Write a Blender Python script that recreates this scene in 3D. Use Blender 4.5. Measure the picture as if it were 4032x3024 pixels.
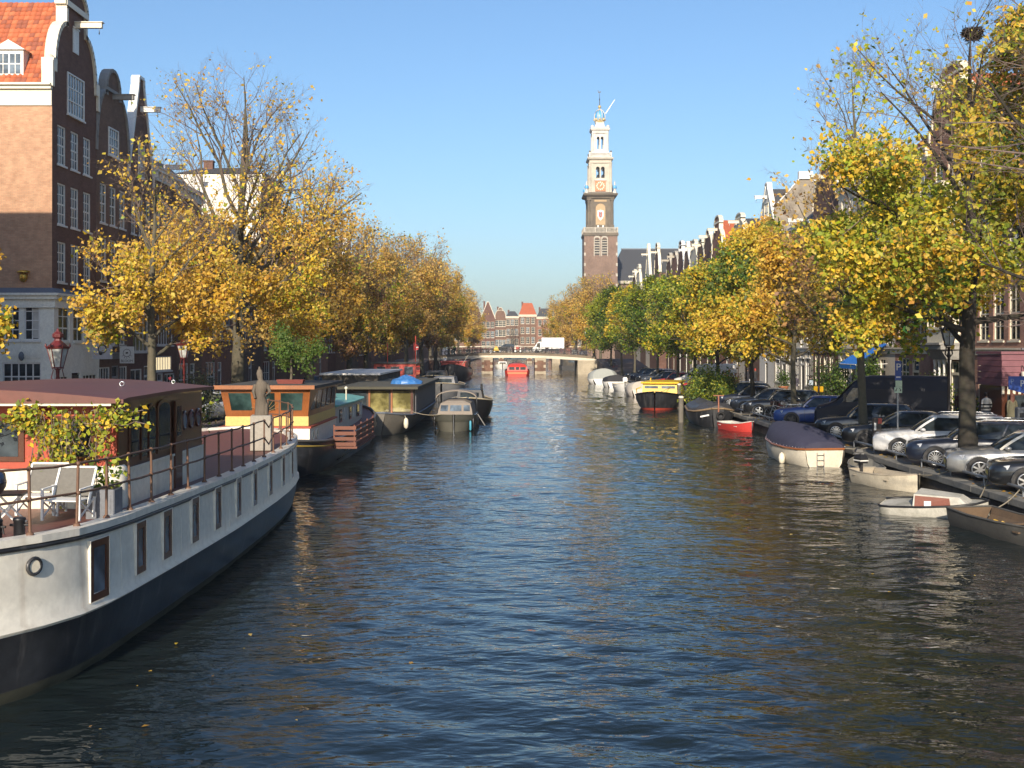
import bpy, math, random
import numpy as np
from mathutils import Vector, Matrix

for _o in list(bpy.data.objects):
    bpy.data.objects.remove(_o)
SC = bpy.context.scene
COL = SC.collection

# ------------------------------------------------------------------ camera
EYE = 4.5                       # metres above the water (water is z = 0)
cam_d = bpy.data.cameras.new('camera')
cam = bpy.data.objects.new('camera', cam_d)
COL.objects.link(cam)
cam.location = (0, 0, EYE)
cam.rotation_euler = (math.pi / 2, 0, 0)        # level, looking along the canal (+Y)
cam_d.sensor_width = 36.0
cam_d.lens = 36.0 * 4400 / 4032
cam_d.shift_x = (2016 - 2029) / 4032
cam_d.shift_y = (1365 - 1512) / 4032
cam_d.clip_start = 0.2
cam_d.clip_end = 9000
SC.camera = cam

# ------------------------------------------------------------------ sky and sun
SUN_AZ, SUN_EL = math.radians(188.5), math.radians(22.5)   # azimuth clockwise from +Y: behind the camera, a little to the left
w = bpy.data.worlds.new('World')
SC.world = w
w.use_nodes = True
nt = w.node_tree
nt.nodes.clear()
sky = nt.nodes.new('ShaderNodeTexSky')
sky.sky_type = 'NISHITA'
sky.sun_disc = False
sky.sun_elevation = SUN_EL
sky.sun_rotation = SUN_AZ
sky.altitude = 0
sky.air_density = 1.15
sky.dust_density = 1.2
sky.ozone_density = 5.4
bg = nt.nodes.new('ShaderNodeBackground')
bg.inputs['Strength'].default_value = 0.097
wo = nt.nodes.new('ShaderNodeOutputWorld')
nt.links.new(sky.outputs[0], bg.inputs['Color'])
nt.links.new(bg.outputs[0], wo.inputs['Surface'])

sun_d = bpy.data.lights.new('sun', 'SUN')
sun_d.energy = 3.8
sun_d.angle = math.radians(0.53)
sun_d.color = (1.0, 0.87, 0.70)
sun = bpy.data.objects.new('sun', sun_d)
COL.objects.link(sun)
_to_sun = Vector((math.sin(SUN_AZ) * math.cos(SUN_EL), math.cos(SUN_AZ) * math.cos(SUN_EL), math.sin(SUN_EL)))
sun.rotation_euler = _to_sun.to_track_quat('Z', 'Y').to_euler()
sun.location = _to_sun * 60

SC.view_settings.view_transform = 'Standard'
SC.view_settings.look = 'None'
SC.view_settings.exposure = 0.8
SC.view_settings.gamma = 1.0
SC.view_settings.use_curve_mapping = False
SC.cycles.max_bounces = 6
SC.cycles.diffuse_bounces = 3
SC.cycles.glossy_bounces = 3
SC.cycles.transmission_bounces = 4
SC.cycles.sample_clamp_indirect = 6
SC.cycles.use_denoising = True

RNG = random.Random(7)
QZ = 0.6                        # street level above the water
QR, QL = 12.8, -13.5            # right and left quay edges
FR, FL = 24.0, -22.0            # right and left house fronts
F = 4400.0


def px(x, y, Y):                # where a point seen at (x, y) of the 4032 x 3024 photograph stands when it is Y metres away
    return ((x - 2029) * Y / F, Y, EYE + (1365 - y) * Y / F)
# ------------------------------------------------------------------ mesh helpers
class MB:
    def __init__(s):
        s.v, s.f, s.m, s.sm = [], [], [], []

    def add(s, vs, fs, m=0, sm=False):
        b = len(s.v)
        s.v.extend(vs)
        for f in fs:
            s.f.append(tuple(i + b for i in f)); s.m.append(m); s.sm.append(sm)
        return s

    def box(s, x0, x1, y0, y1, z0, z1, m=0):
        return s.add([(x0, y0, z0), (x1, y0, z0), (x1, y1, z0), (x0, y1, z0), (x0, y0, z1), (x1, y0, z1), (x1, y1, z1), (x0, y1, z1)],
                     [(0, 3, 2, 1), (4, 5, 6, 7), (0, 1, 5, 4), (1, 2, 6, 5), (2, 3, 7, 6), (3, 0, 4, 7)], m)

    def bbox(s, x0, x1, y0, y1, z0, z1, b=0.02, m=0):
        """box with chamfered edges (three stacked rings)"""
        def ring(i, z):
            return [(x0 + i, y0, z), (x1 - i, y0, z), (x1, y0 + i, z), (x1, y1 - i, z), (x1 - i, y1, z), (x0 + i, y1, z), (x0, y1 - i, z), (x0, y0 + i, z)]
        def inset(z):
            return [(x0 + b, y0 + b, z), (x1 - b, y0 + b, z), (x1 - b, y0 + b, z), (x1 - b, y1 - b, z), (x1 - b, y1 - b, z), (x0 + b, y1 - b, z), (x0 + b, y1 - b, z), (x0 + b, y0 + b, z)]
        return s.loft([inset(z0), ring(b, z0 + b), ring(b, z1 - b), inset(z1)], True, True, m, False)

    def obox(s, c, size, mat, m=0):
        hx, hy, hz = size[0] / 2, size[1] / 2, size[2] / 2
        c = Vector(c)
        vs = [tuple(c + mat @ Vector((sx * hx, sy * hy, sz * hz))) for sz in (-1, 1) for sx, sy in ((-1, -1), (1, -1), (1, 1), (-1, 1))]
        return s.add(vs, [(0, 3, 2, 1), (4, 5, 6, 7), (0, 1, 5, 4), (1, 2, 6, 5), (2, 3, 7, 6), (3, 0, 4, 7)], m)

    def bar(s, p0, p1, w, h, m=0, up=(0, 0, 1)):
        p0, p1 = Vector(p0), Vector(p1)
        d = (p1 - p0)
        L = d.length
        if L < 1e-6: return s
        d.normalize()
        u = Vector(up)
        if abs(d.dot(u)) > .98: u = Vector((1, 0, 0))
        r = d.cross(u).normalized(); u = r.cross(d)
        vs = []
        for p in (p0, p1):
            for a, b in ((-1, -1), (1, -1), (1, 1), (-1, 1)):
                vs.append(tuple(p + r * (a * w / 2) + u * (b * h / 2)))
        return s.add(vs, [(0, 1, 2, 3), (7, 6, 5, 4), (0, 4, 5, 1), (1, 5, 6, 2), (2, 6, 7, 3), (3, 7, 4, 0)], m)

    def tube(s, pts, r, n=6, m=0, caps=True, sm=True):
        pts = [Vector(p) for p in pts]
        rr = r if isinstance(r, (list, tuple)) else [r] * len(pts)
        rings = []
        for i, p in enumerate(pts):
            d = (pts[min(i + 1, len(pts) - 1)] - pts[max(i - 1, 0)]).normalized()
            u = Vector((0, 0, 1)) if abs(d.z) < .9 else Vector((1, 0, 0))
            a = d.cross(u).normalized(); b = d.cross(a)
            rings.append([tuple(p + (a * math.cos(t) + b * math.sin(t)) * rr[i]) for t in [2 * math.pi * k / n for k in range(n)]])
        return s.loft(rings, True, caps, m, sm)

    def loft(s, rings, close=True, caps=True, m=0, sm=False):
        n = len(rings[0])
        vs = [p for r in rings for p in r]
        fs = []
        for i in range(len(rings) - 1):
            for k in range(n if close else n - 1):
                a, b = i * n + k, i * n + (k + 1) % n
                fs.append((a, b, b + n, a + n))
        s.add(vs, fs, m, sm)
        if caps and close:
            s.add(rings[0], [tuple(range(n))[::-1]], m, False)
            s.add(rings[-1], [tuple(range(n))], m, False)
        return s

    def lathe(s, prof, n=12, c=(0, 0, 0), m=0, sm=True, caps=True):
        rings = [[(c[0] + r * math.cos(2 * math.pi * k / n), c[1] + r * math.sin(2 * math.pi * k / n), c[2] + z) for k in range(n)] for r, z in prof]
        return s.loft(rings, True, caps, m, sm)

    def sqlathe(s, prof, c=(0, 0, 0), m=0):
        rings = [[(c[0] - r, c[1] - r, c[2] + z), (c[0] + r, c[1] - r, c[2] + z), (c[0] + r, c[1] + r, c[2] + z), (c[0] - r, c[1] + r, c[2] + z)] for r, z in prof]
        return s.loft(rings, True, True, m, False)

    def prism(s, poly, y0, y1, m=0, axis='y'):
        """polygon in (x, z) extruded along y (or in (y, z) along x, or (x, y) along z)"""
        n = len(poly)
        def P(a, b, t):
            return (a, t, b) if axis == 'y' else ((t, a, b) if axis == 'x' else (a, b, t))
        vs = [P(a, b, y0) for a, b in poly] + [P(a, b, y1) for a, b in poly]
        fs = [tuple(range(n)), tuple(range(2 * n - 1, n - 1, -1))] + [(i, i + n, (i + 1) % n + n, (i + 1) % n) for i in range(n)]
        return s.add(vs, fs, m)

    def disc(s, c, r, n=16, axis='x', m=0, t=0.0, r2=None):
        ax = {'x': Vector((1, 0, 0)), 'y': Vector((0, 1, 0)), 'z': Vector((0, 0, 1))}[axis]
        c = Vector(c)
        return s.tube([c - ax * t / 2, c + ax * t / 2] if t else [c, c + ax * 1e-3], [r, r2 or r], n, m, True, False)

    def ring(s, c, r, tr, n=16, k=6, axis='x', m=0):
        ax = {'x': 0, 'y': 1, 'z': 2}[axis]
        rings = []
        for i in range(n):
            t = 2 * math.pi * i / n
            row = []
            for j in range(k):
                q = 2 * math.pi * j / k
                rad, off = r + tr * math.cos(q), tr * math.sin(q)
                p = [0, 0, 0]
                p[ax] = off; p[(ax + 1) % 3] = rad * math.cos(t); p[(ax + 2) % 3] = rad * math.sin(t)
                row.append((c[0] + p[0], c[1] + p[1], c[2] + p[2]))
            rings.append(row)
        rings.append(rings[0])
        return s.loft(rings, True, False, m, True)

    def ball(s, c, r, n=10, m=0, sz=1.0):
        k = max(4, n // 2)
        return s.lathe([(max(1e-3, r * math.sin(math.pi * i / k)), -r * sz * math.cos(math.pi * i / k)) for i in range(k + 1)], n, c, m, True, False)

    def mesh(s, name, mats):
        me = bpy.data.meshes.new(name)
        me.from_pydata([tuple(p) for p in s.v], [], s.f)
        for mm in (mats if isinstance(mats, (list, tuple)) else [mats]):
            me.materials.append(mm)
        me.polygons.foreach_set('material_index', s.m)
        me.polygons.foreach_set('use_smooth', s.sm)
        me.update()
        return me

    def build(s, name, mats, parent=None, loc=(0, 0, 0), rot=None, fix=True):
        me = s.mesh(name, mats)
        if fix: fix_normals(me)
        return link(name, me, parent, loc, rot)


def fix_normals(me):
    import bmesh
    bm = bmesh.new(); bm.from_mesh(me)
    bmesh.ops.recalc_face_normals(bm, faces=bm.faces)
    bm.to_mesh(me); bm.free()


def link(name, me, parent=None, loc=(0, 0, 0), rot=None):
    o = bpy.data.objects.new(name, me)
    COL.objects.link(o)
    o.parent = parent
    o.location = loc
    if rot: o.rotation_euler = rot
    return o


def tag(o, label=None, cat=None, group=None, kind=None):
    if label: o['label'] = label
    if cat: o['category'] = cat
    if group: o['group'] = group
    if kind: o['kind'] = kind
    return o


def thing(name, label, cat, loc=(0, 0, 0), rz=0.0, group=None):
    o = bpy.data.objects.new(name, None)
    o.empty_display_size = .2
    COL.objects.link(o)
    o.location = loc
    o.rotation_euler = (0, 0, rz)
    return tag(o, label, cat, group)


def copy_tree(o, parent=None):
    c = o.copy()
    COL.objects.link(c)
    c.parent = parent
    for ch in list(o.children):
        copy_tree(ch, c)
    return c


# ------------------------------------------------------------------ materials
MATS = {}


def _new(name):
    m = bpy.data.materials.new(name)
    m.use_nodes = True
    n = m.node_tree
    n.nodes.clear()
    o = n.nodes.new('ShaderNodeOutputMaterial')
    b = n.nodes.new('ShaderNodeBsdfPrincipled')
    n.links.new(b.outputs[0], o.inputs['Surface'])
    return m, n, b


def _nd(n, t, **kw):
    x = n.nodes.new(t)
    for k, v in kw.items():
        if k in x.inputs: x.inputs[k].default_value = v
        else: setattr(x, k, v)
    return x


def _mix(n, fac, a, b, mode='MIX'):
    x = n.nodes.new('ShaderNodeMix'); x.data_type = 'RGBA'; x.blend_type = mode
    for sock, val in ((x.inputs[0], fac), (x.inputs[6], a), (x.inputs[7], b)):
        if isinstance(val, (int, float)): sock.default_value = val
        elif isinstance(val, tuple): sock.default_value = val if len(val) == 4 else val + (1,)
        else: n.links.new(val, sock)
    return x.outputs[2]


def _ramp(n, fac, stops):
    r = n.nodes.new('ShaderNodeValToRGB')
    el = r.color_ramp.elements
    while len(el) < len(stops): el.new(.5)
    for e, (p, c) in zip(el, stops):
        e.position = p
        e.color = (c if isinstance(c, tuple) else (c, c, c)) + (1,)
    n.links.new(fac, r.inputs[0])
    return r.outputs[0]


def _coord(n, scale=(1, 1, 1), kind='Object'):
    t = n.nodes.new('ShaderNodeTexCoord')
    mp = n.nodes.new('ShaderNodeMapping')
    mp.inputs['Scale'].default_value = scale
    n.links.new(t.outputs[kind], mp.inputs[0])
    return mp.outputs[0]


def _noise(n, vec, scale=5, detail=4, rough=.6):
    x = _nd(n, 'ShaderNodeTexNoise', Scale=scale, Detail=detail, Roughness=rough)
    n.links.new(vec, x.inputs['Vector'])
    return x.outputs[0]


def _bump(n, b, h, strength=.3, dist=.02):
    x = _nd(n, 'ShaderNodeBump', Strength=strength, Distance=dist)
    n.links.new(h, x.inputs['Height'])
    n.links.new(x.outputs[0], b.inputs['Normal'])


def paint(name, col, rough=.5, dirt=.25, scale=2.0, metal=0.0, bump=.08, dirtcol=None, spec=.5, coat=0.0, streak=0.0, streakcol=(.16, .10, .06)):
    """painted or plain surface with patchy wear"""
    if name in MATS: return MATS[name]
    m, n, b = _new(name)
    v = _coord(n)
    n1 = _noise(n, v, scale, 6, .65)
    n2 = _noise(n, v, scale * 9, 4, .6)
    dc = dirtcol or tuple(c * .45 + .01 for c in col)
    f = _ramp(n, n1, [(.42, 0.0), (.78, 1.0)])
    mm = n.nodes.new('ShaderNodeMath'); mm.operation = 'MULTIPLY'; mm.inputs[1].default_value = dirt
    n.links.new(f, mm.inputs[0])
    c = _mix(n, mm.outputs[0], col, dc)
    g = _ramp(n, n2, [(.3, .86), (.7, 1.06)])
    c = _mix(n, 1.0, c, g, 'MULTIPLY')
    if streak:
        sv = _ramp(n, _noise(n, _coord(n, (3.2, 3.2, .22)), 1.0, 5, .7), [(.54, 0.0), (.72, streak)])
        c = _mix(n, sv, c, streakcol)
    n.links.new(c, b.inputs['Base Color'])
    b.inputs['Roughness'].default_value = rough
    b.inputs['Metallic'].default_value = metal
    b.inputs['Specular IOR Level'].default_value = spec
    b.inputs['Coat Weight'].default_value = coat
    b.inputs['Coat Roughness'].default_value = .06
    if bump: _bump(n, b, n2, bump, .02)
    MATS[name] = m
    return m


def brick(name, c1, c2, mortar, bw=.22, bh=.068, soot=.35, rough=.85):
    if name in MATS: return MATS[name]
    m, n, b = _new(name)
    t = n.nodes.new('ShaderNodeTexCoord')
    sep = n.nodes.new('ShaderNodeSeparateXYZ'); n.links.new(t.outputs['Object'], sep.inputs[0])
    ad = n.nodes.new('ShaderNodeMath'); n.links.new(sep.outputs[0], ad.inputs[0]); n.links.new(sep.outputs[1], ad.inputs[1])
    cb = n.nodes.new('ShaderNodeCombineXYZ'); n.links.new(ad.outputs[0], cb.inputs[0]); n.links.new(sep.outputs[2], cb.inputs[1])
    br = _nd(n, 'ShaderNodeTexBrick', Scale=1.0)
    br.inputs['Brick Width'].default_value = bw
    br.inputs['Row Height'].default_value = bh
    br.inputs['Mortar Size'].default_value = .007
    br.inputs['Mortar Smooth'].default_value = .3
    br.inputs['Color1'].default_value = c1 + (1,)
    br.inputs['Color2'].default_value = c2 + (1,)
    br.inputs['Mortar'].default_value = mortar + (1,)
    n.links.new(cb.outputs[0], br.inputs['Vector'])
    n1 = _noise(n, t.outputs['Object'], .35, 6, .65)
    n2 = _noise(n, t.outputs['Object'], 2.6, 4, .6)
    f = _ramp(n, n1, [(.35, 1.0), (.75, 1.0 - soot)])
    c = _mix(n, 1.0, br.outputs['Color'], f, 'MULTIPLY')
    c = _mix(n, 1.0, c, _ramp(n, n2, [(.3, .82), (.7, 1.12)]), 'MULTIPLY')
    n.links.new(c, b.inputs['Base Color'])
    b.inputs['Roughness'].default_value = rough
    b.inputs['Specular IOR Level'].default_value = .25
    _bump(n, b, br.outputs['Fac'], -.5, .01)
    MATS[name] = m
    return m


def wood(name, c1, c2, scale=1.0, rough=.45, axis=0, coat=0.0):
    if name in MATS: return MATS[name]
    m, n, b = _new(name)
    sc = [14 * scale] * 3; sc[axis] = 1.2 * scale
    v = _coord(n, tuple(sc))
    n1 = _noise(n, v, 2.2, 6, .7)
    n2 = _noise(n, _coord(n), 1.1, 3, .5)
    c = _mix(n, _ramp(n, n1, [(.3, 0.0), (.7, 1.0)]), c1, c2)
    c = _mix(n, 1.0, c, _ramp(n, n2, [(.3, .72), (.7, 1.1)]), 'MULTIPLY')
    n.links.new(c, b.inputs['Base Color'])
    b.inputs['Roughness'].default_value = rough
    b.inputs['Coat Weight'].default_value = coat
    _bump(n, b, n1, .15, .01)
    MATS[name] = m
    return m


def glass(name, col=(.018, .024, .028), rough=.04):
    """window glass in front of a dark room: glossy and near black, slightly uneven like old panes"""
    if name in MATS: return MATS[name]
    m, n, b = _new(name)
    v = _coord(n)
    c = _mix(n, _ramp(n, _noise(n, v, 1.3, 3), [(.4, 0.0), (.66, 1.0)]), col, tuple(x * 3.2 + .01 for x in col))
    n.links.new(c, b.inputs['Base Color'])
    b.inputs['Roughness'].default_value = rough
    b.inputs['IOR'].default_value = 1.52
    _bump(n, b, _noise(n, v, 3, 2), .12, .02)
    MATS[name] = m
    return m


def tiles(name, c1, c2, sx=4.0, sz=3.6, moss=.25):
    """roof tiles: ribs across, courses up the slope"""
    if name in MATS: return MATS[name]
    m, n, b = _new(name)
    t = n.nodes.new('ShaderNodeTexCoord')
    sep = n.nodes.new('ShaderNodeSeparateXYZ'); n.links.new(t.outputs['Object'], sep.inputs[0])
    def wave(sock, s, prof):
        cb = n.nodes.new('ShaderNodeCombineXYZ'); n.links.new(sock, cb.inputs[0])
        wv = _nd(n, 'ShaderNodeTexWave', Scale=s / math.pi / 2 * 3.14159); wv.wave_profile = prof
        n.links.new(cb.outputs[0], wv.inputs[0])
        return wv.outputs['Fac']
    a = wave(sep.outputs[1], sx, 'SIN'); c_ = wave(sep.outputs[2], sz, 'SAW')
    n1 = _noise(n, t.outputs['Object'], 1.1, 5, .7)
    n2 = _noise(n, t.outputs['Object'], 9, 3, .6)
    c = _mix(n, _ramp(n, n2, [(.35, 0.0), (.65, 1.0)]), c1, c2)
    c = _mix(n, _ramp(n, n1, [(.5, 0.0), (.8, moss)]), c, (.06, .05, .03))
    h = n.nodes.new('ShaderNodeMath'); n.links.new(a, h.inputs[0]); n.links.new(c_, h.inputs[1])
    n.links.new(c, b.inputs['Base Color'])
    b.inputs['Roughness'].default_value = .75
    _bump(n, b, h.outputs[0], .6, .05)
    MATS[name] = m
    return m


def flat(name, col, rough=.5, metal=0.0, emit=0.0):
    if name in MATS: return MATS[name]
    m, n, b = _new(name)
    v = _coord(n)
    c = _mix(n, 1.0, col, _ramp(n, _noise(n, v, 6, 3), [(.3, .85), (.7, 1.08)]), 'MULTIPLY')
    n.links.new(c, b.inputs['Base Color'])
    b.inputs['Roughness'].default_value = rough
    b.inputs['Metallic'].default_value = metal
    if emit:
        b.inputs['Emission Color'].default_value = col + (1,)
        b.inputs['Emission Strength'].default_value = emit
    MATS[name] = m
    return m


def leafmat(name, trans=.35, rough=.55):
    if name in MATS: return MATS[name]
    m = bpy.data.materials.new(name); m.use_nodes = True
    n = m.node_tree; n.nodes.clear()
    o = n.nodes.new('ShaderNodeOutputMaterial')
    at = n.nodes.new('ShaderNodeAttribute'); at.attribute_name = 'tint'
    d = n.nodes.new('ShaderNodeBsdfPrincipled')
    d.inputs['Roughness'].default_value = rough
    d.inputs['Specular IOR Level'].default_value = .35
    tr = n.nodes.new('ShaderNodeBsdfTranslucent')
    mx = n.nodes.new('ShaderNodeMixShader'); mx.inputs[0].default_value = trans
    n.links.new(at.outputs['Color'], d.inputs['Base Color'])
    n.links.new(at.outputs['Color'], tr.inputs['Color'])
    n.links.new(d.outputs[0], mx.inputs[1]); n.links.new(tr.outputs[0], mx.inputs[2])
    n.links.new(mx.outputs[0], o.inputs['Surface'])
    MATS[name] = m
    return m


WHITE = paint('white_paint', (.74, .73, .69), .5, .22, 1.5)
CREAM = paint('cream_paint', (.72, .66, .52), .5, .25, 1.5)
STONE = paint('sandstone', (.46, .42, .35), .85, .6, .9, bump=.2)
GREYSTONE = paint('grey_stone', (.30, .29, .27), .85, .5, 1.2, bump=.2)
BLACK = paint('black_paint', (.012, .012, .014), .42, .3, 2.0, dirtcol=(.04, .038, .035))
DARKMETAL = paint('dark_metal', (.03, .03, .032), .45, .3, 4.0)
GLASS = glass('window_glass')
GLASS_B = glass('window_glass_pale', (.05, .065, .08), .06)
MAHOGANY = wood('mahogany', (.115, .035, .018), (.06, .018, .010), 1.0, .3, 2, .3)
RUBBER = flat('rubber', (.014, .014, .015), .8)
CHROME = flat('bright_metal', (.55, .56, .58), .28, 1.0)
# ------------------------------------------------------------------ water
def water_material():
    m, n, b = _new('canal_water')
    t = n.nodes.new('ShaderNodeTexCoord')
    def nz(sc, scale, det, dist=0.0):
        mp = n.nodes.new('ShaderNodeMapping'); mp.inputs['Scale'].default_value = sc
        mp.inputs['Rotation'].default_value = (0, 0, .25 * scale)
        n.links.new(t.outputs['Object'], mp.inputs[0])
        x = _nd(n, 'ShaderNodeTexNoise', Scale=scale, Detail=det, Roughness=.6, Distortion=dist)
        n.links.new(mp.outputs[0], x.inputs['Vector'])
        return x.outputs[0]
    a = nz((.72, 1.5, 1), 2.1, 1.5, .5)
    b2 = nz((.8, 1.6, 1), 5.2, 1.5, .3)
    h = n.nodes.new('ShaderNodeMath'); h.operation = 'MULTIPLY_ADD'
    n.links.new(b2, h.inputs[0]); h.inputs[1].default_value = .34; n.links.new(a, h.inputs[2])
    bp = _nd(n, 'ShaderNodeBump', Strength=.54, Distance=.085)
    patch = _ramp(n, _noise(n, _coord(n, (.9, .35, 1)), .16, 3, .6), [(.35, .45), (.62, 1.25)])
    hm = n.nodes.new('ShaderNodeMath'); hm.operation = 'MULTIPLY'; n.links.new(h.outputs[0], hm.inputs[0]); n.links.new(patch, hm.inputs[1])
    n.links.new(hm.outputs[0], bp.inputs['Height'])
    n.links.new(bp.outputs[0], b.inputs['Normal'])
    b.inputs['Base Color'].default_value = (.010, .016, .017, 1)
    b.inputs['Roughness'].default_value = .03
    b.inputs['IOR'].default_value = 1.36
    return m


def waves(X, Y):
    z = np.zeros_like(X)
    r = np.random.RandomState(3)
    for i in range(34):
        L = 0.5 * (3.4 / .5) ** r.rand()
        th = r.normal(1.25, .55)                   # crests run mostly across the canal
        k = 2 * math.pi / L
        amp = .0047 * L ** .6
        ph = r.rand() * 6.28
        env = .55 + .45 * np.sin(X * .11 * r.normal() + Y * .07 * r.normal() + r.rand() * 6)
        z += amp * env * np.sin(k * (X * math.cos(th) + Y * math.sin(th)) + ph + .8 * np.sin(.35 * X + .23 * Y + i))
    return z * (.8 + .35 * np.sin(X * .21 + .6 * np.sin(Y * .09)) * np.sin(Y * .13 + 1.0))


def build_water():
    nx = 250
    ys = [-40.0]
    while ys[-1] < 6: ys.append(ys[-1] + 2.0)
    ys = [y for y in ys if y < 6] + [6.0]
    while ys[-1] < 470:
        ys.append(ys[-1] + max(.06, ys[-1] * .0055 if ys[-1] < 90 else ys[-1] * .012))
    ys = np.array(ys)
    xs = np.linspace(QL - .1, QR + .1, nx)
    X, Y = np.meshgrid(xs, ys)
    fade = np.clip((X - QL) / .8, .35, 1) * np.clip((QR - X) / .8, .35, 1)
    Z = waves(X, Y) * fade
    ny = len(ys)
    me = bpy.data.meshes.new('canal_water')
    co = np.stack([X, Y, Z], -1).reshape(-1, 3).astype(np.float32)
    i = np.arange((ny - 1) * (nx - 1)); r_, c_ = i // (nx - 1), i % (nx - 1)
    a = r_ * nx + c_
    q = np.stack([a, a + 1, a + nx + 1, a + nx], -1).astype(np.int32)
    me.vertices.add(len(co)); me.vertices.foreach_set('co', co.ravel())
    me.loops.add(q.size); me.loops.foreach_set('vertex_index', q.ravel())
    me.polygons.add(len(q)); me.polygons.foreach_set('loop_start', np.arange(0, q.size, 4, dtype=np.int32))
    me.polygons.foreach_set('use_smooth', np.ones(len(q), bool))
    me.update(calc_edges=True); me.validate()
    me.materials.append(water_material())
    return tag(link('canal_water', me), kind='structure')


build_water()


# ------------------------------------------------------------------ streets, quay walls
def paving():
    m, n, b = _new('brick_paving')
    v = _coord(n)
    br = _nd(n, 'ShaderNodeTexBrick', Scale=1.0)
    br.inputs['Brick Width'].default_value = .21; br.inputs['Row Height'].default_value = .10; br.inputs['Mortar Size'].default_value = .008
    br.inputs['Color1'].default_value = (.19, .13, .105, 1); br.inputs['Color2'].default_value = (.14, .115, .10, 1); br.inputs['Mortar'].default_value = (.09, .085, .075, 1)
    n.links.new(v, br.inputs['Vector'])
    c = _mix(n, 1.0, br.outputs['Color'], _ramp(n, _noise(n, v, .5, 6), [(.3, .7), (.7, 1.15)]), 'MULTIPLY')
    n.links.new(c, b.inputs['Base Color']); b.inputs['Roughness'].default_value = .9
    _bump(n, b, br.outputs['Fac'], -.4, .01)
    return m


PAVE = paving()
QUAYBRICK = brick('quay_brick', (.105, .082, .06), (.075, .06, .05), (.06, .06, .055), .24, .075, .7)
COPING = paint('coping_stone', (.20, .19, .165), .9, .6, 1.3, bump=.3)
SIDEWALK = paint('footway_slabs', (.22, .20, .18), .9, .4, .8)

s = MB(); s.add([(QR + .45, -60, QZ), (400, -60, QZ), (400, 1600, QZ), (QR + .45, 1600, QZ)], [(0, 1, 2, 3)])
tag(s.build('street_right', PAVE), kind='structure')
s = MB(); s.add([(-400, -60, QZ), (QL - .45, -60, QZ), (QL - .45, 1600, QZ), (-400, 1600, QZ)], [(0, 1, 2, 3)])
tag(s.build('street_left', PAVE), kind='structure')
s = MB(); s.add([(QL - .45, 440, QZ - .004), (QR + .45, 440, QZ - .004), (QR + .45, 1600, QZ - .004), (QL - .45, 1600, QZ - .004)], [(0, 1, 2, 3)]); s.box(QL, QR, 439.6, 440, -1, QZ - .004)
tag(s.build('street_far', PAVE), kind='structure')
s = MB(); s.box(19.6, FR + 1, 30, 430, QZ - .2, QZ + .12)
tag(s.build('pavement_right', SIDEWALK), kind='structure')
s = MB(); s.box(FL - 1, -19.2, 30, 430, QZ - .2, QZ + .12)
tag(s.build('pavement_left', SIDEWALK), kind='structure')
for nm, x0, x1, sgn in (('quay_wall_right', QR, QR + .5, 1), ('quay_wall_left', QL - .5, QL, -1)):
    s = MB(); s.box(x0, x1, -40, 440, -1.5, QZ - .16)
    qw = tag(s.build(nm, QUAYBRICK), kind='structure')
    # coping stones, one by one as far as they can be told apart
    st = MB(); st.bbox(-.30, .30, .006, 1.194, -.18, .02, .02)
    stone = st.mesh('coping_stone', COPING); fix_normals(stone)
    y = 12.0 if sgn > 0 else 24.0
    cx = x0 + .22 if sgn > 0 else x1 - .22
    while y < 118:
        o = link('coping_stone', stone, qw, (cx + RNG.uniform(-.008, .008), y, QZ + RNG.uniform(-.006, .01)))
        o.rotation_euler = (0, RNG.uniform(-.012, .012), RNG.uniform(-.006, .006))
        y += 1.2
    st = MB(); st.box(cx - .3, cx + .3, y, 440, QZ - .18, QZ + .02); st.box(cx - .3, cx + .3, -40, 12.0 if sgn > 0 else 24.0, QZ - .18, QZ + .02)
    st.build('coping', COPING, qw)
# ------------------------------------------------------------------ houses
BR_ORANGE = brick('brick_orange', (.56, .33, .20), (.48, .26, .155), (.36, .27, .20), soot=.25)
BR_DARK = brick('brick_dark', (.19, .092, .066), (.145, .07, .052), (.16, .125, .105), soot=.3)
BR_BROWN = brick('brick_brown', (.23, .13, .085), (.18, .10, .07), (.2, .16, .13), soot=.35)
BR_RED = brick('brick_red', (.33, .155, .10), (.27, .12, .08), (.27, .2, .16), soot=.3)
BR_PINK = brick('brick_pink', (.43, .24, .175), (.36, .19, .14), (.28, .21, .17), soot=.3)
BR_GREY = brick('brick_greybrown', (.17, .125, .10), (.14, .10, .08), (.16, .14, .12), soot=.3)
PLASTER = paint('pale_plaster', (.60, .54, .44), .8, .35, .7)
PLASTER_W = paint('white_plaster', (.76, .73, .66), .8, .3, .6)
SHOPWHITE = paint('shopfront_white', (.82, .81, .71), .55, .25, 1.0)
SLATE = tiles('slate', (.065, .068, .075), (.045, .048, .055), 3.0, 4.2, .2)
TILE_RED = tiles('roof_tiles_red', (.44, .115, .045), (.32, .075, .03), 3.6, 3.4, .35)
TILE_DK = tiles('roof_tiles_dark', (.12, .085, .07), (.08, .06, .05), 3.6, 3.4, .3)
DOORGREEN = paint('door_green', (.014, .03, .022), .35, .2)
DOORS = [DOORGREEN, BLACK, paint('door_brown', (.06, .025, .015), .4, .2), paint('door_blue', (.02, .035, .07), .4, .2)]
LEAD = paint('lead_sheet', (.14, .16, .19), .6, .4, 1.5)
CURTAIN = paint('curtain', (.55, .53, .48), .9, .3, 4.0)
LITROOM = flat('lit_room', (.9, .72, .42), .6, 0, .6)

_WIN = {}


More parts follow.
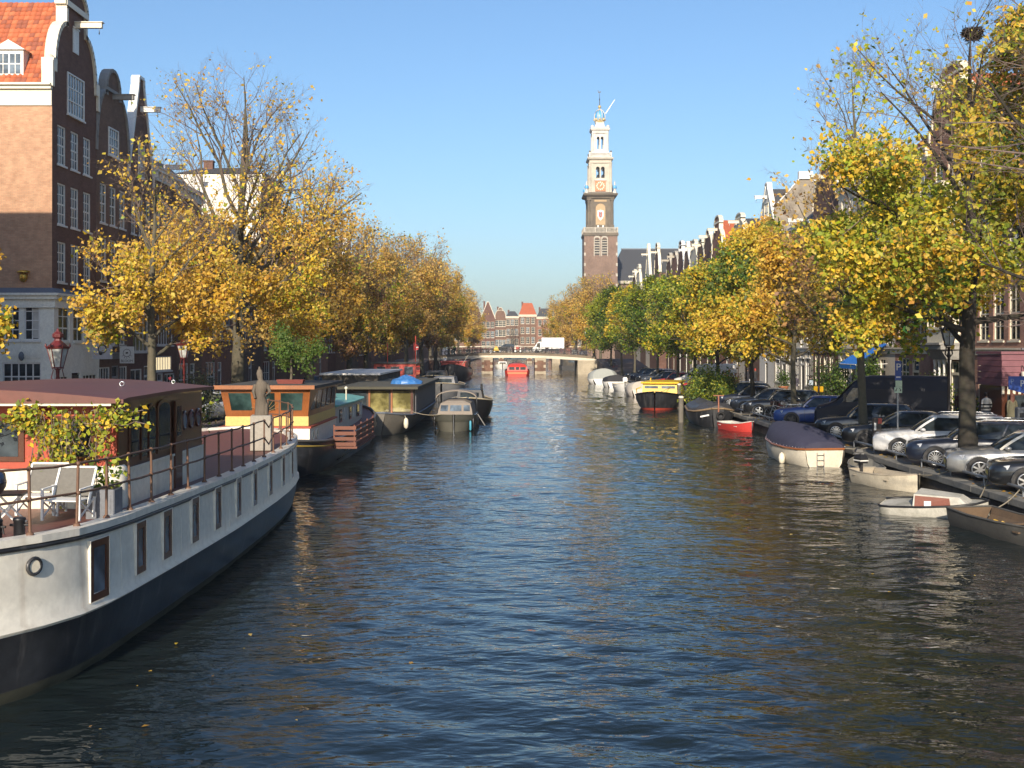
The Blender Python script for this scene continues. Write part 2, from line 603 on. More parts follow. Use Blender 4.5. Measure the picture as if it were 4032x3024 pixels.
def window_meshes(w, h, nx, nz, fr, gl, recess, sill, sash):
    key = (round(w, 2), round(h, 2), nx, nz, fr.name, gl.name, round(recess, 2), sill, sash)
    if key in _WIN: return _WIN[key]
    m = MB(); t = min(.07, w * .09); y0, y1 = recess - .06, recess + .01
    m.box(0, t, y0, y1, 0, h); m.box(w - t, w, y0, y1, 0, h); m.box(t, w - t, y0, y1, h - t, h); m.box(t, w - t, y0, y1, 0, t)
    b = .022 if w < 1.6 else .03
    for i in range(1, nx):
        xx = t + (w - 2 * t) * i / nx
        m.box(xx - b, xx + b, recess - .03, recess + .008, t, h - t)
    for j in range(1, nz):
        zz = t + (h - 2 * t) * j / nz
        bb = b * 1.7 if (sash and j == nz // 2) else b
        m.box(t, w - t, recess - .034, recess + .006, zz - bb, zz + bb)
    if sill:
        m.box(-.06, w + .06, -.07, recess, -.09, -.002)
    fm = m.mesh('window', fr)
    p = MB(); gx, gz = (w - 2 * t) / nx, (h - 2 * t) / nz
    p.add([(0, 0, 0), (gx, 0, 0), (gx, 0, gz), (0, 0, gz)], [(0, 1, 2, 3)])
    pm = p.mesh('pane', gl)
    g = MB(); g.add([(t, recess, t), (w - t, recess, t), (w - t, recess, h - t), (t, recess, h - t)], [(0, 1, 2, 3)])
    gm = g.mesh('pane', gl)
    _WIN[key] = (fm, pm, gm, t, gx, gz)
    return _WIN[key]


def window(parent, x, z, w, h, nx=2, nz=4, fr=None, gl=None, y=0.0, recess=.10, sill=True, each=False, sash=True, rz=0.0):
    fr, gl = fr or WHITE, gl or GLASS
    fm, pm, gm, t, gx, gz = window_meshes(w, h, nx, nz, fr, gl, recess, sill, sash)
    o = link('window', fm, parent, (x, y, z), (0, 0, rz) if rz else None)
    if each:
        for i in range(nx):
            for j in range(nz):
                q = link('pane', pm, o, (t + i * gx, recess + RNG.uniform(-.002, .002), t + j * gz))
                q.rotation_euler = (RNG.uniform(-.006, .006), 0, RNG.uniform(-.012, .012))
    else:
        link('pane', gm, o)
    return o


def holed_wall(m, W, z0, z1, holes, depth=.14, y=0.0, mi=0):
    """a front wall on the plane y with rectangular openings (x, z, w, h) and their reveals"""
    xs = sorted({0.0, W} | {v for a in holes for v in (a[0], a[0] + a[2])})
    zs = sorted({z0, z1} | {v for a in holes for v in (a[1], a[1] + a[3])})
    xs = [v for v in xs if -1e-6 <= v <= W + 1e-6]; zs = [v for v in zs if z0 - 1e-6 <= v <= z1 + 1e-6]
    for i in range(len(xs) - 1):
        for j in range(len(zs) - 1):
            cx, cz = (xs[i] + xs[i + 1]) / 2, (zs[j] + zs[j + 1]) / 2
            if any(a[0] < cx < a[0] + a[2] and a[1] < cz < a[1] + a[3] for a in holes): continue
            m.add([(xs[i], y, zs[j]), (xs[i + 1], y, zs[j]), (xs[i + 1], y, zs[j + 1]), (xs[i], y, zs[j + 1])], [(0, 1, 2, 3)], mi)
    for a in holes:
        x0, zz0, x1, zz1 = a[0], a[1], a[0] + a[2], a[1] + a[3]
        d = y + depth
        m.add([(x0, y, zz0), (x0, d, zz0), (x0, d, zz1), (x0, y, zz1)], [(0, 1, 2, 3)], mi)
        m.add([(x1, y, zz0), (x1, y, zz1), (x1, d, zz1), (x1, d, zz0)], [(0, 1, 2, 3)], mi)
        m.add([(x0, y, zz0), (x1, y, zz0), (x1, d, zz0), (x0, d, zz0)], [(0, 1, 2, 3)], mi)
        m.add([(x0, y, zz1), (x0, d, zz1), (x1, d, zz1), (x1, y, zz1)], [(0, 1, 2, 3)], mi)


def arc(cx, cz, rx, rz, a0, a1, n):
    return [(cx + rx * math.cos(math.radians(a0 + (a1 - a0) * i / n)), cz + rz * math.sin(math.radians(a0 + (a1 - a0) * i / n))) for i in range(n + 1)]


def gable_outline(kind, W, eave, top):
    c = W / 2; h = top - eave
    if kind == 'spout':
        half = [(0, eave), (0, eave + .25), (c - .38, top - .35), (c - .38, top)]
    elif kind == 'neck':
        n0 = W * .29
        half = [(0, eave), (0, eave + h * .20), (.38, eave + h * .20)] + [(.38 + (n0 - .38) * (1 - math.cos(t)), eave + h * .20 + h * .46 * math.sin(t)) for t in [math.pi / 2 * i / 7 for i in range(1, 8)]] + \
               [(n0, top - h * .16), (n0 - .12, top - h * .16), (n0 - .12, top - h * .12)] + [(c - (c - n0) * math.cos(math.radians(a)), top - h * .12 + h * .12 * math.sin(math.radians(a))) for a in (10, 30, 50, 70)]
    elif kind == 'bell':
        half = [(0, eave)] + [(W * .30 * (1 - math.cos(t)) + .02, eave + h * .72 * math.sin(t)) for t in [math.pi / 2 * i / 8 for i in range(0, 9)]] + \
               [(W * .30 - .1, eave + h * .72), (W * .30 - .1, eave + h * .77)] + [(c - (c - W * .30) * math.cos(math.radians(a)), eave + h * .77 + h * .23 * math.sin(math.radians(a))) for a in (0, 20, 40, 60, 78)]
    elif kind == 'step':
        half = [(0, eave)]
        for i in range(4):
            half += [(c * i / 4.6, eave + h * (i + 1) / 4.6), (c * (i + 1) / 4.6, eave + h * (i + 1) / 4.6)]
        half += [(c - .35, top - .25), (c - .35, top)]
    else:
        half = [(0, eave), (0, top)]
    right = [(W - x, z) for x, z in half[::-1]]
    return half + right


def coping(m, outline, y0, y1, t=.16):
    """a cap that follows a gable outline"""
    for (x0, z0), (x1, z1) in zip(outline[:-1], outline[1:]):
        d = Vector((x1 - x0, 0, z1 - z0))
        if d.length < .03: continue
        nrm = Vector((-d.z, 0, d.x)).normalized()
        e = d.normalized() * .04
        a, b = Vector((x0, 0, z0)) - e, Vector((x1, 0, z1)) + e
        vs = []
        for y in (y0, y1):
            for p, k in ((a, -.02), (b, -.02), (b, t), (a, t)):
                q = p + nrm * k; vs.append((q.x, y, q.z))
        m.add(vs, [(0, 1, 2, 3), (7, 6, 5, 4), (0, 4, 5, 1), (1, 5, 6, 2), (2, 6, 7, 3), (3, 7, 4, 0)])


def saddle_roof(root, W, eave, ridge, y0, depth, mat, name='roof'):
    c = W / 2; t = .12
    m = MB()
    for sgn in (0, 1):
        x0, x1 = (-.06, c) if sgn == 0 else (W + .06, c)
        m.add([(x0, y0, eave), (x1, y0, ridge), (x1, depth, ridge), (x0, depth, eave), (x0, y0, eave - t), (x1, y0, ridge - t), (x1, depth, ridge - t), (x0, depth, eave - t)],
              [(0, 1, 2, 3), (7, 6, 5, 4), (0, 4, 5, 1), (1, 5, 6, 2), (2, 6, 7, 3), (3, 7, 4, 0)])
    return m.build(name, mat, root)


def hoist_beam(root, x, z, y=0.0, L=1.15, mat=None):
    m = MB(); m.box(x - .11, x + .11, y - L, y + .1, z - .13, z + .13); m.box(x - .16, x + .16, y - L - .06, y + .02, z + .13, z + .17)
    b = m.build('hoist_beam', mat or CREAM, root)
    h = MB(); h.tube([(x, y - L + .15, z - .13), (x, y - L + .15, z - .30), (x + .05, y - L + .15, z - .38), (x, y - L + .15, z - .44), (x - .06, y - L + .15, z - .38)], .018, 5)
    h.build('hook', CHROME, b)
    return b


def house(label, side, ya, yb, eave, rows, wall, gable, top, roofmat, depth=10.0, beam=True, trim=None, ground=None, attic=None, stoop=0.0, each=False,
          frames=None, sidewall=None, glz=None, front=None, chimney=True, group=None, name='canal_house', x_front=None):
    """rows: (z0, z1, columns, width, nx, nz) with absolute heights; z in the house is measured from the street"""
    W = yb - ya
    trim = trim or WHITE
    x_front = x_front if x_front is not None else (FR if side == 'R' else FL)
    if side == 'R': loc, rz = (x_front, yb, QZ), -math.pi / 2
    elif side == 'L': loc, rz = (x_front, ya, QZ), math.pi / 2
    else: loc, rz = (ya, x_front, QZ), 0.0
    root = thing(name, label, 'house', loc, rz, group)
    z = lambda v: v - QZ
    holes = []; wins = []
    for (a, b, n, w_, nx, nz) in rows:
        gap = (W - n * w_) / (n + 1)
        for i in range(n):
            x = gap * (i + 1) + w_ * i
            holes.append((x, z(a), w_, b - a)); wins.append((x, z(a), w_, b - a, nx, nz))
    if ground:
        for g in ground:
            holes.append((g[1], z(g[2]), g[3], g[4]))
    E = z(eave)
    m = MB()
    holed_wall(m, W, 0, E, holes)
    side_mi = 0
    mats = [wall]
    if sidewall: mats.append(sidewall); side_mi = 1
    m.add([(0, 0, 0), (0, depth, 0), (0, depth, E), (0, 0, E)], [(0, 1, 2, 3)], side_mi)
    m.add([(W, 0, 0), (W, 0, E), (W, depth, E), (W, depth, 0)], [(0, 1, 2, 3)], side_mi)
    m.add([(0, depth, 0), (W, depth, 0), (W, depth, E), (0, depth, E)], [(0, 1, 2, 3)], side_mi)
    m.add([(0, .15, 0), (W, .15, 0), (W, .15, E), (0, .15, E)], [(0, 1, 2, 3)], 0) if False else None
    T = z(top)
    if gable != 'cornice':
        ol = gable_outline(gable, W, E, T)
        m.prism([(W, E)] + [(W - x, zz) for x, zz in [(W - a, b) for a, b in ol]][::-1] if False else ol[::-1], .0, .34)
        ridge = min(T - .45, E + W * .5 * 1.35)
        # end triangle at the back
        m.add([(0, depth, E), (W, depth, E), (W / 2, depth, ridge - .1)], [(0, 1, 2)], side_mi)
    m.build('wall', mats, root)
    # the dark room behind the openings
    for (x, zz, w_, h_, nx, nz) in wins:
        gl = glz or (GLASS if RNG.random() < .7 else GLASS_B)
        window(root, x, zz, w_, h_, nx, nz, frames, gl, each=each)
    if ground:
        for g in ground:
            kind, x, zz, w_, h_ = g[:5]
            if kind == 'door':
                d = MB(); d.box(x + .06, x + w_ - .06, .06, .12, z(zz), z(zz) + h_ * .74); dd = d.build('door', RNG.choice(DOORS), root)
                f = MB(); f.box(x, x + .06, .0, .13, z(zz), z(zz) + h_); f.box(x + w_ - .06, x + w_, .0, .13, z(zz), z(zz) + h_); f.box(x + .06, x + w_ - .06, .0, .13, z(zz) + h_ * .74, z(zz) + h_ * .79); f.box(x + .06, x + w_ - .06, .0, .13, z(zz) + h_ - .06, z(zz) + h_)
                f.build('door_frame', trim, root)
                q = MB(); q.add([(x + .06, .1, z(zz) + h_ * .79), (x + w_ - .06, .1, z(zz) + h_ * .79), (x + w_ - .06, .1, z(zz) + h_ - .06), (x + .06, .1, z(zz) + h_ - .06)], [(0, 1, 2, 3)]); q.build('fanlight', GLASS, root)
                k = MB(); k.ball((x + w_ - .16, .03, z(zz) + 1.0), .04, 6); k.build('handle', CHROME, dd)
            else:
                window(root, x, z(zz), w_, h_, g[5], g[6], frames, g[7] if len(g) > 7 else GLASS, recess=.08, sash=False, each=each)
    if gable == 'cornice':
        m = MB()
        m.box(-.03, W + .03, -.10, .02, E - .62, E - .12); m.box(-.06, W + .06, -.34, .05, E - .12, E + .06); m.box(-.08, W + .08, -.42, .05, E + .06, E + .14)
        k = max(3, int(W / .8))
        for i in range(k + 1):
            xx = .12 + (W - .24) * i / k
            m.box(xx - .07, xx + .07, -.28, -.10, E - .5, E - .121)
        m.build('cornice', trim, root)
        m = MB(); rz_ = T; ins = min(W * .3, 1.6)
        m.loft([[(-.05, .05, E + .05), (W + .05, .05, E + .05), (W + .05, depth, E + .05), (-.05, depth, E + .05)], [(ins, 1.9, rz_), (W - ins, 1.9, rz_), (W - ins, depth - 1.9, rz_), (ins, depth - 1.9, rz_)]], True, True)
        m.build('roof', roofmat, root)
    else:
        m = MB(); coping(m, ol, -.09, .40); m.build('gable_coping', trim, root)
        if gable in ('neck', 'bell'):
            m = MB(); cw = W * .26; m.box(W / 2 - cw, W / 2 + cw, -.12, -.092, T - (T - E) * (.17 if gable == 'neck' else .26), T - (T - E) * (.13 if gable == 'neck' else .22)); m.build('gable_band', trim, root)
        saddle_roof(root, W, E - .02, ridge, .345, depth, roofmat)
    if beam: hoist_beam(root, W / 2, (T - (T - E) * (.30 if gable != 'cornice' else 1.0)) - (.0 if gable != 'cornice' else -.45), 0 if gable != 'cornice' else -.05, mat=trim)
    if attic:
        (a, b, w_, nx, nz) = attic
        window(root, W / 2 - w_ / 2, z(a), w_, b - a, nx, nz, frames, GLASS_B, y=-.045, recess=.04, each=each)
    if front:
        m = MB(); m.box(-.02, W + .02, -.09, -.004, z(front) - .28, z(front)); m.box(-.04, W + .04, -.18, -.004, z(front), z(front) + .09); m.build('shop_cornice', trim, root)
    if chimney:
        m = MB(); m.box(W * .15, W * .15 + .6, depth * .6, depth * .6 + .8, E - .5, T + .5); m.box(W * .15 - .06, W * .15 + .66, depth * .6 - .06, depth * .6 + .86, T + .5, T + .62); m.build('chimney', BR_DARK, root)
    return root


# ---- left bank: the corner house with the neck gable
def corner_house():
    ya, W, depth = 53.07, 5.6, 11.0
    root = thing('canal_house', 'corner house with orange brick side wall, red tiled roof and white shopfront', 'house', (FL, ya, QZ), math.pi / 2, 'houses on the left bank')
    z = lambda v: v - QZ
    E, T = z(16.9), z(22.3)
    holes = []; wins = []
    for a, b in ((13.3, 15.2), (10.4, 12.4), (7.62, 9.57)):
        for x in (.62, 2.22, 3.82):
            holes.append((x, z(a), 1.02, b - a)); wins.append((x, z(a), 1.02, b - a))
    m = MB()
    holed_wall(m, W, z(7.1), E, holes)
    ol = [(0, E), (0, E + 1.15), (.30, E + 1.15)] + [(.30 + 1.35 * (1 - math.cos(t)), E + 1.0 + 2.3 * math.sin(t)) for t in [math.pi / 2 * i / 9 for i in range(1, 10)]] + [(1.68, T - 1.05), (1.50, T - 1.05), (1.50, T - .80)] + \
         [(W / 2 - 1.3 * math.cos(math.radians(a)), T - .80 + .8 * math.sin(math.radians(a))) for a in (10, 25, 40, 55, 70, 82)]
    ol = ol + [(W - x, zz) for x, zz in ol[::-1]]
    m.prism(ol[::-1], 0, .38)
    m.add([(W, 0, 0), (W, 0, E), (W, depth, E), (W, depth, 0)], [(0, 1, 2, 3)], 0)
    m.add([(0, 0, z(7.1)), (0, depth, z(7.1)), (0, depth, E), (0, 0, E)], [(0, 1, 2, 3)], 1)
    m.box(-.02, .30, .02, .36, E, E + .75, 1)
    m.build('wall', [BR_DARK, BR_ORANGE], root)
    for (x, zz, w_, h_) in wins:
        window(root, x, zz, w_, h_, 3, 4, WHITE, GLASS_B, each=True)
    a = window(root, 1.75, z(15.95), 2.1, 2.05, 6, 3, WHITE, GLASS_B, y=-.045, recess=.04, each=True, sash=False)
    m = MB(); m.box(2.45, 3.15, -.05, -.005, z(19.15), z(20.35)); m.box(2.38, 3.22, -.08, -.05, z(20.35), z(20.43)); m.build('loft_hatch', WHITE, root)
    m = MB(); coping(m, ol, -.12, .42, .20)
    for sx in (0, W):
        m.box(sx - .14 if sx == 0 else sx - .30, sx + .30 if sx == 0 else sx + .14, -.13, .46, E + .72, E + 1.32); m.lathe([(.24, 0), (.22, .12), (.12, .2), (.01, .22)], 10, (sx + (.08 if sx == 0 else -.08), .17, E + 1.32))
    m.box(1.42, W - 1.42, -.16, -.121, T - 1.12, T - .84)
    m.build('gable_coping', CREAM, root)
    hoist_beam(root, W / 2, T - 1.75, 0, 1.35, CREAM)
    # side cornice: gutter and frieze
    m = MB(); m.box(-.07, -.004, .0, depth, E - .95, E - .18); m.box(-.22, -.004, -.02, depth, E - .18, E - .02); m.box(-.36, .02, -.04, depth, E - .02, E + .08)
    m.build('cornice', CREAM, root)
    ridge = T - .6
    rf = saddle_roof(root, W, E + .06, ridge, .385, depth, TILE_RED)
    # pantiles one by one on the slope towards the camera
    L = math.hypot(W / 2 + .06, ridge - E - .06); ang = math.atan2(ridge - E - .06, W / 2 + .06)
    t = MB(); prof = [(-.13, .0), (-.08, .035), (-.02, .045), (.04, .025), (.09, .0), (.13, .012)]
    vs = []
    for v, lift in ((0, .035), (.345, .0)):
        vs += [(v, a_, b_ + lift) for a_, b_ in prof]
    n = len(prof)
    vs += [(0, a_, b_) for a_, b_ in prof]
    t.add(vs, [(i, i + 1, n + i + 1, n + i) for i in range(n - 1)] + [(i, 2 * n + i, 2 * n + i + 1, i + 1) for i in range(n - 1)], 0, True)
    tms = []
    for k, (c1, c2) in enumerate((((.46, .125, .05), (.40, .10, .04)), ((.40, .105, .045), (.30, .08, .035)), ((.30, .09, .05), (.22, .07, .04)), ((.50, .16, .07), (.44, .12, .05)))):
        tms.append(t.mesh('tile', paint('pantile_%d' % k, c1, .8, .6, 6.0, dirtcol=c2)))
    rows_ = int(L / .30)
    for j in range(rows_):
        for i in range(300 // rows_):
            v = .06 + j * .30
            o = link('tile', RNG.choice(tms), rf, (-.06 + v * math.cos(ang), .56 + i * .265, E + .06 + v * math.sin(ang) + .012))
            o.rotation_euler = (0, -ang + RNG.uniform(-.02, .02), RNG.uniform(-.01, .01))
    # dormer in that slope
    dx, dy = .30, 1.45
    m = MB(); m.box(dx - .1, dx + 1.6, dy, dy + 1.35, E + .45, E + 1.75); m.prism([(dy - .12, E + 1.75), (dy + 1.47, E + 1.75), (dy + .675, E + 2.22)], dx - .22, dx + 1.9, 0, 'x')
    dr = m.build('dormer', WHITE, root)
    for k in (0, 1):
        m = MB(); y0 = dy + .12 + k * .58
        for jj in range(2):
            for ii in range(2):
                m.add([(dx - .112, y0 + ii * .27 + .02, E + .62 + jj * .5), (dx - .112, y0 + ii * .27 + .25, E + .62 + jj * .5), (dx - .112, y0 + ii * .27 + .25, E + 1.06 + jj * .5), (dx - .112, y0 + ii * .27 + .02, E + 1.06 + jj * .5)], [(3, 2, 1, 0)])
        m.build('pane', GLASS_B, dr)
    # white shopfront wrapped round the corner
    hs = []
    for x in (.35, 2.15, 3.85):
        hs.append((x, z(4.75), 1.35, 1.85))
    hs += [(.3, z(1.35), 1.3, 1.75), (1.95, z(.75), 1.05, 2.45), (3.4, z(1.35), 1.9, 1.75)]
    m = MB(); holed_wall(m, W, 0, z(6.75), hs, .12, -.16)
    m.add([(W, -.16, 0), (W, .02, 0), (W, .02, z(6.75)), (W, -.16, z(6.75))], [(0, 1, 2, 3)])
    sh = [(.55, z(4.55), .0, .0)]
    # side: wall on plane x = -.16 with openings along y
    hs2 = [(.52, z(4.80), .74, 1.88), (1.46, z(4.80), .74, 1.88), (.45, z(1.2), 1.84, 2.55)]
    m2 = MB(); holed_wall(m2, depth, 0, z(6.75), hs2, .12, 0)
    m.add([(-.16 + b, a - .0, c) for a, b, c in m2.v], m2.f)
    m.add([(-.16, -.16, 0), (-.16, .0, 0), (-.16, .0, z(6.75)), (-.16, -.16, z(6.75))], [(0, 1, 2, 3)]); m.add([(-.16, -.16, 0), (0, -.16, 0), (0, -.16, z(6.75)), (-.16, -.16, z(6.75))], [(0, 1, 2, 3)])
    m.build('shopfront', SHOPWHITE, root)
    m = MB()
    for (a0, b0, c0, d0) in ((-.24, W + .02, -.24, .05), (-.34, W + .02, -.34, .05), (-.44, W + .04, -.44, .05)):
        pass
    for off, za, zb in ((.08, 6.35, 6.75), (.2, 6.75, 6.93), (.3, 6.93, 7.04)):
        m.box(-.16 - off, W + .02, -.16 - off, .03, z(za), z(zb)); m.box(-.16 - off, .03, .03, depth, z(za), z(zb))
    m.build('shop_cornice', SHOPWHITE, root)
    m = MB(); m.add([(-.46, -.46, z(7.045)), (W + .02, -.46, z(7.045)), (W + .02, -.005, z(7.3)), (-.005, -.005, z(7.3)), (-.46, depth, z(7.045)), (-.005, depth, z(7.3))], [(0, 1, 2, 3), (0, 3, 5, 4)]); m.build('lead_apron', LEAD, root)
    for x in (.35, 2.15, 3.85): window(root, x, z(4.75), 1.35, 1.85, 2, 3, SHOPWHITE, GLASS, y=-.16, recess=.09, each=True)
    window(root, .3, z(1.35), 1.3, 1.75, 3, 3, SHOPWHITE, GLASS, y=-.16, recess=.09); window(root, 3.4, z(1.35), 1.9, 1.75, 4, 3, SHOPWHITE, GLASS, y=-.16, recess=.09)
    m = MB(); m.box(2.0, 2.95, -.10, -.05, z(.75), z(3.1)); d = m.build('door', BLACK, root)
    for (a, zz, w_, h_, nx, nz) in ((.52, z(4.80), .74, 1.88, 2, 4), (1.46, z(4.80), .74, 1.88, 2, 4), (.45, z(1.2), 1.84, 2.55, 5, 4)):
        window(root, -.16, zz, w_, h_, nx, nz, WHITE, GLASS, y=a + w_, recess=.09, sill=True, each=True, sash=False, rz=-math.pi / 2)
    m = MB(); m.box(-.075, -.071, .60, .88, z(4.9), z(6.6)); c_ = m.build('curtain', CURTAIN, root)
    m = MB()
    for y0 in (.5, 1.44):
        m.box(-.185, -.163, y0, y0 + .78, z(3.95), z(4.6)); m.box(-.20, -.186, y0 + .1, y0 + .68, z(4.05), z(4.5))
    m.build('panel', SHOPWHITE, root)
    # gilded head on the side wall, shell lamp under it
    g = flat('gilding', (.62, .36, .06), .35, .8)
    m = MB(); m.ball((-.06, 1.33, z(7.8)), .20, 10, 0, 1.25); m.lathe([(.30, 0), (.30, .05), (.2, .1)], 10, (-.06, 1.33, z(8.02))); m.ball((-.24, 1.33, z(7.76)), .05, 6)
    m.build('gilded_head', g, root)
    m = MB(); m.ball((-.30, 1.33, z(4.05)), .13, 10, 0, 1.7); m.box(-.30, -.16, 1.28, 1.38, z(4.0), z(4.1)); m.build('wall_lamp', LEAD, root)
    return root


corner_house()
# hanging signs on the left shopfronts
def hanging_sign(label, x, y, zc, w_, h_, mat, motif):
    t = thing('hanging_sign', label, 'sign', (x, y, zc), 0)
    m = MB(); m.box(0, w_, -.025, .025, -h_ / 2, h_ / 2); m.build('board', mat, t)
    m = MB(); m.tube([(-.25, 0, h_ / 2 + .04), (w_ + .05, 0, h_ / 2 + .04)], .018, 6); m.build('bracket', DARKMETAL, t)
    m = MB()
    if motif == 'ring':
        cx, cz = w_ / 2, h_ * .12
        m.ring((cx, -.03, cz), w_ * .26, .012, 18, 4, 'y'); m.ball((cx, -.03, cz), w_ * .10, 8, 0, .6)
        for i in range(5):
            a = math.radians(215 + i * 27.5); m.bar((cx + w_ * .26 * math.cos(a), -.03, cz + w_ * .26 * math.sin(a)), (cx + w_ * .40 * math.cos(a), -.03, cz + w_ * .40 * math.sin(a)), .008, .02)
    else:
        m.ring((w_ * .5, -.03, h_ * .1), w_ * .2, .03, 14, 4, 'y'); m.ball((w_ * .42, -.03, -h_ * .15), w_ * .1, 8)
    m.build('emblem', DARKMETAL, t)
    return t


def text_mesh(body, size, mat, parent, loc, rot, name='lettering', ext=.004, align='CENTER'):
    c = bpy.data.curves.new(name, 'FONT'); c.body = body; c.size = size; c.extrude = ext; c.align_x = align; c.align_y = 'CENTER'
    tmp = bpy.data.objects.new('tmp_text', c); COL.objects.link(tmp)
    dg = bpy.context.evaluated_depsgraph_get()
    me = bpy.data.meshes.new_from_object(tmp.evaluated_get(dg))
    bpy.data.objects.remove(tmp)
    me.materials.clear(); me.materials.append(mat)
    return link(name, me, parent, loc, rot)


SIGNWHITE = paint('sign_white', (.66, .67, .66), .5, .1)
sg = hanging_sign('white square sign with a round emblem and lettering over the grey shopfront', -21.55, 60.9, 4.05, .78, .92, SIGNWHITE, 'ring')
text_mesh('BLOOM', .19, DARKMETAL, sg, (.39, -.034, -.33), (math.pi / 2, 0, 0))
hanging_sign('grey shop sign with a dark looped emblem hanging by the white shopfront', -21.3, 56.3, 4.3, 1.0, .85, paint('sign_grey', (.42, .43, .46), .5, .1), 'loop')

# ---- the rest of the left bank
LG = 'houses on the left bank'
house('dark brick house with a tall grey bell gable next to the corner house', 'L', 58.70, 63.5, 14.9, [(11.1, 13.2, 3, .95, 2, 4), (8.0, 10.3, 3, .95, 2, 4), (4.6, 7.1, 3, .95, 2, 4)], BR_BROWN, 'bell', 19.5, SLATE,
      trim=GREYSTONE, ground=[('win', .3, 1.2, 1.6, 2.2, 4, 3), ('door', 2.2, .75, 1.0, 2.7), ('win', 3.4, 1.2, 1.2, 2.2, 3, 3)], attic=(14.9, 16.4, 1.5, 4, 3), front=4.1, frames=WHITE, group=LG)
house('narrow dark brick house with a steep pointed gable and red roof', 'L', 63.5, 67.8, 14.2, [(11.0, 13.2, 3, .8, 2, 4), (7.6, 9.9, 3, .8, 2, 4), (4.2, 6.4, 1, 2.7, 4, 2)], BR_DARK, 'spout', 20.2, TILE_RED,
      ground=[('win', .4, 1.2, 1.9, 2.0, 2, 1), ('door', 2.7, .75, 1.0, 2.6)], attic=(14.4, 16.4, 1.0, 3, 3), group=LG)
house('brown house with a white bay front and lit window behind the slender golden tree', 'L', 67.8, 72.6, 15.3, [(11.6, 13.6, 3, .9, 2, 4), (8.3, 10.5, 3, .9, 2, 4), (4.6, 6.8, 1, 3.2, 6, 1)], BR_DARK, 'cornice', 17.2, SLATE,
      ground=[('win', .5, 3.0, 3.2, .9, 6, 1, LITROOM), ('door', .9, .75, 1.0, 2.1), ('win', 2.3, 1.0, 2.0, 1.8, 3, 2)], group=LG)
house('dark brick house with white cornice and hoist beam left of the big elm', 'L', 72.6, 78.4, 15.0, [(11.2, 13.3, 3, 1.0, 2, 4), (7.9, 10.2, 3, 1.0, 2, 4), (4.5, 6.9, 3, 1.0, 2, 4)], BR_BROWN, 'cornice', 16.9, SLATE,
      ground=[('win', .5, 1.2, 2.0, 2.2, 3, 2), ('door', 3.0, .75, 1.0, 2.6)], group=LG)
house('low brown house behind the big elm', 'L', 78.4, 87.0, 12.4, [(8.6, 10.7, 4, 1.1, 2, 4), (5.0, 7.3, 4, 1.1, 2, 4)], BR_RED, 'cornice', 14.6, TILE_DK, ground=[('win', 1, 1.2, 2.4, 2.2, 3, 2), ('door', 4.2, .75, 1.0, 2.6)], beam=False, group=LG)
house('low grey house behind the big elm and green potted tree', 'L', 87.0, 96.6, 12.8, [(8.8, 10.9, 4, 1.1, 2, 4), (5.0, 7.4, 4, 1.1, 2, 4)], BR_GREY, 'cornice', 14.9, TILE_DK, ground=[('win', 1, 1.2, 2.4, 2.2, 3, 2), ('door', 5.2, .75, 1.0, 2.6)], beam=False, group=LG)
house('tall house whose bare white side wall shows through the big elm', 'L', 96.6, 105.0, 19.4, [(14.5, 16.8, 3, 1.2, 2, 4), (11, 13.3, 3, 1.2, 2, 4), (7.6, 9.8, 3, 1.2, 2, 4), (4.2, 6.6, 3, 1.2, 2, 4)], BR_BROWN, 'cornice', 20.2, SLATE, sidewall=PLASTER_W,
      ground=[('win', 1, 1.2, 2.4, 2.0, 3, 2), ('door', 4.6, .75, 1.0, 2.4)], depth=7.5, group=LG)
house('brick house hidden behind the elms, left of the red roofed house', 'L', 105.0, 121.0, 11.6, [(8.0, 10.0, 6, 1.2, 2, 4), (4.6, 6.9, 6, 1.2, 2, 4)], BR_BROWN, 'cornice', 13.2, TILE_DK, beam=False, group=LG)
house('pink brick house with red tiled roof, its sunny side wall between the elms', 'L', 121.0, 131.0, 13.2, [(9.4, 11.4, 4, 1.1, 3, 4), (5.4, 7.6, 4, 1.1, 3, 4)], BR_PINK, 'cornice', 16.2, TILE_RED, sidewall=BR_PINK, beam=False, group=LG, ground=[('door', 4.4, .75, 1.1, 2.6)])
pk = bpy.data.objects[-1] if False else None
yy = 131.0
for i, (W_, ev, g, tp, wl) in enumerate(((6, 14, 'bell', 18, BR_DARK), (7, 14.5, 'cornice', 16.5, BR_BROWN), (5.5, 15, 'neck', 19, BR_RED), (7, 14, 'cornice', 16, BR_GREY), (6, 13.5, 'spout', 18, BR_DARK), (8, 14.5, 'cornice', 16.5, BR_BROWN),
                                         (9, 15, 'bell', 18.5, BR_RED), (20, 14, 'cornice', 16.5, BR_BROWN), (26, 14.5, 'cornice', 17, BR_DARK), (40, 15, 'cornice', 17, BR_RED), (70, 15, 'cornice', 17.5, BR_BROWN))):
    n_ = max(2, int(W_ / 2))
    house(['dark brick house with bell gable behind the seventh elm', 'brown brick house with white cornice behind the far elms', 'red brick neck gabled house behind the far elms', 'grey brick house with cornice near the far bridge',
           'dark house with pointed gable near the far bridge', 'brown corner house at the left end of the far bridge', 'red house with bell gable just past the far bridge on the left', 'brown block past the far bridge on the left bank',
           'dark block far along the left bank', 'long red block far along the left bank', 'longest brown block at the far end of the left bank'][i], 'L', yy, yy + W_, ev, [(ev - 3.4, ev - 1.3, n_, 1.0, 2, 3), (ev - 6.9, ev - 4.6, n_, 1.0, 2, 3), (ev - 10.2, ev - 7.9, n_, 1.0, 2, 3)], wl, g, tp,
          TILE_DK if i % 2 else SLATE, group=LG, beam=False)
    yy += W_

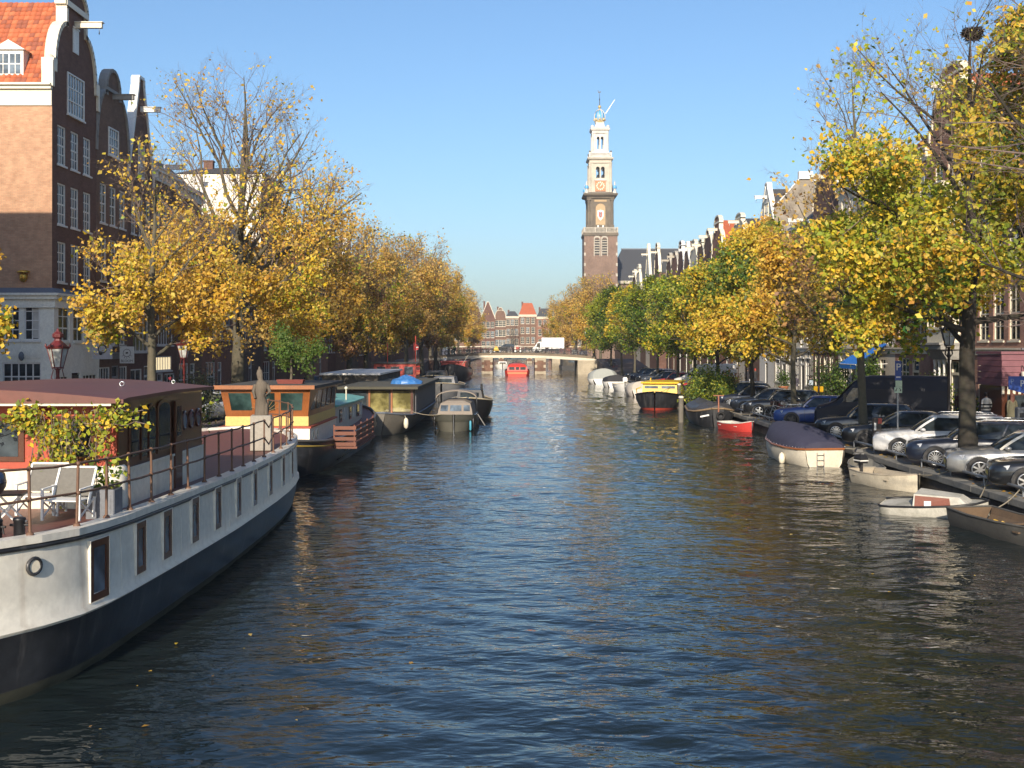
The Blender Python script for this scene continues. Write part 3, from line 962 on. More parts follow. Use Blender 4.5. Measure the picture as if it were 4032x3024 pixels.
# windows in the sunny pink side wall that faces the camera
pink = [o for o in bpy.data.objects if o.get('label', '').startswith('pink brick house with red')][0]
for yy_, zz_ in ((1.2, 5.2), (4.2, 5.2), (1.2, 9.2), (4.2, 9.2)):
    window(pink, -.05, zz_ - QZ, 1.3, 2.3, 3, 4, WHITE, GLASS_B, y=yy_ + 1.3, recess=.045, rz=-math.pi / 2, each=False)
m = MB(); m.box(-.14, -.004, .05, 9.9, 12.0 - QZ, 13.1 - QZ); m.box(-.10, -.004, .05, 9.9, 3.3 - QZ, 4.3 - QZ); m.build('side_cornice', WHITE, pink)

# the row across the side street, out of view on the left: its shadow lies on the corner house and the boat deck
house('neighbouring house across the side street, out of view on the left', 'L', 30.0, 41.0, 15.4, [(11, 13, 4, 1.0, 2, 4), (7.5, 9.8, 4, 1.0, 2, 4)], BR_RED, 'cornice', 16.6, SLATE, depth=16, group=LG)

# ---- right bank, near to far
RG = 'houses on the right bank'
R_ = [
    # ya, yb, eave, rows, wall, gable, top, roof, trim, label
    (46.0, 52.6, 15.5, 3, BR_RED, 'cornice', 17.5, SLATE, WHITE, 'brick house at the right edge above the purple shopfront'),
    (52.6, 58.4, 15.8, 3, BR_PINK, 'cornice', 18.0, SLATE, CREAM, 'pink brick house with tall cream windows behind the striped walker'),
    (58.4, 64.6, 16.2, 3, BR_RED, 'neck', 20.0, TILE_RED, CREAM, 'red brick house with a cream bay over a grey bracketed canopy'),
    (64.6, 70.6, 16.0, 3, BR_PINK, 'cornice', 18.0, TILE_RED, CREAM, 'pale pink brick house with three narrow windows behind the parking sign'),
    (70.6, 76.6, 15.6, 3, PLASTER, 'cornice', 17.4, SLATE, CREAM, 'pale house with cream pilasters and the blue shop awning'),
    (76.6, 83.0, 16.4, 3, PLASTER, 'cornice', 18.2, SLATE, CREAM, 'pale plastered house behind the tall half bare tree'),
    (83.0, 90.0, 15.4, 3, BR_DARK, 'bell', 18.6, SLATE, CREAM, 'dark brick house with a curved grey gable and hoist beam'),
    (90.0, 97.0, 14.6, 3, PLASTER, 'cornice', 16.4, SLATE, WHITE, 'cream house with a lead covered dormer under the grey boarded wall'),
    (97.0, 103.6, 14.4, 3, PLASTER, 'cornice', 15.6, SLATE, WHITE, 'low pale house in front of the grey boarded side wall'),
]
for i, (ya, yb, ev, n, wl, g, tp, rf, tr, lb) in enumerate(R_):
    house(lb, 'R', ya, yb, ev, [(ev - 3.6, ev - 1.2, n, 1.15, 2, 4), (ev - 7.4, ev - 4.7, n, 1.2, 2, 4), (ev - 11.0, ev - 8.3, n, 1.2, 2, 4)], wl, g, tp, rf,
          trim=tr, frames=CREAM if tr is CREAM else WHITE, ground=[('win', .5, 1.3, 2.0, 2.5, 3, 3), ('door', 3.1, .8, 1.1, 2.9)] + ([('win', 4.6, 1.3, 1.2, 2.5, 2, 3)] if yb - ya > 6 else []), front=4.35, group=RG)
# the tall white house with hoist beam and grey boarded side wall
BOARDS = wood('grey_boards', (.32, .27, .21), (.22, .19, .15), .6, .9, 1)
hx = house('tall white gabled house with a long hoist beam and grey boarded side wall', 'R', 103.6, 109.8, 15.8, [(12.4, 14.8, 3, 1.1, 2, 4), (8.8, 11.3, 3, 1.1, 2, 4), (5.2, 7.7, 3, 1.1, 2, 4)], PLASTER_W, 'spout', 20.0, SLATE,
           sidewall=BOARDS, trim=WHITE, frames=CREAM, attic=(15.6, 18.2, 1.7, 3, 3), group=RG, ground=[('door', 2.5, .8, 1.1, 2.9)])
m = MB(); W_ = 6.2
m.prism([(.0, 14.4 - QZ), (9, 14.4 - QZ), (9, 16.2 - QZ), (3.4, 20.0 - QZ), (2.3, 20.0 - QZ), (.35, 17.7 - QZ), (.0, 17.7 - QZ)], W_ + .02, W_ + .22, 0, 'x')
m.build('boarded_gable', BOARDS, hx)
m = MB()
for a, b in (((.0, 17.4), (2.3, 20.0)), ((3.4, 20.0), (9, 16.2))):
    m.bar((W_ + .12, a[0], a[1] - QZ + .07), (W_ + .12, b[0], b[1] - QZ + .07), .34, .10)
m.box(W_ - .1, W_ + .4, 2.2, 3.5, 20.0 - QZ, 20.7 - QZ)
m.build('verge', WHITE, hx)
yy = 109.8
spec = [(7.0, 15.4, 'cornice', 17.2, BR_BROWN, SLATE), (6.4, 16.0, 'neck', 19.6, PLASTER, SLATE), (6.0, 15.2, 'cornice', 17.0, BR_RED, SLATE), (7.2, 15.2, 'neck', 19.6, BR_RED, TILE_RED), (5.6, 15.8, 'bell', 19.0, BR_DARK, SLATE), (5.4, 15.6, 'neck', 19.2, BR_BROWN, SLATE),
        (6.2, 15.4, 'neck', 19.4, PLASTER, SLATE), (5.6, 15.8, 'spout', 19.6, BR_BROWN, TILE_RED), (6.0, 15.4, 'neck', 19.4, BR_DARK, SLATE), (6.4, 15.8, 'bell', 19.2, BR_RED, SLATE), (6.0, 15.0, 'neck', 18.8, BR_DARK, SLATE)]
labs = ['brown house with flat cornice beyond the tall white house', 'pale house with neck gable, second beyond the tall white house', 'red brick house with flat cornice left of the tall white house', 'house with neck gable and bright red tiled roof facing the camera',
        'dark house with bell gable left of the bright red roof', 'brown house with neck gable, second left of the red roof', 'pale house with neck gable, third left of the red roof', 'narrow house with pointed gable, fourth left of the red roof',
        'dark neck gabled house, fifth left of the red roof', 'red bell gabled house near the right end of the far bridge', 'dark neck gabled corner house at the right end of the far bridge']
for (W_, ev, g, tp, wl, rf), lb in zip(spec, labs):
    ev += RNG.uniform(-.5, .5); tp += RNG.uniform(-.9, .5)
    house(lb, 'R', yy, yy + W_, ev, [(ev - 3.4, ev - 1.2, 3, 1.0, 2, 3), (ev - 7.0, ev - 4.6, 3, 1.0, 2, 3), (ev - 10.6, ev - 8.2, 3, 1.0, 2, 3)], wl, g, tp, rf, trim=RNG.choice((WHITE, CREAM, STONE, GREYSTONE)), beam=RNG.random() < .7, group=RG, ground=[('door', 2.2, .8, 1.1, 2.9)])
    yy += W_
yy += 9.0
far_r = [(6, 17, 'neck', 22.0, BR_DARK, SLATE), (7, 16, 'cornice', 18.2, BR_DARK, SLATE), (6, 17.0, 'spout', 23.0, PLASTER, SLATE), (9, 14, 'cornice', 16.5, BR_BROWN, SLATE), (7, 16.0, 'neck', 20.5, PLASTER, SLATE), (8, 15.5, 'bell', 20.0, BR_DARK, SLATE), (40, 14, 'cornice', 16, BR_BROWN, SLATE)]
labf = ['white necked gable house just past the far bridge on the right', 'dark house with cornice past the far bridge below the church roof', 'pale house with tall pointed gable below the church roof', 'wide dark slate roofed house in front of the church',
        'pale neck gabled house right of the church tower', 'dark bell gabled house right of the church tower', 'long brown block far along the right bank']
for (W_, ev, g, tp, wl, rf), lb in zip(far_r, labf):
    house(lb, 'R', yy, yy + W_, ev, [(ev - 3.4, ev - 1.2, max(2, int(W_ / 2.2)), 1.0, 2, 3), (ev - 7.0, ev - 4.6, max(2, int(W_ / 2.2)), 1.0, 2, 3)], wl, g, tp, rf, trim=CREAM, group=RG, beam=W_ < 20)
    yy += W_

# ---- the houses that close the view where the canal bends
EG = 'houses closing the view at the canal bend'
xx = -24.0
ends = [(5.5, 17.0, 'neck', 21.5, BR_BROWN, SLATE, 'brown house with white neck gable at the left of the canal bend'), (6.0, 16.0, 'neck', 20.6, BR_DARK, TILE_DK, 'dark house with round topped gable at the canal bend'), (5.2, 14.5, 'spout', 20.6, BR_DARK, TILE_DK, 'black and white pointed gable house at the canal bend'),
        (3.8, 15.0, 'bell', 18.6, BR_BROWN, SLATE, 'narrow house with pale bell gable at the canal bend'), (4.8, 15.4, 'cornice', 17.4, BR_BROWN, SLATE, 'brown house with dark slate roof at the canal bend'), (6.4, 16.0, 'cornice', 20.4, BR_BROWN, TILE_RED, 'brown house with red tiled roof at the canal bend'),
        (6.2, 15.2, 'cornice', 18.4, BR_RED, SLATE, 'red brick house with black slate roof at the canal bend'), (6.0, 15.5, 'bell', 19.5, BR_RED, SLATE, 'red bell gabled house behind the truck at the canal bend'), (7.0, 15.0, 'cornice', 17.0, BR_BROWN, SLATE, 'brown house at the right of the canal bend'), (8.0, 15.0, 'cornice', 17.0, BR_DARK, SLATE, 'dark corner house at the right of the canal bend')]
for (W_, ev, g, tp, wl, rf, lb) in ends:
    house(lb, 'E', xx, xx + W_, ev, [(ev - 3.2, ev - 1.0, 3, 1.25, 2, 3), (ev - 6.8, ev - 4.4, 3, 1.25, 2, 3), (ev - 10.4, ev - 8.0, 3, 1.25, 2, 3)], wl, g, tp, rf, trim=CREAM, frames=CREAM, group=EG, x_front=405.0 + RNG.uniform(-.4, .4), beam=False,
          ground=[('win', .6, 1.2, 1.8, 2.4, 2, 2), ('door', 3.2, .75, 1.1, 2.7)], front=4.6)
    xx += W_
# ------------------------------------------------------------------ church tower and church
TSTONE = paint('tower_sandstone', (.52, .48, .40), .85, .75, .35, bump=.1, dirtcol=(.30, .26, .20))
TDARK = paint('tower_dark_stone', (.135, .115, .09), .9, .7, .30, bump=.1, dirtcol=(.27, .22, .15))
TPALE = paint('tower_pale', (.62, .60, .55), .7, .65, .5, bump=.1)
TBRICK = brick('tower_brick', (.25, .165, .125), (.21, .14, .105), (.24, .19, .16), .3, .09, .3)
CBLUE = paint('crown_blue', (.10, .36, .68), .35, .2, .6)
GOLDM = flat('gold_leaf', (.58, .44, .2), .5, .3)
CLOCKRED = paint('clock_red', (.62, .17, .06), .5, .15, .5)


def church_tower():
    root = thing('church_tower', 'tall stone and brick church tower with blue imperial crown and clock', 'tower', (26.4, 350.0, QZ), 0)
    z = lambda v: v - QZ
    def ringc(m, r, z0, z1, proud=.0, mi=0): m.sqlathe([(r, z(z0)), (r, z(z1))], (0, 0, 0), mi)
    # brick shaft with paired louvred openings
    m = MB(); w_ = 5.15
    hs = [(w_ - 1.9, z(32.8), 1.5, 5.0), (w_ + .4, z(32.8), 1.5, 5.0)]
    h = MB(); holed_wall(h, 2 * w_, 0, z(39.2), hs, .5, 0)
    m.add([(a - w_, b - w_, c) for a, b, c in h.v], h.f)
    for rz in (90, 180, 270):
        R = Matrix.Rotation(math.radians(rz), 3, 'Z')
        m.add([tuple(R @ Vector(p)) for p in ((-w_, -w_, 0), (w_, -w_, 0), (w_, -w_, z(39.2)), (-w_, -w_, z(39.2)))], [(0, 1, 2, 3)])
    m.build('brick_shaft', TBRICK, root)
    m = MB()
    for sx in (-w_ - .05, w_ - .5):
        for k in range(12):
            q = MB(); q.box(sx, sx + .55, -w_ - .06, -w_ + .3, k * 3.2, k * 3.2 + .9); q.build('quoin', STONE, root)
    for hx in (-1.9, .4):
        m.box(hx - .28, hx - .02, -w_ - .08, -w_ + .3, z(32.4), z(38.3)); m.box(hx + 1.52, hx + 1.76, -w_ - .08, -w_ + .3, z(32.4), z(38.3))
        m.prism([(hx - .3, z(37.6))] + [(hx + .75 - 1.05 * math.cos(math.radians(a)), z(37.6) + 1.25 * math.sin(math.radians(a))) for a in range(0, 181, 20)][1:-1] + [(hx + 1.8, z(37.6)), (hx + 1.5, z(37.6))] + [(hx + .75 + .75 * math.cos(math.radians(a)), z(37.6) + .6 * math.sin(math.radians(a))) for a in range(20, 180, 20)] + [(hx, z(37.6))], -w_ - .1, -w_ + .1)
    m.build('window_surround', STONE, root)
    m = MB()
    for hx in (-1.9, .4):
        for k in range(6):
            m.bar((hx + .75, -w_ + .15, z(33.3) + k * .78), (hx + .75, -w_ + .55, z(33.6) + k * .78), 1.46, .10)
    m.build('louvre', STONE, root)
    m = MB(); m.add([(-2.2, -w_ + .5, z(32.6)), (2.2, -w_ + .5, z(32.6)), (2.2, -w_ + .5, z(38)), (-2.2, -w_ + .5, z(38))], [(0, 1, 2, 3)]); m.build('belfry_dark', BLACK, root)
    # first cornice and balustrade
    m = MB(); m.sqlathe([(5.2, z(38.6)), (5.45, z(38.9)), (5.5, z(39.4)), (5.3, z(39.6)), (5.3, z(39.75)), (5.0, z(39.75))]); m.build('cornice', TDARK, root)
    def balustrade(r, z0, z1, mat, n, posts=(-1, -.34, .34, 1)):
        m = MB(); t = .16
        for rz in (0, 90, 180, 270):
            R = Matrix.Rotation(math.radians(rz), 3, 'Z')
            def bx(x0, x1, y0, y1, a, b):
                s_ = MB().box(x0, x1, y0, y1, a, b); m.add([tuple(R @ Vector(p)) for p in s_.v], s_.f)
            bx(-r + t, r - t, -r - t, -r + t, z1 - .22, z1); bx(-r + t, r - t, -r - t, -r + t, z0, z0 + .16)
            for i in range(n):
                x = -r + .5 + (2 * r - 1.0) * i / (n - 1); bx(x - .10, x + .10, -r - .09, -r + .09, z0 + .16, z1 - .22)
            for p in posts: bx(p * r - .24, p * r + .24, -r - .23, -r + .23, z0, z1 + .12)
        return m.build('balustrade', mat, root)
    balustrade(5.1, z(39.75), z(41.3), STONE, 25)
    # dark stone stage with the arched niche and shield
    m = MB(); r = 3.75; m.sqlathe([(r, z(39.7)), (r, z(51.0))])
    for sx in (-1, 1):
        for yy_ in (-1, 1):
            cx, cy = sx * (r - .15), yy_ * (r - .15)
            m.box(cx - .62, cx + .62, cy - .62, cy + .62, z(39.7), z(42.2)); m.lathe([(.5, z(42.2)), (.46, z(49.2)), (.52, z(49.3)), (.6, z(49.9))], 12, (cx, cy, 0)); m.box(cx - .66, cx + .66, cy - .66, cy + .66, z(49.9), z(50.4))
    m.build('stone_stage', TDARK, root)
    m = MB(); m.prism([(-1.5, z(42.3)), (1.5, z(42.3)), (1.5, z(47.4))] + arc(0, z(47.4), 1.5, 1.5, 0, 180, 10)[1:-1] + [(-1.5, z(47.4))], -r - .06, -r + .1); m.box(-1.9, 1.9, -r - .12, -r, z(49.4), z(50.0)); m.build('niche', paint('niche_ochre', (.46, .33, .19), .8, .4, .5), root)
    m = MB()
    for sx in (-1, 1): m.box(sx * 1.78 - .24, sx * 1.78 + .24, -r - .2, -r + .1, z(42.0), z(47.5)); m.box(sx * 2.4 - .2, sx * 2.4 + .2, -r - .12, -r + .1, z(42.0), z(49.3))
    ol = arc(0, z(47.4), 2.0, 2.05, 0, 180, 12) + arc(0, z(47.4), 1.52, 1.52, 180, 0, 12); m.prism(ol, -r - .2, -r + .1)
    m.box(-2.0, 2.0, -r - .25, -r + .1, z(41.2), z(42.29))
    m.build('arch', TDARK, root)
    m = MB(); sh = [(-.78, 0), (-.78, 1.3), (0, 1.55), (.78, 1.3), (.78, 0), (.45, -.7), (0, -1.15), (-.45, -.7)]
    m.prism([(a * 1.25, z(45.0) + b * 1.25) for a, b in sh][::-1], -r - .13, -r - .05); sd = m.build('shield', WHITE, root)
    m = MB(); m.prism([(a * .72, z(45.1) + b * .80) for a, b in sh][::-1], -r - .16, -r - .131); m.build('shield_field', paint('shield_red', (.55, .08, .07), .5, .1), sd)
    m = MB(); m.prism([(a * .26, z(45.1) + b * .80) for a, b in sh][::-1], -r - .18, -r - .161); m.build('shield_pale', BLACK, sd)
    m = MB()
    for k in (-.55, .15, .85):
        for q in (1, -1): m.bar((-.16, -r - .19, z(45.1) + k - .16 * q), (.16, -r - .19, z(45.1) + k + .16 * q), .02, .09)
    m.build('shield_cross', WHITE, sd)
    m = MB(); m.box(-1.0, -.55, -r - .27, -r - .251, z(41.5), z(42.1)); m.box(.55, 1.0, -r - .27, -r - .251, z(41.5), z(42.1)); m.build('stone_block', WHITE, root)
    # second cornice
    m = MB(); m.sqlathe([(3.9, z(50.3)), (4.3, z(50.6)), (4.3, z(50.9)), (5.1, z(51.2)), (5.35, z(51.6)), (5.35, z(51.8)), (4.4, z(52.3)), (3.5, z(52.3))]); m.build('cornice', TDARK, root)
    m = MB()
    for sx in (-1, 1):
        for sy in (-1, 1): m.lathe([(.75, z(51.85)), (.5, z(52.7)), (.3, z(53.0)), (.62, z(53.6)), (.6, z(54.1)), (.25, z(54.5)), (.2, z(55.2)), (.02, z(55.9))], 10, (sx * 4.35, sy * 4.35, 0))
    m.build('urn', TPALE, root)
    m = MB()
    for sx in (-1, 1):
        for sy in (-1, 1): m.lathe([(.55, z(53.35)), (.66, z(53.62)), (.64, z(54.05)), (.4, z(54.35))], 10, (sx * 4.35, sy * 4.35, 0))
    m.build('urn_band', CBLUE, root)
    # clock stage: open arches above, clock below
    def stage(r, z0, z1, aw, a0, a1, mat, colr):
        m = MB()
        for sx in (-1, 1):
            for sy in (-1, 1):
                m.box(min(sx * r, sx * (r - .9)), max(sx * r, sx * (r - .9)), min(sy * r, sy * (r - .9)), max(sy * r, sy * (r - .9)), z(z0), z(z1))
                m.lathe([(colr * 1.2, z(z0)), (colr, z(z0) + .4), (colr * .9, z(z1) - .5), (colr * 1.25, z(z1))], 10, (sx * (r + .05), sy * (r + .05), 0))
        for rz in (0, 90, 180, 270):
            R = Matrix.Rotation(math.radians(rz), 3, 'Z')
            h = MB(); W_ = 2 * (r - .9)
            hs = [(W_ / 2 - aw - .22, z(a0), aw, a1 - a0), (W_ / 2 + .22, z(a0), aw, a1 - a0)]
            holed_wall(h, W_, z(z0), z(z1), hs, .7, 0)
            for hx in hs:      # round the heads
                cx = hx[0] + aw / 2
                for sg in (-1, 1):
                    P = [(cx + sg * aw / 2, z(a1))] + [(cx + sg * aw / 2 * math.cos(math.radians(t_)), z(a1) - aw / 2 + aw / 2 * math.sin(math.radians(t_))) for t_ in (0, 22, 45, 67, 90)]
                    h.prism(P if sg > 0 else P[::-1], .02, .6)
            m.add([tuple(R @ Vector((a - W_ / 2, b - r + .12, c))) for a, b, c in h.v], h.f)
        m.sqlathe([(r - .3, z(z1)), (r - .3, z(z1) + .02)])
        return m.build('stage', mat, root)
    stage(3.2, 52.2, 61.6, 1.12, 56.9, 60.4, TSTONE, .42)
    m = MB(); m.box(-1.62, 1.62, -3.42, -3.09, z(52.75), z(55.99)); m.prism([(-1.9, z(56.0)), (1.9, z(56.0)), (0, z(56.75))], -3.5, -3.09); cf = m.build('clock', CLOCKRED, root)
    m = MB(); m.prism([(-1.8, z(56.02)), (1.8, z(56.02)), (1.9, z(56.12)), (0, z(56.85)), (-1.9, z(56.12))], -3.56, -3.5); m.build('clock_pediment', TPALE, cf)
    m = MB()
    cz = z(54.37)
    for k in range(12):
        a = math.radians(30 * k); m.bar((.88 * math.sin(a), -3.45, cz + .88 * math.cos(a)), (1.34 * math.sin(a), -3.45, cz + 1.34 * math.cos(a)), .30 if k % 3 else .38, .05, 0, (0, 1, 0))
    m.build('hour_mark', CREAM, cf)
    m = MB(); a = math.radians(38); m.bar((-.2 * math.sin(a), -3.48, cz - .2 * math.cos(a)), (.75 * math.sin(a), -3.48, cz + .75 * math.cos(a)), .24, .05, 0, (0, 1, 0)); a = math.radians(28); m.bar((-.3 * math.sin(a), -3.50, cz - .3 * math.cos(a)), (1.15 * math.sin(a), -3.50, cz + 1.15 * math.cos(a)), .16, .04, 0, (0, 1, 0))
    m.build('clock_hand', CREAM, cf)
    m = MB()
    for bx_, bz, rr_ in ((-.75, 57.0, .5), (.8, 57.0, .55), (-.7, 59.0, .35), (.75, 59.1, .3)): m.lathe([(rr_, z(bz)), (rr_ * .8, z(bz) + .25), (rr_ * .6, z(bz) + .8), (rr_ * .3, z(bz) + 1.0)], 10, (bx_, -2.2, 0))
    m.box(-2, 2, -2.3, -2.1, z(60.1), z(60.3)); m.build('bell', DARKMETAL, root)
    m = MB(); m.sqlathe([(3.3, z(61.4)), (3.45, z(61.7)), (3.4, z(62.3)), (3.95, z(62.6)), (4.1, z(62.95)), (3.9, z(63.2)), (2.6, z(63.3))]); m.build('cornice', TSTONE, root)
    balustrade(3.3, z(63.3), z(64.7), TPALE, 17, (-1, 1))
    m = MB()
    for sx in (-1, 1):
        for sy in (-1, 1): m.ball((sx * 3.3, sy * 3.3, z(65.1)), .3, 8)
    m.build('finial', TDARK, root)
    # lantern
    m = MB(); m.sqlathe([(2.9, z(63.3)), (2.6, z(65.3)), (2.45, z(65.4))]); m.build('plinth', TPALE, root)
    stage(2.3, 65.3, 71.0, .82, 66.0, 69.9, TPALE, .30)
    m = MB(); m.sqlathe([(2.5, z(70.9)), (2.55, z(71.6)), (2.9, z(71.9)), (3.05, z(72.3)), (2.7, z(72.6)), (2.0, z(72.7)), (1.5, z(73.3)), (1.25, z(74.2)), (1.35, z(74.5)), (1.35, z(74.7))]); m.build('cornice', TPALE, root)
    m = MB()
    for sx in (-1, 1):
        for sy in (-1, 1): m.lathe([(.5, z(72.3)), (.62, z(72.7)), (.5, z(73.2)), (.1, z(73.5))], 8, (sx * 2.4, sy * 2.4, 0))
    m.build('scroll', TPALE, root)
    # imperial crown
    m = MB(); m.lathe([(1.15, z(74.7)), (1.45, z(75.3)), (1.6, z(76.1)), (1.5, z(77.1)), (1.05, z(78.0)), (.4, z(78.5)), (.2, z(78.7))], 16); cr = m.build('crown_dome', CBLUE, root)
    m = MB()
    for k in range(8):
        a = math.radians(22.5 + 45 * k)
        m.tube([(rr_ * math.cos(a), rr_ * math.sin(a), z(zz)) for rr_, zz in ((1.5, 75.1), (1.75, 75.8), (1.78, 76.5), (1.6, 77.4), (1.1, 78.2), (.4, 78.75))], .14, 5)
    m.build('crown_rib', TPALE, cr)
    m = MB(); m.lathe([(1.3, z(74.5)), (1.55, z(74.6)), (1.5, z(75.1)), (1.62, z(75.3))], 16)
    for k in range(8):
        a = math.radians(45 * k); m.lathe([(.24, z(75.2)), (.34, z(75.6)), (.05, z(76.0))], 6, (1.66 * math.cos(a), 1.66 * math.sin(a), 0))
    m.build('crown_band', GOLDM, cr)
    m = MB(); m.lathe([(.34, z(78.5)), (.24, z(79.0)), (.2, z(79.1))], 8); m.ball((0, 0, z(79.6)), .52, 12); m.build('orb', GOLDM, root)
    m = MB(); m.tube([(0, 0, z(80.0)), (0, 0, z(84.0))], [.14, .05], 6); m.ball((0, 0, z(81.9)), .2, 6, 0, 1.6); m.bar((-.45, 0, z(84.1)), (.4, 0, z(84.3)), .1, .3); m.bar((-.4, 0, z(84.3)), (-.5, 0, z(84.8)), .1, .16); m.build('weathercock', DARKMETAL, root)
    return root


church_tower()

t = thing('church', 'church with a big dark slate roof beside the tower', 'church', (46.0, 362.0, QZ), 0)
m = MB(); m.box(-15, 22, 0, 24, 0, 25.0); m.build('wall', TBRICK, t)
m = MB(); m.loft([[(-15.5, -.6, 25.0), (22, -.6, 25.0), (22, 24.6, 25.0), (-15.5, 24.6, 25.0)], [(-10.4, 11.6, 36.4), (22, 11.6, 36.4), (22, 12.4, 36.4), (-10.4, 12.4, 36.4)]]); rf = m.build('roof', SLATE, t)
m = MB(); m.box(-10.6, 22, 11.5, 12.5, 36.4, 36.75); m.build('ridge', LEAD, rf)
m = MB(); m.box(-1.7, 1.7, 2.0, 6.0, 27.5, 31.0); m.prism([(-2.2, 31.0), (2.2, 31.0), (0, 32.6)], 1.8, 8.0); m.build('dormer', TSTONE, t)
m = MB(); m.box(-15.7, 22, -.8, -.1, 24.3, 25.2); m.build('cornice', TSTONE, t)

# aeroplane trail high above
m = MB()
a, b = Vector(px(2385, 447, 6000)), Vector(px(2421, 392, 6000))
m.tube([a, a.lerp(b, .5), b], [3.2, 2.6, 1.4], 6)
ctm = flat('ice_trail', (.95, .95, .95), .9)
tag(m.build('contrail', ctm), 'short white aeroplane trail in the sky beside the tower crown', 'contrail', kind='stuff')
# ------------------------------------------------------------------ bicycles
TYRE = RUBBER


def wheel_mesh(r=.34):
    m = MB(); m.ring((0, 0, 0), r, .022, 18, 4, 'y', 0); m.ring((0, 0, 0), r - .03, .012, 14, 3, 'y', 1); m.disc((0, 0, 0), .035, 8, 'y', 1, .08)
    for k in range(9):
        a = math.radians(40 * k); m.bar((0, 0, 0), ((r - .03) * math.cos(a), 0, (r - .03) * math.sin(a)), .007, .007, 1)
    return m.mesh('wheel', [TYRE, CHROME])


_bw = wheel_mesh()
BIKEC = [paint('bike_black', (.015, .015, .017), .4, .2), paint('bike_green', (.03, .07, .05), .4, .2), paint('bike_red', (.30, .03, .03), .4, .2), paint('bike_silver', (.35, .36, .37), .35, .2), paint('bike_blue', (.03, .07, .18), .4, .2)]
SADDLE = paint('saddle_brown', (.06, .03, .02), .5, .2)


def make_bike(label, col, loc, rz, group, crate=False, lean=0.06, cratemat=None):
    t = thing('bicycle', label, 'bicycle', loc, rz, group)
    t.rotation_euler = (lean, 0, rz)
    for x in (-.53, .53): link('wheel', _bw, t, (x, 0, .36))
    m = MB()
    for a, b in (((-.53, 0, .36), (-.08, 0, .30)), ((-.08, 0, .30), (-.22, 0, .80)), ((-.53, 0, .36), (-.20, 0, .74)), ((-.08, 0, .30), (.36, 0, .76)), ((-.20, 0, .68), (.35, 0, .80)), ((.53, 0, .36), (.34, 0, .90))):
        m.tube([a, b], .018, 5)
    m.tube([(-.53, .03, .72), (-.15, .03, .70)], .012, 4); m.tube([(-.53, -.05, .36), (-.50, 0, .72)], .008, 4)
    m.build('frame', col, t)
    m = MB(); m.tube([(.34, 0, .88), (.33, 0, 1.02)], .014, 5); m.tube([(.18, -.28, 1.02), (.30, -.22, 1.05), (.34, 0, 1.02), (.30, .22, 1.05), (.18, .28, 1.02)], .013, 5); m.build('handlebar', CHROME, t)
    m = MB(); m.loft([[(-.36, -.09, .92), (-.36, .09, .92), (-.36, .09, .95), (-.36, -.09, .95)], [(-.26, -.10, .92), (-.26, .10, .92), (-.26, .10, .97), (-.26, -.10, .97)], [(-.10, -.02, .93), (-.10, .02, .93), (-.10, .02, .96), (-.10, -.02, .96)]]); m.tube([(-.22, 0, .78), (-.25, 0, .93)], .014, 5); m.build('saddle', SADDLE, t)
    m = MB(); m.ring((-.08, 0, .30), .085, .010, 10, 4, 'y'); m.bar((-.08, -.05, .30), (.05, -.05, .20), .02, .02); m.bar((-.08, .05, .30), (-.2, .05, .40), .02, .02); m.build('crank', DARKMETAL, t)
    if crate:
        m = MB(); m.box(.38, .78, -.2, .2, .76, .78); m.box(.38, .40, -.2, .2, .78, .98); m.box(.76, .78, -.2, .2, .78, .98); m.box(.40, .76, -.2, -.18, .78, .98); m.box(.40, .76, .18, .2, .78, .98); m.build('crate', cratemat or SADDLE, t)
    return t


# ------------------------------------------------------------------ bridges
BSTONE = paint('bridge_stone', (.44, .38, .28), .9, .5, .8, bump=.2, dirtcol=(.18, .15, .11))
BBRICK = brick('bridge_brick', (.24, .13, .085), (.19, .10, .07), (.22, .18, .14), .3, .1, .4)
BEAM = paint('bridge_beam', (.66, .60, .48), .7, .45, .6)
DECKB = paint('bridge_deck_edge', (.20, .16, .11), .85, .5, .8)


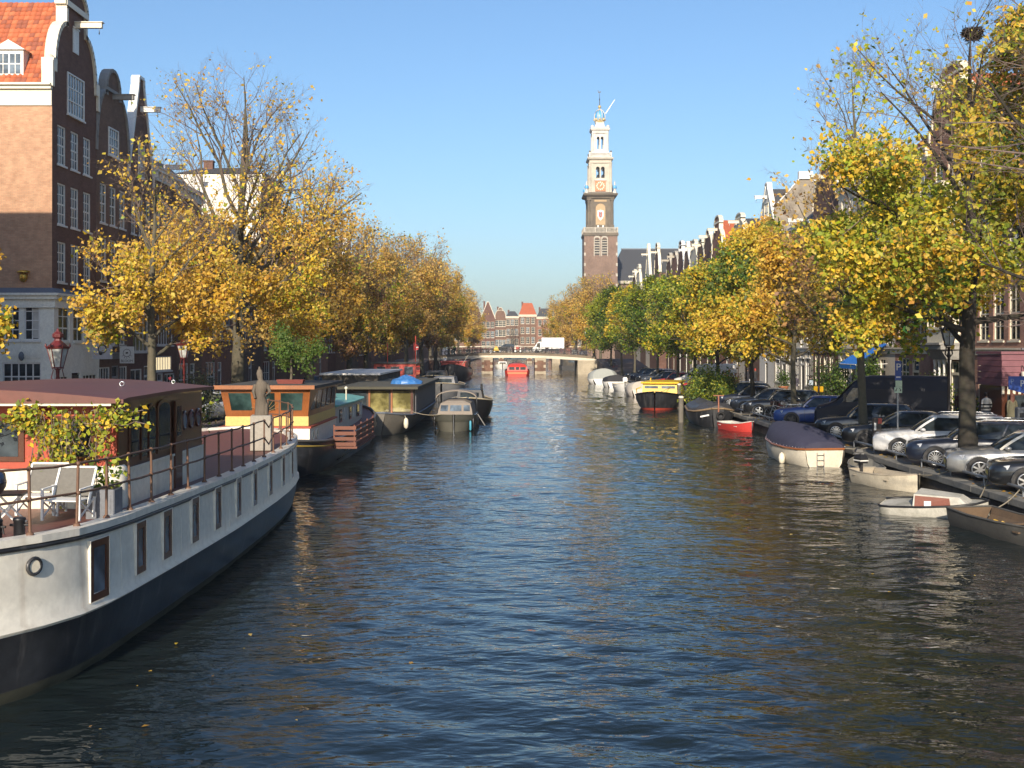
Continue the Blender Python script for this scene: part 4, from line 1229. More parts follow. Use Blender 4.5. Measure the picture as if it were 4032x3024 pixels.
def bridge(label, Y, zt, depth, piers, xl, xr, rail=True, name='bridge'):
    t = thing(name, label, 'bridge', (0, Y, 0), 0)
    def top(x): return zt - .0032 * (x + 1) ** 2
    N = 26
    xs = [xl + (xr - xl) * i / N for i in range(N + 1)]
    def strip(nm, mat, y0, y1, o0, o1):
        m = MB(); m.loft([[(x, y0, top(x) + o0), (x, y1, top(x) + o0), (x, y1, top(x) + o1), (x, y0, top(x) + o1)] for x in xs]); return m.build(nm, mat, t)
    strip('roadway', PAVE, .35, depth - .35, -.55, -.02)
    strip('deck_edge', DECKB, 0, .345, -.34, .02); strip('deck_edge', DECKB, depth - .345, depth, -.34, .02)
    strip('beam', BEAM, .06, .5, -.80, -.345); strip('beam', BEAM, depth - .5, depth - .06, -.80, -.345)
    for (a, b) in piers:
        m = MB(); m.box(a, b, -.35, depth + .35, -1.2, top((a + b) / 2) - .70); m.build('pier', BBRICK, t)
        m = MB()
        for k, (q0, q1) in enumerate(((.0, .55), (1.1, 1.55), (2.0, top((a + b) / 2) - .705))):
            m.box(a - .05, a + .34, -.42, -.10, q0, q1); m.box(b - .34, b + .05, -.42, -.10, q0, q1)
        m.box(a - .06, b + .06, -.40, -.12, top((a + b) / 2) - 1.15, top((a + b) / 2) - .71); m.box(a + .35, b - .35, -.39, -.2, .05, .5)
        m.build('quoin', BSTONE, t)
    for sx, x0, x1 in ((-1, xl - 3, xl + 1.4), (1, xr - 3.1, xr + 3)):
        m = MB(); m.box(x0, x1, -.2, depth + .2, -1.2, top((x0 + x1) / 2) - .58); m.build('abutment', BSTONE if sx > 0 else BBRICK, t)
    if rail:
        for y in (.18, depth - .18):
            m = MB()
            for i in range(0, N + 1):
                m.tube([(xs[i], y, top(xs[i])), (xs[i], y, top(xs[i]) + 1.0)], .03, 4)
            for h in (.55, 1.0):
                m.tube([(x, y, top(x) + h) for x in xs], .025, 4)
            m.build('railing', DARKMETAL, t)
    return t, top


fb, ftop = bridge('stone beam bridge with two brick piers across the canal', 181.0, 3.5, 9.0, [(-5.4, -3.7), (3.2, 4.9)], QL - .5, QR + .4)
bridge('small distant bridge seen under the arches of the nearer one', 306.0, 3.2, 8.0, [(-4.5, -3.2), (3.2, 4.5)], QL - .5, QR + .4)
# quay ramps up to the far bridge
for nm, x0, x1 in (('ramp_left', -19.2, QL - .5), ('ramp_right', QR + .4, 19.6)):
    m = MB(); zz = 2.45
    m.loft([[(x0, 146, QZ - .3), (x1, 146, QZ - .3), (x1, 146, QZ - .25), (x0, 146, QZ - .25)], [(x0, 181, QZ - .3), (x1, 181, QZ - .3), (x1, 181, zz), (x0, 181, zz)], [(x0, 190, QZ - .3), (x1, 190, QZ - .3), (x1, 190, zz), (x0, 190, zz)], [(x0, 211, QZ - .3), (x1, 211, QZ - .3), (x1, 211, QZ - .25), (x0, 211, QZ - .25)]])
    tag(m.build(nm, PAVE), kind='structure')

BG = 'bicycles along the railing of the far bridge'
for i in range(34):
    x = -11.5 + i * .69 + RNG.uniform(-.15, .15)
    make_bike('parked bicycle leaning on the railing of the far bridge', RNG.choice(BIKEC), (x, 181.75 + RNG.uniform(-.15, .25), ftop(x)), RNG.choice((0, math.pi)) + RNG.uniform(-.5, .5), BG, RNG.random() < .25)

# white box truck crossing the bridge
TRW = paint('truck_white', (.82, .82, .80), .4, .1, .8)
def wheel_set(t, xs, yw, r, wdt=.22):
    m = MB(); m.tube([(0, -wdt / 2, 0), (0, -wdt / 2 + .03, 0), (0, wdt / 2 - .03, 0), (0, wdt / 2, 0)], [r * .93, r, r, r * .93], 16, 0, True, True); tm = m.mesh('tyre', RUBBER)
    m = MB(); m.disc((0, -wdt / 2 - .006, 0), r * .6, 12, 'y', 0, .02); rm = m.mesh('rim', CHROME)
    for x in xs:
        for y in (-yw, yw):
            o = link('wheel', tm, t, (x, y, r)); link('rim', rm, o)
t = thing('box_truck', 'white box truck crossing the far bridge', 'truck', (5.4, 185.6, ftop(5.4) - .03), math.pi); t.scale = (.84,) * 3
m = MB(); m.bbox(-3.2, 1.25, -1.12, 1.12, .95, 3.15, .05); m.build('cargo_box', TRW, t)
m = MB(); m.loft([[(1.3, y, z_) for y, z_ in ((-1.0, .5), (1.0, .5), (1.0, 2.35), (-1.0, 2.35))], [(2.0, y, z_) for y, z_ in ((-1.0, .5), (1.0, .5), (.95, 2.30), (-.95, 2.30))], [(2.55, y, z_) for y, z_ in ((-.98, .5), (.98, .5), (.95, 1.45), (-.95, 1.45))], [(3.0, y, z_) for y, z_ in ((-.9, .5), (.9, .5), (.88, 1.15), (-.88, 1.15))]]); m.build('cab', TRW, t)
m = MB(); m.add([(1.55, s_ * 1.012, z_) if i < 1 else (x_, s_ * 1.012, z_) for s_ in (-1, 1) for i, (x_, z_) in enumerate(((1.5, 1.35), (2.3, 1.35), (2.05, 2.1), (1.5, 2.1)))], [(0, 1, 2, 3), (7, 6, 5, 4)]); m.build('window', GLASS, t)
m = MB(); m.box(-3.1, 2.6, -.9, .9, .45, .94); m.build('chassis', DARKMETAL, t)
wheel_set(t, (-1.9, 2.2), .95, .38)
# red barrow and yellow box standing by the railing
t = thing('cargo_tricycle', 'white and red ice cream tricycle box on the far bridge', 'tricycle', (.4, 181.8, ftop(.4)), 0)
m = MB(); m.bbox(-.55, .55, -.3, .3, .35, 1.15, .04); m.build('box', paint('cart_cream', (.7, .62, .52), .5, .2), t); m = MB(); m.box(-.3, .3, -.32, -.305, .5, .95); m.build('panel', paint('cart_red', (.45, .07, .05), .5, .1), t)
wheel_set(t, (-.4, .4), .36, .3, .06)
t = thing('cargo_bicycle', 'yellow wedge shaped cargo bicycle box on the far bridge', 'bicycle', (-3.1, 181.8, ftop(-3.1)), 0)
m = MB(); m.prism([(-.6, .35), (.5, .35), (.15, 1.1), (-.1, 1.15)], -.3, .3); m.build('box', paint('cart_yellow', (.75, .5, .08), .5, .1), t); wheel_set(t, (-.35, .6), .1, .28, .05)
t = thing('parked_car', 'dark car standing in the middle of the far bridge', 'car', (-1.5, 186.0, ftop(-1.5)), math.pi)
m = MB(); m.loft([[(x_, y_, z_) for y_, z_ in ((-.8, .3), (.8, .3), (.82, h_), (-.82, h_))] for x_, h_ in ((-2.0, .85), (-1.8, .98), (.9, .95), (2.0, .75))]); m.build('body', DARKMETAL, t)
m = MB(); m.loft([[(-1.7, -.75, .97), (1.0, -.75, .95), (1.0, .75, .95), (-1.7, .75, .97)], [(-1.2, -.6, 1.45), (.3, -.6, 1.45), (.3, .6, 1.45), (-1.2, .6, 1.45)]]); m.build('windows', GLASS, t); wheel_set(t, (-1.25, 1.3), .75, .31)

# white motor boat and dark barges beyond the bridge, the red tour boat in front
# ------------------------------------------------------------------ trees
BARK = paint('bark', (.115, .10, .07), .95, .75, 3.0, bump=.6, dirtcol=(.05, .055, .03))
BARK2 = paint('bark_dark', (.042, .035, .028), .95, .6, 3.0, bump=.6, dirtcol=(.05, .055, .03))
TWIG = paint('twigs', (.17, .125, .105), .9, .3, 3.0, bump=0)
LEAF = leafmat('leaves', .34)

GOLD = [(.68, .43, .06), (.62, .36, .045), (.72, .50, .09), (.54, .29, .04)]
YELLOW = [(.68, .47, .040), (.62, .40, .030), (.72, .54, .080), (.50, .41, .04)]
OCHRE = [(.62, .42, .11), (.55, .34, .085), (.66, .47, .13), (.47, .29, .09)]
BROWN = [(.32, .18, .075), (.38, .22, .085), (.27, .16, .08)]
LIME = [(.33, .37, .035), (.25, .31, .03), (.42, .40, .045)]
GREEN = [(.075, .14, .022), (.095, .17, .028), (.06, .115, .02), (.14, .19, .03)]
DGREEN = [(.028, .055, .014), (.04, .07, .02), (.02, .042, .012)]


def unit(v):
    return v / (np.linalg.norm(v, axis=-1, keepdims=True) + 1e-9)


class Tree:
    """recursive limbs inside an ellipsoidal crown; leaves set along the last two orders of twigs"""
    def __init__(s, seed, H, fork, cz, rx, rz, trunk_r, limbs=13, lean=(0, 0), sub=(7, 6, 4), up=.55, ltop=.86, upk=.9):
        s.r = np.random.RandomState(seed)
        s.seg = []                      # p0, p1, r0, r1, order
        s.tw = []                       # twig p0, p1
        s.cz, s.rx, s.rz, s.H = cz, rx, rz, H
        s.sub, s.up = sub, up
        top = np.array([lean[0], lean[1], H])
        n = 9
        pts = []
        for i in range(n + 1):
            t = i / n
            w = np.array([math.sin(t * 5 + seed), math.cos(t * 4.2 + seed * 2), 0]) * .11 * math.sin(t * 3.1)
            pts.append(np.array([top[0] * t ** 1.3, top[1] * t ** 1.3, H * .93 * t]) + w)
        rad = [trunk_r * (1.25 if i == 0 else 1.0) * (1 - (i / n)) ** .75 + .012 for i in range(n + 1)]
        s.trunk = (pts, rad)
        def at(z):
            t = min(.999, z / (H * .93)) * n
            i = int(t); f = t - i
            return pts[i] * (1 - f) + pts[min(n, i + 1)] * f, rad[i] * (1 - f) + rad[min(n, i + 1)] * f
        ga = s.r.rand() * 6.28
        for k in range(limbs):
            u = (k + s.r.rand() * .7) / limbs
            z = fork + (H * ltop - fork) * u ** 1.15
            p, pr = at(z)
            a = ga + k * 2.4 + s.r.normal(0, .25)
            el = s.up * (.55 + upk * u) + s.r.normal(0, .10)
            d = np.array([math.cos(a) * math.cos(el), math.sin(a) * math.cos(el), math.sin(el)])
            L = s.reach(p, d) * s.r.uniform(.82, 1.04)
            if L < .5: continue
            s.branch(p, d, L, min(pr * .62, .035 + .018 * L), 0)

    def reach(s, p, d):
        c = np.array([0, 0, s.cz]); e = np.array([s.rx, s.rx, s.rz])
        q, dd = (p - c) / e, d / e
        A, B, C = dd @ dd, 2 * q @ dd, q @ q - 1
        disc = B * B - 4 * A * C
        if disc <= 0: return .6
        t = (-B + math.sqrt(disc)) / (2 * A)
        return max(.4, t)

    def branch(s, p, d, L, r, order):
        n = 5 if order == 0 else (3 if order < 3 else 2)
        pts = [p]; dirs = [d]
        bend = .13 if order == 0 else .22
        for i in range(n):
            d = d + s.r.normal(0, bend, 3) + np.array([0, 0, .07 if order < 2 else .03])
            d = d / np.linalg.norm(d)
            pts.append(pts[-1] + d * L / n); dirs.append(d)
        for i in range(n):
            s.seg.append((pts[i], pts[i + 1], r * (1 - .82 * i / n), r * (1 - .82 * (i + 1) / n), order))
        if order >= len(s.sub):
            for i in range(n): s.tw.append((pts[i], pts[i + 1]))
            return
        if order == len(s.sub) - 1:
            for i in range(1, n): s.tw.append((pts[i], pts[i + 1]))
        k = s.sub[order]
        for j in range(k):
            t = .22 + .78 * (j + s.r.rand()) / k
            i = min(n - 1, int(t * n)); f = t * n - i
            q = pts[i] * (1 - f) + pts[i + 1] * f
            dd = dirs[i + 1]
            o = s.r.normal(0, 1, 3); o -= o @ dd * dd; o /= np.linalg.norm(o) + 1e-9
            ang = s.r.uniform(.45, .95)
            nd = dd * math.cos(ang) + o * math.sin(ang) + np.array([0, 0, .10])
            nd /= np.linalg.norm(nd)
            LL = L * (.60 - .22 * t) * s.r.uniform(.75, 1.25)
            if order == 0: LL = max(LL, .55)
            LL = min(LL, s.reach(q, nd) + .25)
            s.branch(q, nd, LL, max(.0045, r * (1 - .8 * t) * .55), order + 1)

    def wood_mesh(s, lo, hi, with_trunk, name, mat, n_side):
        m = MB()
        if with_trunk:
            P, R = s.trunk; rings = []
            for i in range((len(P) - 1) * 5 + 1):
                k = min(len(P) - 2, i // 5); f = i / 5 - k
                p = P[k] * (1 - f) + P[k + 1] * f; r_ = R[k] * (1 - f) + R[k + 1] * f
                fl = 1 + .55 * max(0, 1 - p[2] / .7) ** 2
                rings.append([(p[0] + r_ * q * fl * math.cos(a), p[1] + r_ * q * fl * math.sin(a), p[2]) for a in [2 * math.pi * j / 16 for j in range(16)] for q in [1 + .09 * math.sin(3 * a + p[2] * 1.7) + .06 * math.sin(7 * a - 3.1 * p[2]) + s.r.normal(0, .025)]])
            m.loft(rings, True, True, 0, True)
        segs = [q for q in s.seg if lo <= q[4] <= hi]
        me_v, me_f = [], []
        if segs:
            P0 = np.array([q[0] for q in segs]); P1 = np.array([q[1] for q in segs])
            R0 = np.array([q[2] for q in segs]); R1 = np.array([q[3] for q in segs])
            D = unit(P1 - P0)
            U = np.where(np.abs(D[:, 2:3]) < .9, np.array([[0, 0, 1.0]]), np.array([[1.0, 0, 0]]))
            A = unit(np.cross(D, U)); B = np.cross(D, A)
            rings = []
            for P, R in ((P0, R0), (P1 + D * (R1[:, None] * .3), R1)):
                for k in range(n_side):
                    t = 2 * math.pi * k / n_side
                    rings.append(P + (A * math.cos(t) + B * math.sin(t)) * R[:, None])
            V = np.stack(rings, 1).reshape(-1, 3)
            base = np.arange(len(segs)) * 2 * n_side
            Fq = np.concatenate([np.stack([base + k, base + (k + 1) % n_side, base + n_side + (k + 1) % n_side, base + n_side + k], -1) for k in range(n_side)])
            off = len(m.v)
            m.v.extend(map(tuple, V)); m.f.extend(map(tuple, (Fq + off).tolist()))
            m.m.extend([0] * len(Fq)); m.sm.extend([True] * len(Fq))
        return m.mesh(name, mat)

    def leaf_mesh(s, name, dens, pal, size=.15, per=3.0, spread=.16, droop=.25, maxn=60000, mat=None, flat_up=.5):
        """dens(p) 0..1: how full the crown still is there; pal(p, r): palette at p"""
        T0 = np.array([q[0] for q in s.tw]); T1 = np.array([q[1] for q in s.tw])
        L = np.linalg.norm(T1 - T0, axis=1)
        keep = np.array([dens(p, s.r) for p in (T0 + T1) / 2])
        cnt = s.r.poisson(per * np.clip(keep, 0, 2) * (L / L.mean()) ** .6)
        idx = np.repeat(np.arange(len(L)), cnt)
        if len(idx) > maxn: idx = s.r.choice(idx, maxn, False)
        N = len(idx)
        t = s.r.rand(N, 1)
        C = T0[idx] * (1 - t) + T1[idx] * t + s.r.normal(0, spread, (N, 3))
        C[:, 2] -= np.abs(s.r.normal(0, droop * .4, N))
        tint = np.zeros((N, 3)); cache = {}
        for i in np.unique(idx):
            cache[i] = pal((T0[i] + T1[i]) / 2, s.r)
        ids = np.array([cache[i] for i in idx], dtype=object)
        rr = s.r.rand(N)
        for i in range(N):
            P = ids[i]; tint[i] = P[int(rr[i] * len(P))]
        tint *= s.r.uniform(.72, 1.22, (N, 1))
        tint += s.r.normal(0, .012, (N, 3)); tint = np.clip(tint, .008, .8)
        return leaf_cards(name, C, tint, s.r, size, flat_up, mat or LEAF)


def leaf_cards(name, C, tint, r, size, flat_up, mat):
    """four-cornered folded leaves"""
    N = len(C)
    nrm = unit(r.normal(0, .8, (N, 3)) + np.array([-.1, -.75, flat_up]))
    ax = unit(np.cross(nrm, r.normal(0, 1, (N, 3)))); bx = np.cross(nrm, ax)
    sz = (size * np.clip(r.lognormal(-.05, .34, N), .45, 1.7))[:, None]
    v = np.stack([C - ax * sz * .5, C + bx * sz * .36 + nrm * sz * .10 - ax * sz * .08, C + ax * sz * .55, C - bx * sz * .36 + nrm * sz * .10 - ax * sz * .08], 1).reshape(-1, 3)
    me = bpy.data.meshes.new(name)
    me.vertices.add(4 * N); me.vertices.foreach_set('co', v.astype(np.float32).ravel())
    me.loops.add(4 * N); me.loops.foreach_set('vertex_index', np.arange(4 * N, dtype=np.int32))
    me.polygons.add(N); me.polygons.foreach_set('loop_start', np.arange(0, 4 * N, 4, dtype=np.int32))
    me.update(calc_edges=True)
    at = me.attributes.new('tint', 'FLOAT_COLOR', 'POINT')
    col = np.concatenate([np.repeat(tint, 4, 0), np.ones((4 * N, 1))], 1).astype(np.float32)
    at.data.foreach_set('color', col.ravel())
    me.materials.append(mat)
    return me


def nz3(p, s=1.0, o=0.0):
    return math.sin(p[0] * 1.3 * s + o) * math.sin(p[1] * 1.1 * s + o * 2) + math.sin(p[2] * 1.7 * s + o * 3) * .6 + math.sin((p[0] + p[2]) * .7 * s + o) * .5


def plant_tree(label, x, y, tree, crown, bark=BARK, rz=0.0, group='trees along the quays', cat='tree', name='canal_tree', z=QZ, scale=1.0, tw_sides=3):
    t = thing(name, label, cat, (x, y, z), rz, group)
    t.scale = (scale,) * 3
    if not hasattr(tree, '_w'):
        tree._w = (tree.wood_mesh(0, 0, True, 'trunk', bark, 7), tree.wood_mesh(1, 9, False, 'branches', TWIG, tw_sides))
    link('trunk', tree._w[0], t)
    link('branches', tree._w[1], t)
    if crown is not None:
        link('crown', crown, t)
    return t


def mixpal(table, o=0.0, s=.6):
    """table: list of (threshold on a slow noise, palette)"""
    def f(p, r):
        v = nz3(p, s, o) + r.normal(0, .45)
        for th, P in table:
            if v < th: return P
        return table[-1][1]
    return f


def hdens(z0, z1, lo=0.02, hi=1.0, o=0.0, hole=.35, tilt=0.0):
    """full below z0, thinning to lo at z1, with holes"""
    def f(p, r):
        t = min(1, max(0, (p[2] - z0 - tilt * min(2.2, max(0, p[0] + .5))) / max(.01, z1 - z0)))
        d = hi * (1 - t) + lo * t
        n = nz3(p, 1.1, o)
        return d * (1.0 if n > -hole else .35)
    return f


# right bank, near to far (positions read off the trunks)
t = Tree(11, 14.9, 3.9, 8.8, 5.4, 6.1, .27, 19, (.25, .4), (8, 6, 4), .46)
R1 = t
c = t.leaf_mesh('crown', hdens(8.9, 10.8, .03, 1.0, 1.0, .6, 2.3), mixpal([(-.6, LIME), (.1, YELLOW), (.5, LIME), (.95, GOLD), (1.25, GREEN), (9, LIME)], 1.0), .14, 15.0, .20, maxn=70000)
r1 = plant_tree('large yellow and green lime tree with a dark trunk between the near parked cars', 14.4, 35.6, t, c, BARK2)
t = Tree(23, 16.4, 3.9, 9.2, 4.0, 7.3, .16, 16, (-.5, 0), (7, 6, 5), .75)
c = t.leaf_mesh('crown', hdens(5.5, 11.5, .02, .75, 2.0, .3), mixpal([(-.4, OCHRE), (.2, BROWN), (.7, GOLD), (1.0, LIME), (9, YELLOW)], 2.0), .16, 3.2, .2, maxn=16000)
plant_tree('tall half bare tree with a thin mossy trunk beside the dark blue van', 14.4, 46.2, t, c)
t3 = Tree(35, 10.0, 2.9, 6.0, 2.9, 4.1, .15, 15, (.1, 0), (8, 6, 4), .6)
c3 = t3.leaf_mesh('crown', hdens(9.5, 11, .5, 1.0, 3.0, .6), mixpal([(-.7, GOLD), (.1, YELLOW), (.6, LIME), (1.0, GREEN), (9, YELLOW)], 3.0), .165, 7.5, .18, maxn=24000)
plant_tree('yellow-green street tree with pale trunk behind the parked bicycles', 14.4, 57.7, t3, c3)
t4 = Tree(47, 11.4, 2.7, 6.3, 2.9, 5.1, .14, 17, (-.1, 0), (8, 6, 4), .7)
c4 = t4.leaf_mesh('crown', hdens(11, 12.5, .6, 1.0, 4.0, .6), mixpal([(-.5, GOLD), (.55, YELLOW), (.95, LIME), (9, GREEN)], 4.0), .17, 7.0, .18, maxn=24000)
plant_tree('bright golden street tree with a tall narrow top beside two walkers', 14.4, 67.7, t4, c4, BARK2)
t5 = Tree(59, 9.6, 2.6, 5.9, 3.2, 4.0, .13, 14, (0, 0), (8, 6, 4), .6)
c5 = t5.leaf_mesh('crown', hdens(9, 12, .8, 1.0, 5.0, .7), mixpal([(.1, YELLOW), (.6, LIME), (.8, GREEN), (9, YELLOW)], 5.0), .18, 6.0, .18, maxn=19000)
plant_tree('yellow street tree rising behind the big quayside bush', 14.4, 79.0, t5, c5, BARK2, 1.0)
c6 = t5.leaf_mesh('crown', hdens(9, 12, .8, 1.0, 6.0, .8), mixpal([(-.3, YELLOW), (.4, LIME), (1.0, GREEN), (9, LIME)], 6.0), .19, 6.0, .18, maxn=18000)
plant_tree('half green half yellow street tree just beyond the big bush', 14.4, 89.5, t5, c6, BARK2, 2.2)
t7 = Tree(61, 9.9, 2.7, 6.1, 3.5, 4.2, .13, 14, (0, 0), (8, 6, 4), .6)
c7 = t7.leaf_mesh('crown', hdens(9, 12, .9, 1.0, 7.0, .9), mixpal([(-.6, LIME), (.6, GREEN), (.9, LIME), (9, GREEN)], 7.0), .20, 6.0, .2, maxn=18000)
for i, (yy, lb) in enumerate(((99.0, 'dense green street tree in front of the white van'), (113.5, 'dense green street tree beyond the white van, over dark cars'),
                              (135.0, 'round green street tree, third from the far bridge on the right bank'), (151.0, 'round green street tree, second from the far bridge on the right bank'),
                              (167.0, 'round green street tree closest to the far bridge'))):
    plant_tree(lb, 14.4, yy, t7, c7 if i % 2 else c6, BARK, 1.3 * i + .4, scale=1.0 + .05 * i)

# left bank
t = Tree(71, 11.6, 3.4, 7.0, 3.0, 5.4, .20, 14, (.2, 0), (7, 6, 4), .75)
c = t.leaf_mesh('crown', hdens(5.2, 8.4, .03, 1.0, 1.5, .5), mixpal([(-.4, GOLD), (.4, YELLOW), (.8, OCHRE), (1.2, LIME), (9, GOLD)], 1.5), .145, 6.5, .18, maxn=20000)
plant_tree('slender forked golden tree with bare top in front of the brown gabled houses', -14.8, 45.4, t, c)
t = Tree(84, 18.9, 4.0, 10.8, 6.0, 8.5, .36, 22, (.45, 0), (8, 7, 5), .5, .66, 1.9)
BIG = t
c = t.leaf_mesh('crown', hdens(6.2, 12.6, .035, 1.0, 2.5, .45), mixpal([(-.7, OCHRE), (.3, GOLD), (.9, YELLOW), (1.2, LIME), (9, GOLD)], 2.5), .155, 6.5, .2, maxn=52000)
plant_tree('huge golden elm with a bare domed top, tallest tree on the left bank', -14.8, 59.5, t, c)
t = Tree(97, 18.2, 3.6, 10.6, 4.4, 7.8, .30, 18, (0, 0), (8, 6, 4), .5, .68, 1.8)
ELM = t
c = t.leaf_mesh('crown', hdens(7.5, 14.5, .07, 1.0, 3.5, .5), mixpal([(-.4, OCHRE), (.4, GOLD), (.9, OCHRE), (1.2, LIME), (9, GOLD)], 3.5), .19, 6.0, .22, maxn=26000)
plant_tree('golden elm with twin trunks beside the huge bare-topped elm', -14.8, 80.5, t, c)
c2 = t.leaf_mesh('crown', hdens(7, 13.5, .05, 1.0, 4.5, .5), mixpal([(-.5, BROWN), (.1, OCHRE), (.8, GOLD), (1.2, LIME), (9, OCHRE)], 4.5), .21, 6.0, .24, maxn=24000)
t2 = Tree(103, 16.5, 3.2, 9.6, 4.4, 7.2, .26, 16, (0, 0), (8, 6, 4), .6)
c3_ = t2.leaf_mesh('crown', hdens(8, 14.5, .08, 1.0, 5.5, .6), mixpal([(-.4, OCHRE), (.5, GOLD), (.9, LIME), (9, OCHRE)], 5.5), .21, 6.5, .24, maxn=24000)
far_l = [(97.0, 0, .88, 'ochre elm behind the red wheelhouse on the left bank'), (111.5, 1, .98, 'golden elm behind the black raft houseboat'),
         (126.0, 0, .95, 'brownish elm beyond the red wheelhouse, fifth on the left bank'), (141.0, 1, 1.1, 'ochre elm, sixth on the left bank'),
         (157.0, 0, 1.12, 'ochre elm, seventh on the left bank'), (172.0, 1, 1.12, 'golden elm closest to the far bridge on the left bank')]
for i, (yy, k, sc_, lb) in enumerate(far_l):
    plant_tree(lb, -14.6 + max(0, (yy - 120) * .04) + RNG.uniform(-.3, .3), yy, (t, t2)[k], (c2, c3_)[k], BARK, 1.7 * i, scale=sc_)
tb = Tree(119, 22.0, 5.0, 13.2, 4.8, 8.8, .3, 16, (0, 0), (7, 6, 4), .5, .66, 1.9)
cb_ = tb.leaf_mesh('crown', hdens(7, 14, .06, .9, 6.5, .5), mixpal([(-.4, BROWN), (.5, OCHRE), (.9, GOLD), (9, OCHRE)], 6.5), .24, 4.0, .3, maxn=15000)
for i, (xx, yy, tr, cr, sc_, lb) in enumerate((
        (-15.0, 197, tb, cb_, .98, 'tall nearly bare elm just beyond the far bridge on the left'), (-14.8, 218, t2, c3_, 1.15, 'golden elm beyond the far bridge on the left bank'),
        (-14.6, 245, ELM, c2, 1.1, 'brownish elm beyond the far bridge, third on the left bank'), (-14.2, 280, t2, c3_, 1.2, 'golden elm far along the left bank'),
        (-13.6, 330, ELM, c2, 1.15, 'hazy ochre elm farthest along the left bank'),
        (14.6, 192, t2, c3_, 1.0, 'golden elm at the right end of the far bridge'), (15.0, 212, ELM, c2, 1.0, 'ochre elm in front of the church tower'),
        (14.8, 236, t2, c3_, 1.12, 'golden elm left of the church tower beyond the far bridge'), (14.2, 262, ELM, c2, 1.05, 'ochre elm beyond the white truck'),
        (13.4, 300, t2, c3_, 1.15, 'yellow elm behind the white truck on the far bridge'), (12.6, 345, t2, c2, 1.05, 'farthest yellow elm on the right bank'),
        (-.9, 398, tb, None, .62, 'bare tree in front of the red roofed house at the canal end'))):
    plant_tree(lb, xx, yy, tr, cr, BARK, 2.1 * i + .5, scale=sc_)

# off to the sides, just out of the frame: they shade the cars and mirror in the water
plant_tree('lime tree standing on the right quay out of view', 14.8, 24.0, R1, r1.children[2].data, BARK2, 2.4, scale=1.05)
plant_tree('unseen lime tree added midway on the right quay to shade the cars', 14.2, 17.5, R1, r1.children[2].data, BARK2, 1.0, scale=1.05)  # extra unseen tree, added to deepen the shade over the parked cars
plant_tree('lime tree standing on the right quay close to the bridge out of view', 14.8, 12.5, R1, r1.children[2].data, BARK2, 4.0, scale=1.02)
plant_tree('lime tree standing on the right quay behind the bridge out of view', 15.0, -1.5, R1, r1.children[2].data, BARK2, 5.2, scale=1.02)
plant_tree('lime tree whose leaves reach in at the left edge', -16.5, 30.0, t3, c3, BARK, 3.0, scale=.80)

# the nest in the top of the near lime tree
NEST = wood('nest_sticks', (.03, .022, .016), (.014, .011, .008), 3.0, .95)
nb = MB()
rr = np.random.RandomState(5)
for i in range(160):
    a = rr.rand() * 6.28; R_ = .30 * rr.rand() ** .4; zz = rr.uniform(-.16, .17); R_ *= (1 - .5 * (zz < -.08))
    p = np.array([R_ * math.cos(a), R_ * math.sin(a), zz]); d = np.array([-math.sin(a), math.cos(a), 0]) + rr.normal(0, .35, 3)
    d *= rr.uniform(.12, .26) / np.linalg.norm(d)
    nb.bar(p - d, p + d, .022, .022)
nb.ball((0, 0, -.02), .24, 10, 0, .55)
tag(nb.build('bird_nest', NEST, None, (14.72, 35.95, 14.55)), 'round stick nest high in the bare top of the near lime tree', 'bird nest')
# ------------------------------------------------------------------ boats
HULLW = paint('hull_white', (.77, .73, .63), .34, .3, .8, bump=.12, dirtcol=(.52, .49, .43), streak=.35, streakcol=(.34, .25, .17))
HULLB = paint('hull_black', (.018, .019, .022), .38, .5, .9, bump=.15, dirtcol=(.085, .09, .10), streak=.5, streakcol=(.14, .13, .12))
DECKR = paint('deck_red', (.17, .058, .045), .55, .45, 1.2, dirtcol=(.10, .05, .04))
ROOFR = paint('cabin_roof_red', (.135, .043, .03), .5, .5, .8, dirtcol=(.075, .04, .035))
REDPAINT = paint('red_paint', (.40, .062, .028), .5, .3, 1.5)
BROWNM = wood('varnished_brown', (.13, .045, .022), (.075, .026, .014), 1.0, .28, 2, .4)
RUST = paint('rusty_rail', (.16, .085, .05), .6, .6, 9.0, dirtcol=(.07, .035, .022))
GREYP = paint('grey_planter', (.16, .17, .19), .7, .3)
TEAK = wood('teak', (.36, .125, .035), (.24, .08, .024), 1.0, .35, 2, .3)


def hull_rings(stations, zs, flare):
    """stations: (y, centre x, half width, sheer); zs: heights 0..1 of the side from keel to gunwale"""
    rings = []
    for (y, cx, hw, top) in stations:
        ring = []
        for k, z_ in enumerate(zs):
            ring.append((cx + hw * flare[k], y, -.35 + (top + .35) * z_))
        rings.append(ring)
    return rings


def hull(m, st, zs, fl, mi=0, mi_fn=None, sm=True):
    """both sides of a hull; st from end to end"""
    n = len(zs)
    for sgn in (1, -1):
        b0 = len(m.v)
        m.v.extend((cx + sgn * hw * fl[k], y, -.35 + (top + .35) * zs[k]) for (y, cx, hw, top) in st for k in range(n))
        for i in range(len(st) - 1):
            for k in range(n - 1):
                q = (b0 + i * n + k, b0 + (i + 1) * n + k, b0 + (i + 1) * n + k + 1, b0 + i * n + k + 1)
                m.f.append(q if sgn < 0 else q[::-1]); m.m.append(mi_fn(k) if mi_fn else mi); m.sm.append(sm)
    return m


def deck(m, st, off=.0, inset=.98, mi=0):
    for a, b in zip(st[:-1], st[1:]):
        m.add([(a[1] - a[2] * inset, a[0], a[3] + off), (a[1] + a[2] * inset, a[0], a[3] + off), (b[1] + b[2] * inset, b[0], b[3] + off), (b[1] - b[2] * inset, b[0], b[3] + off)], [(0, 1, 2, 3)], mi)
    return m


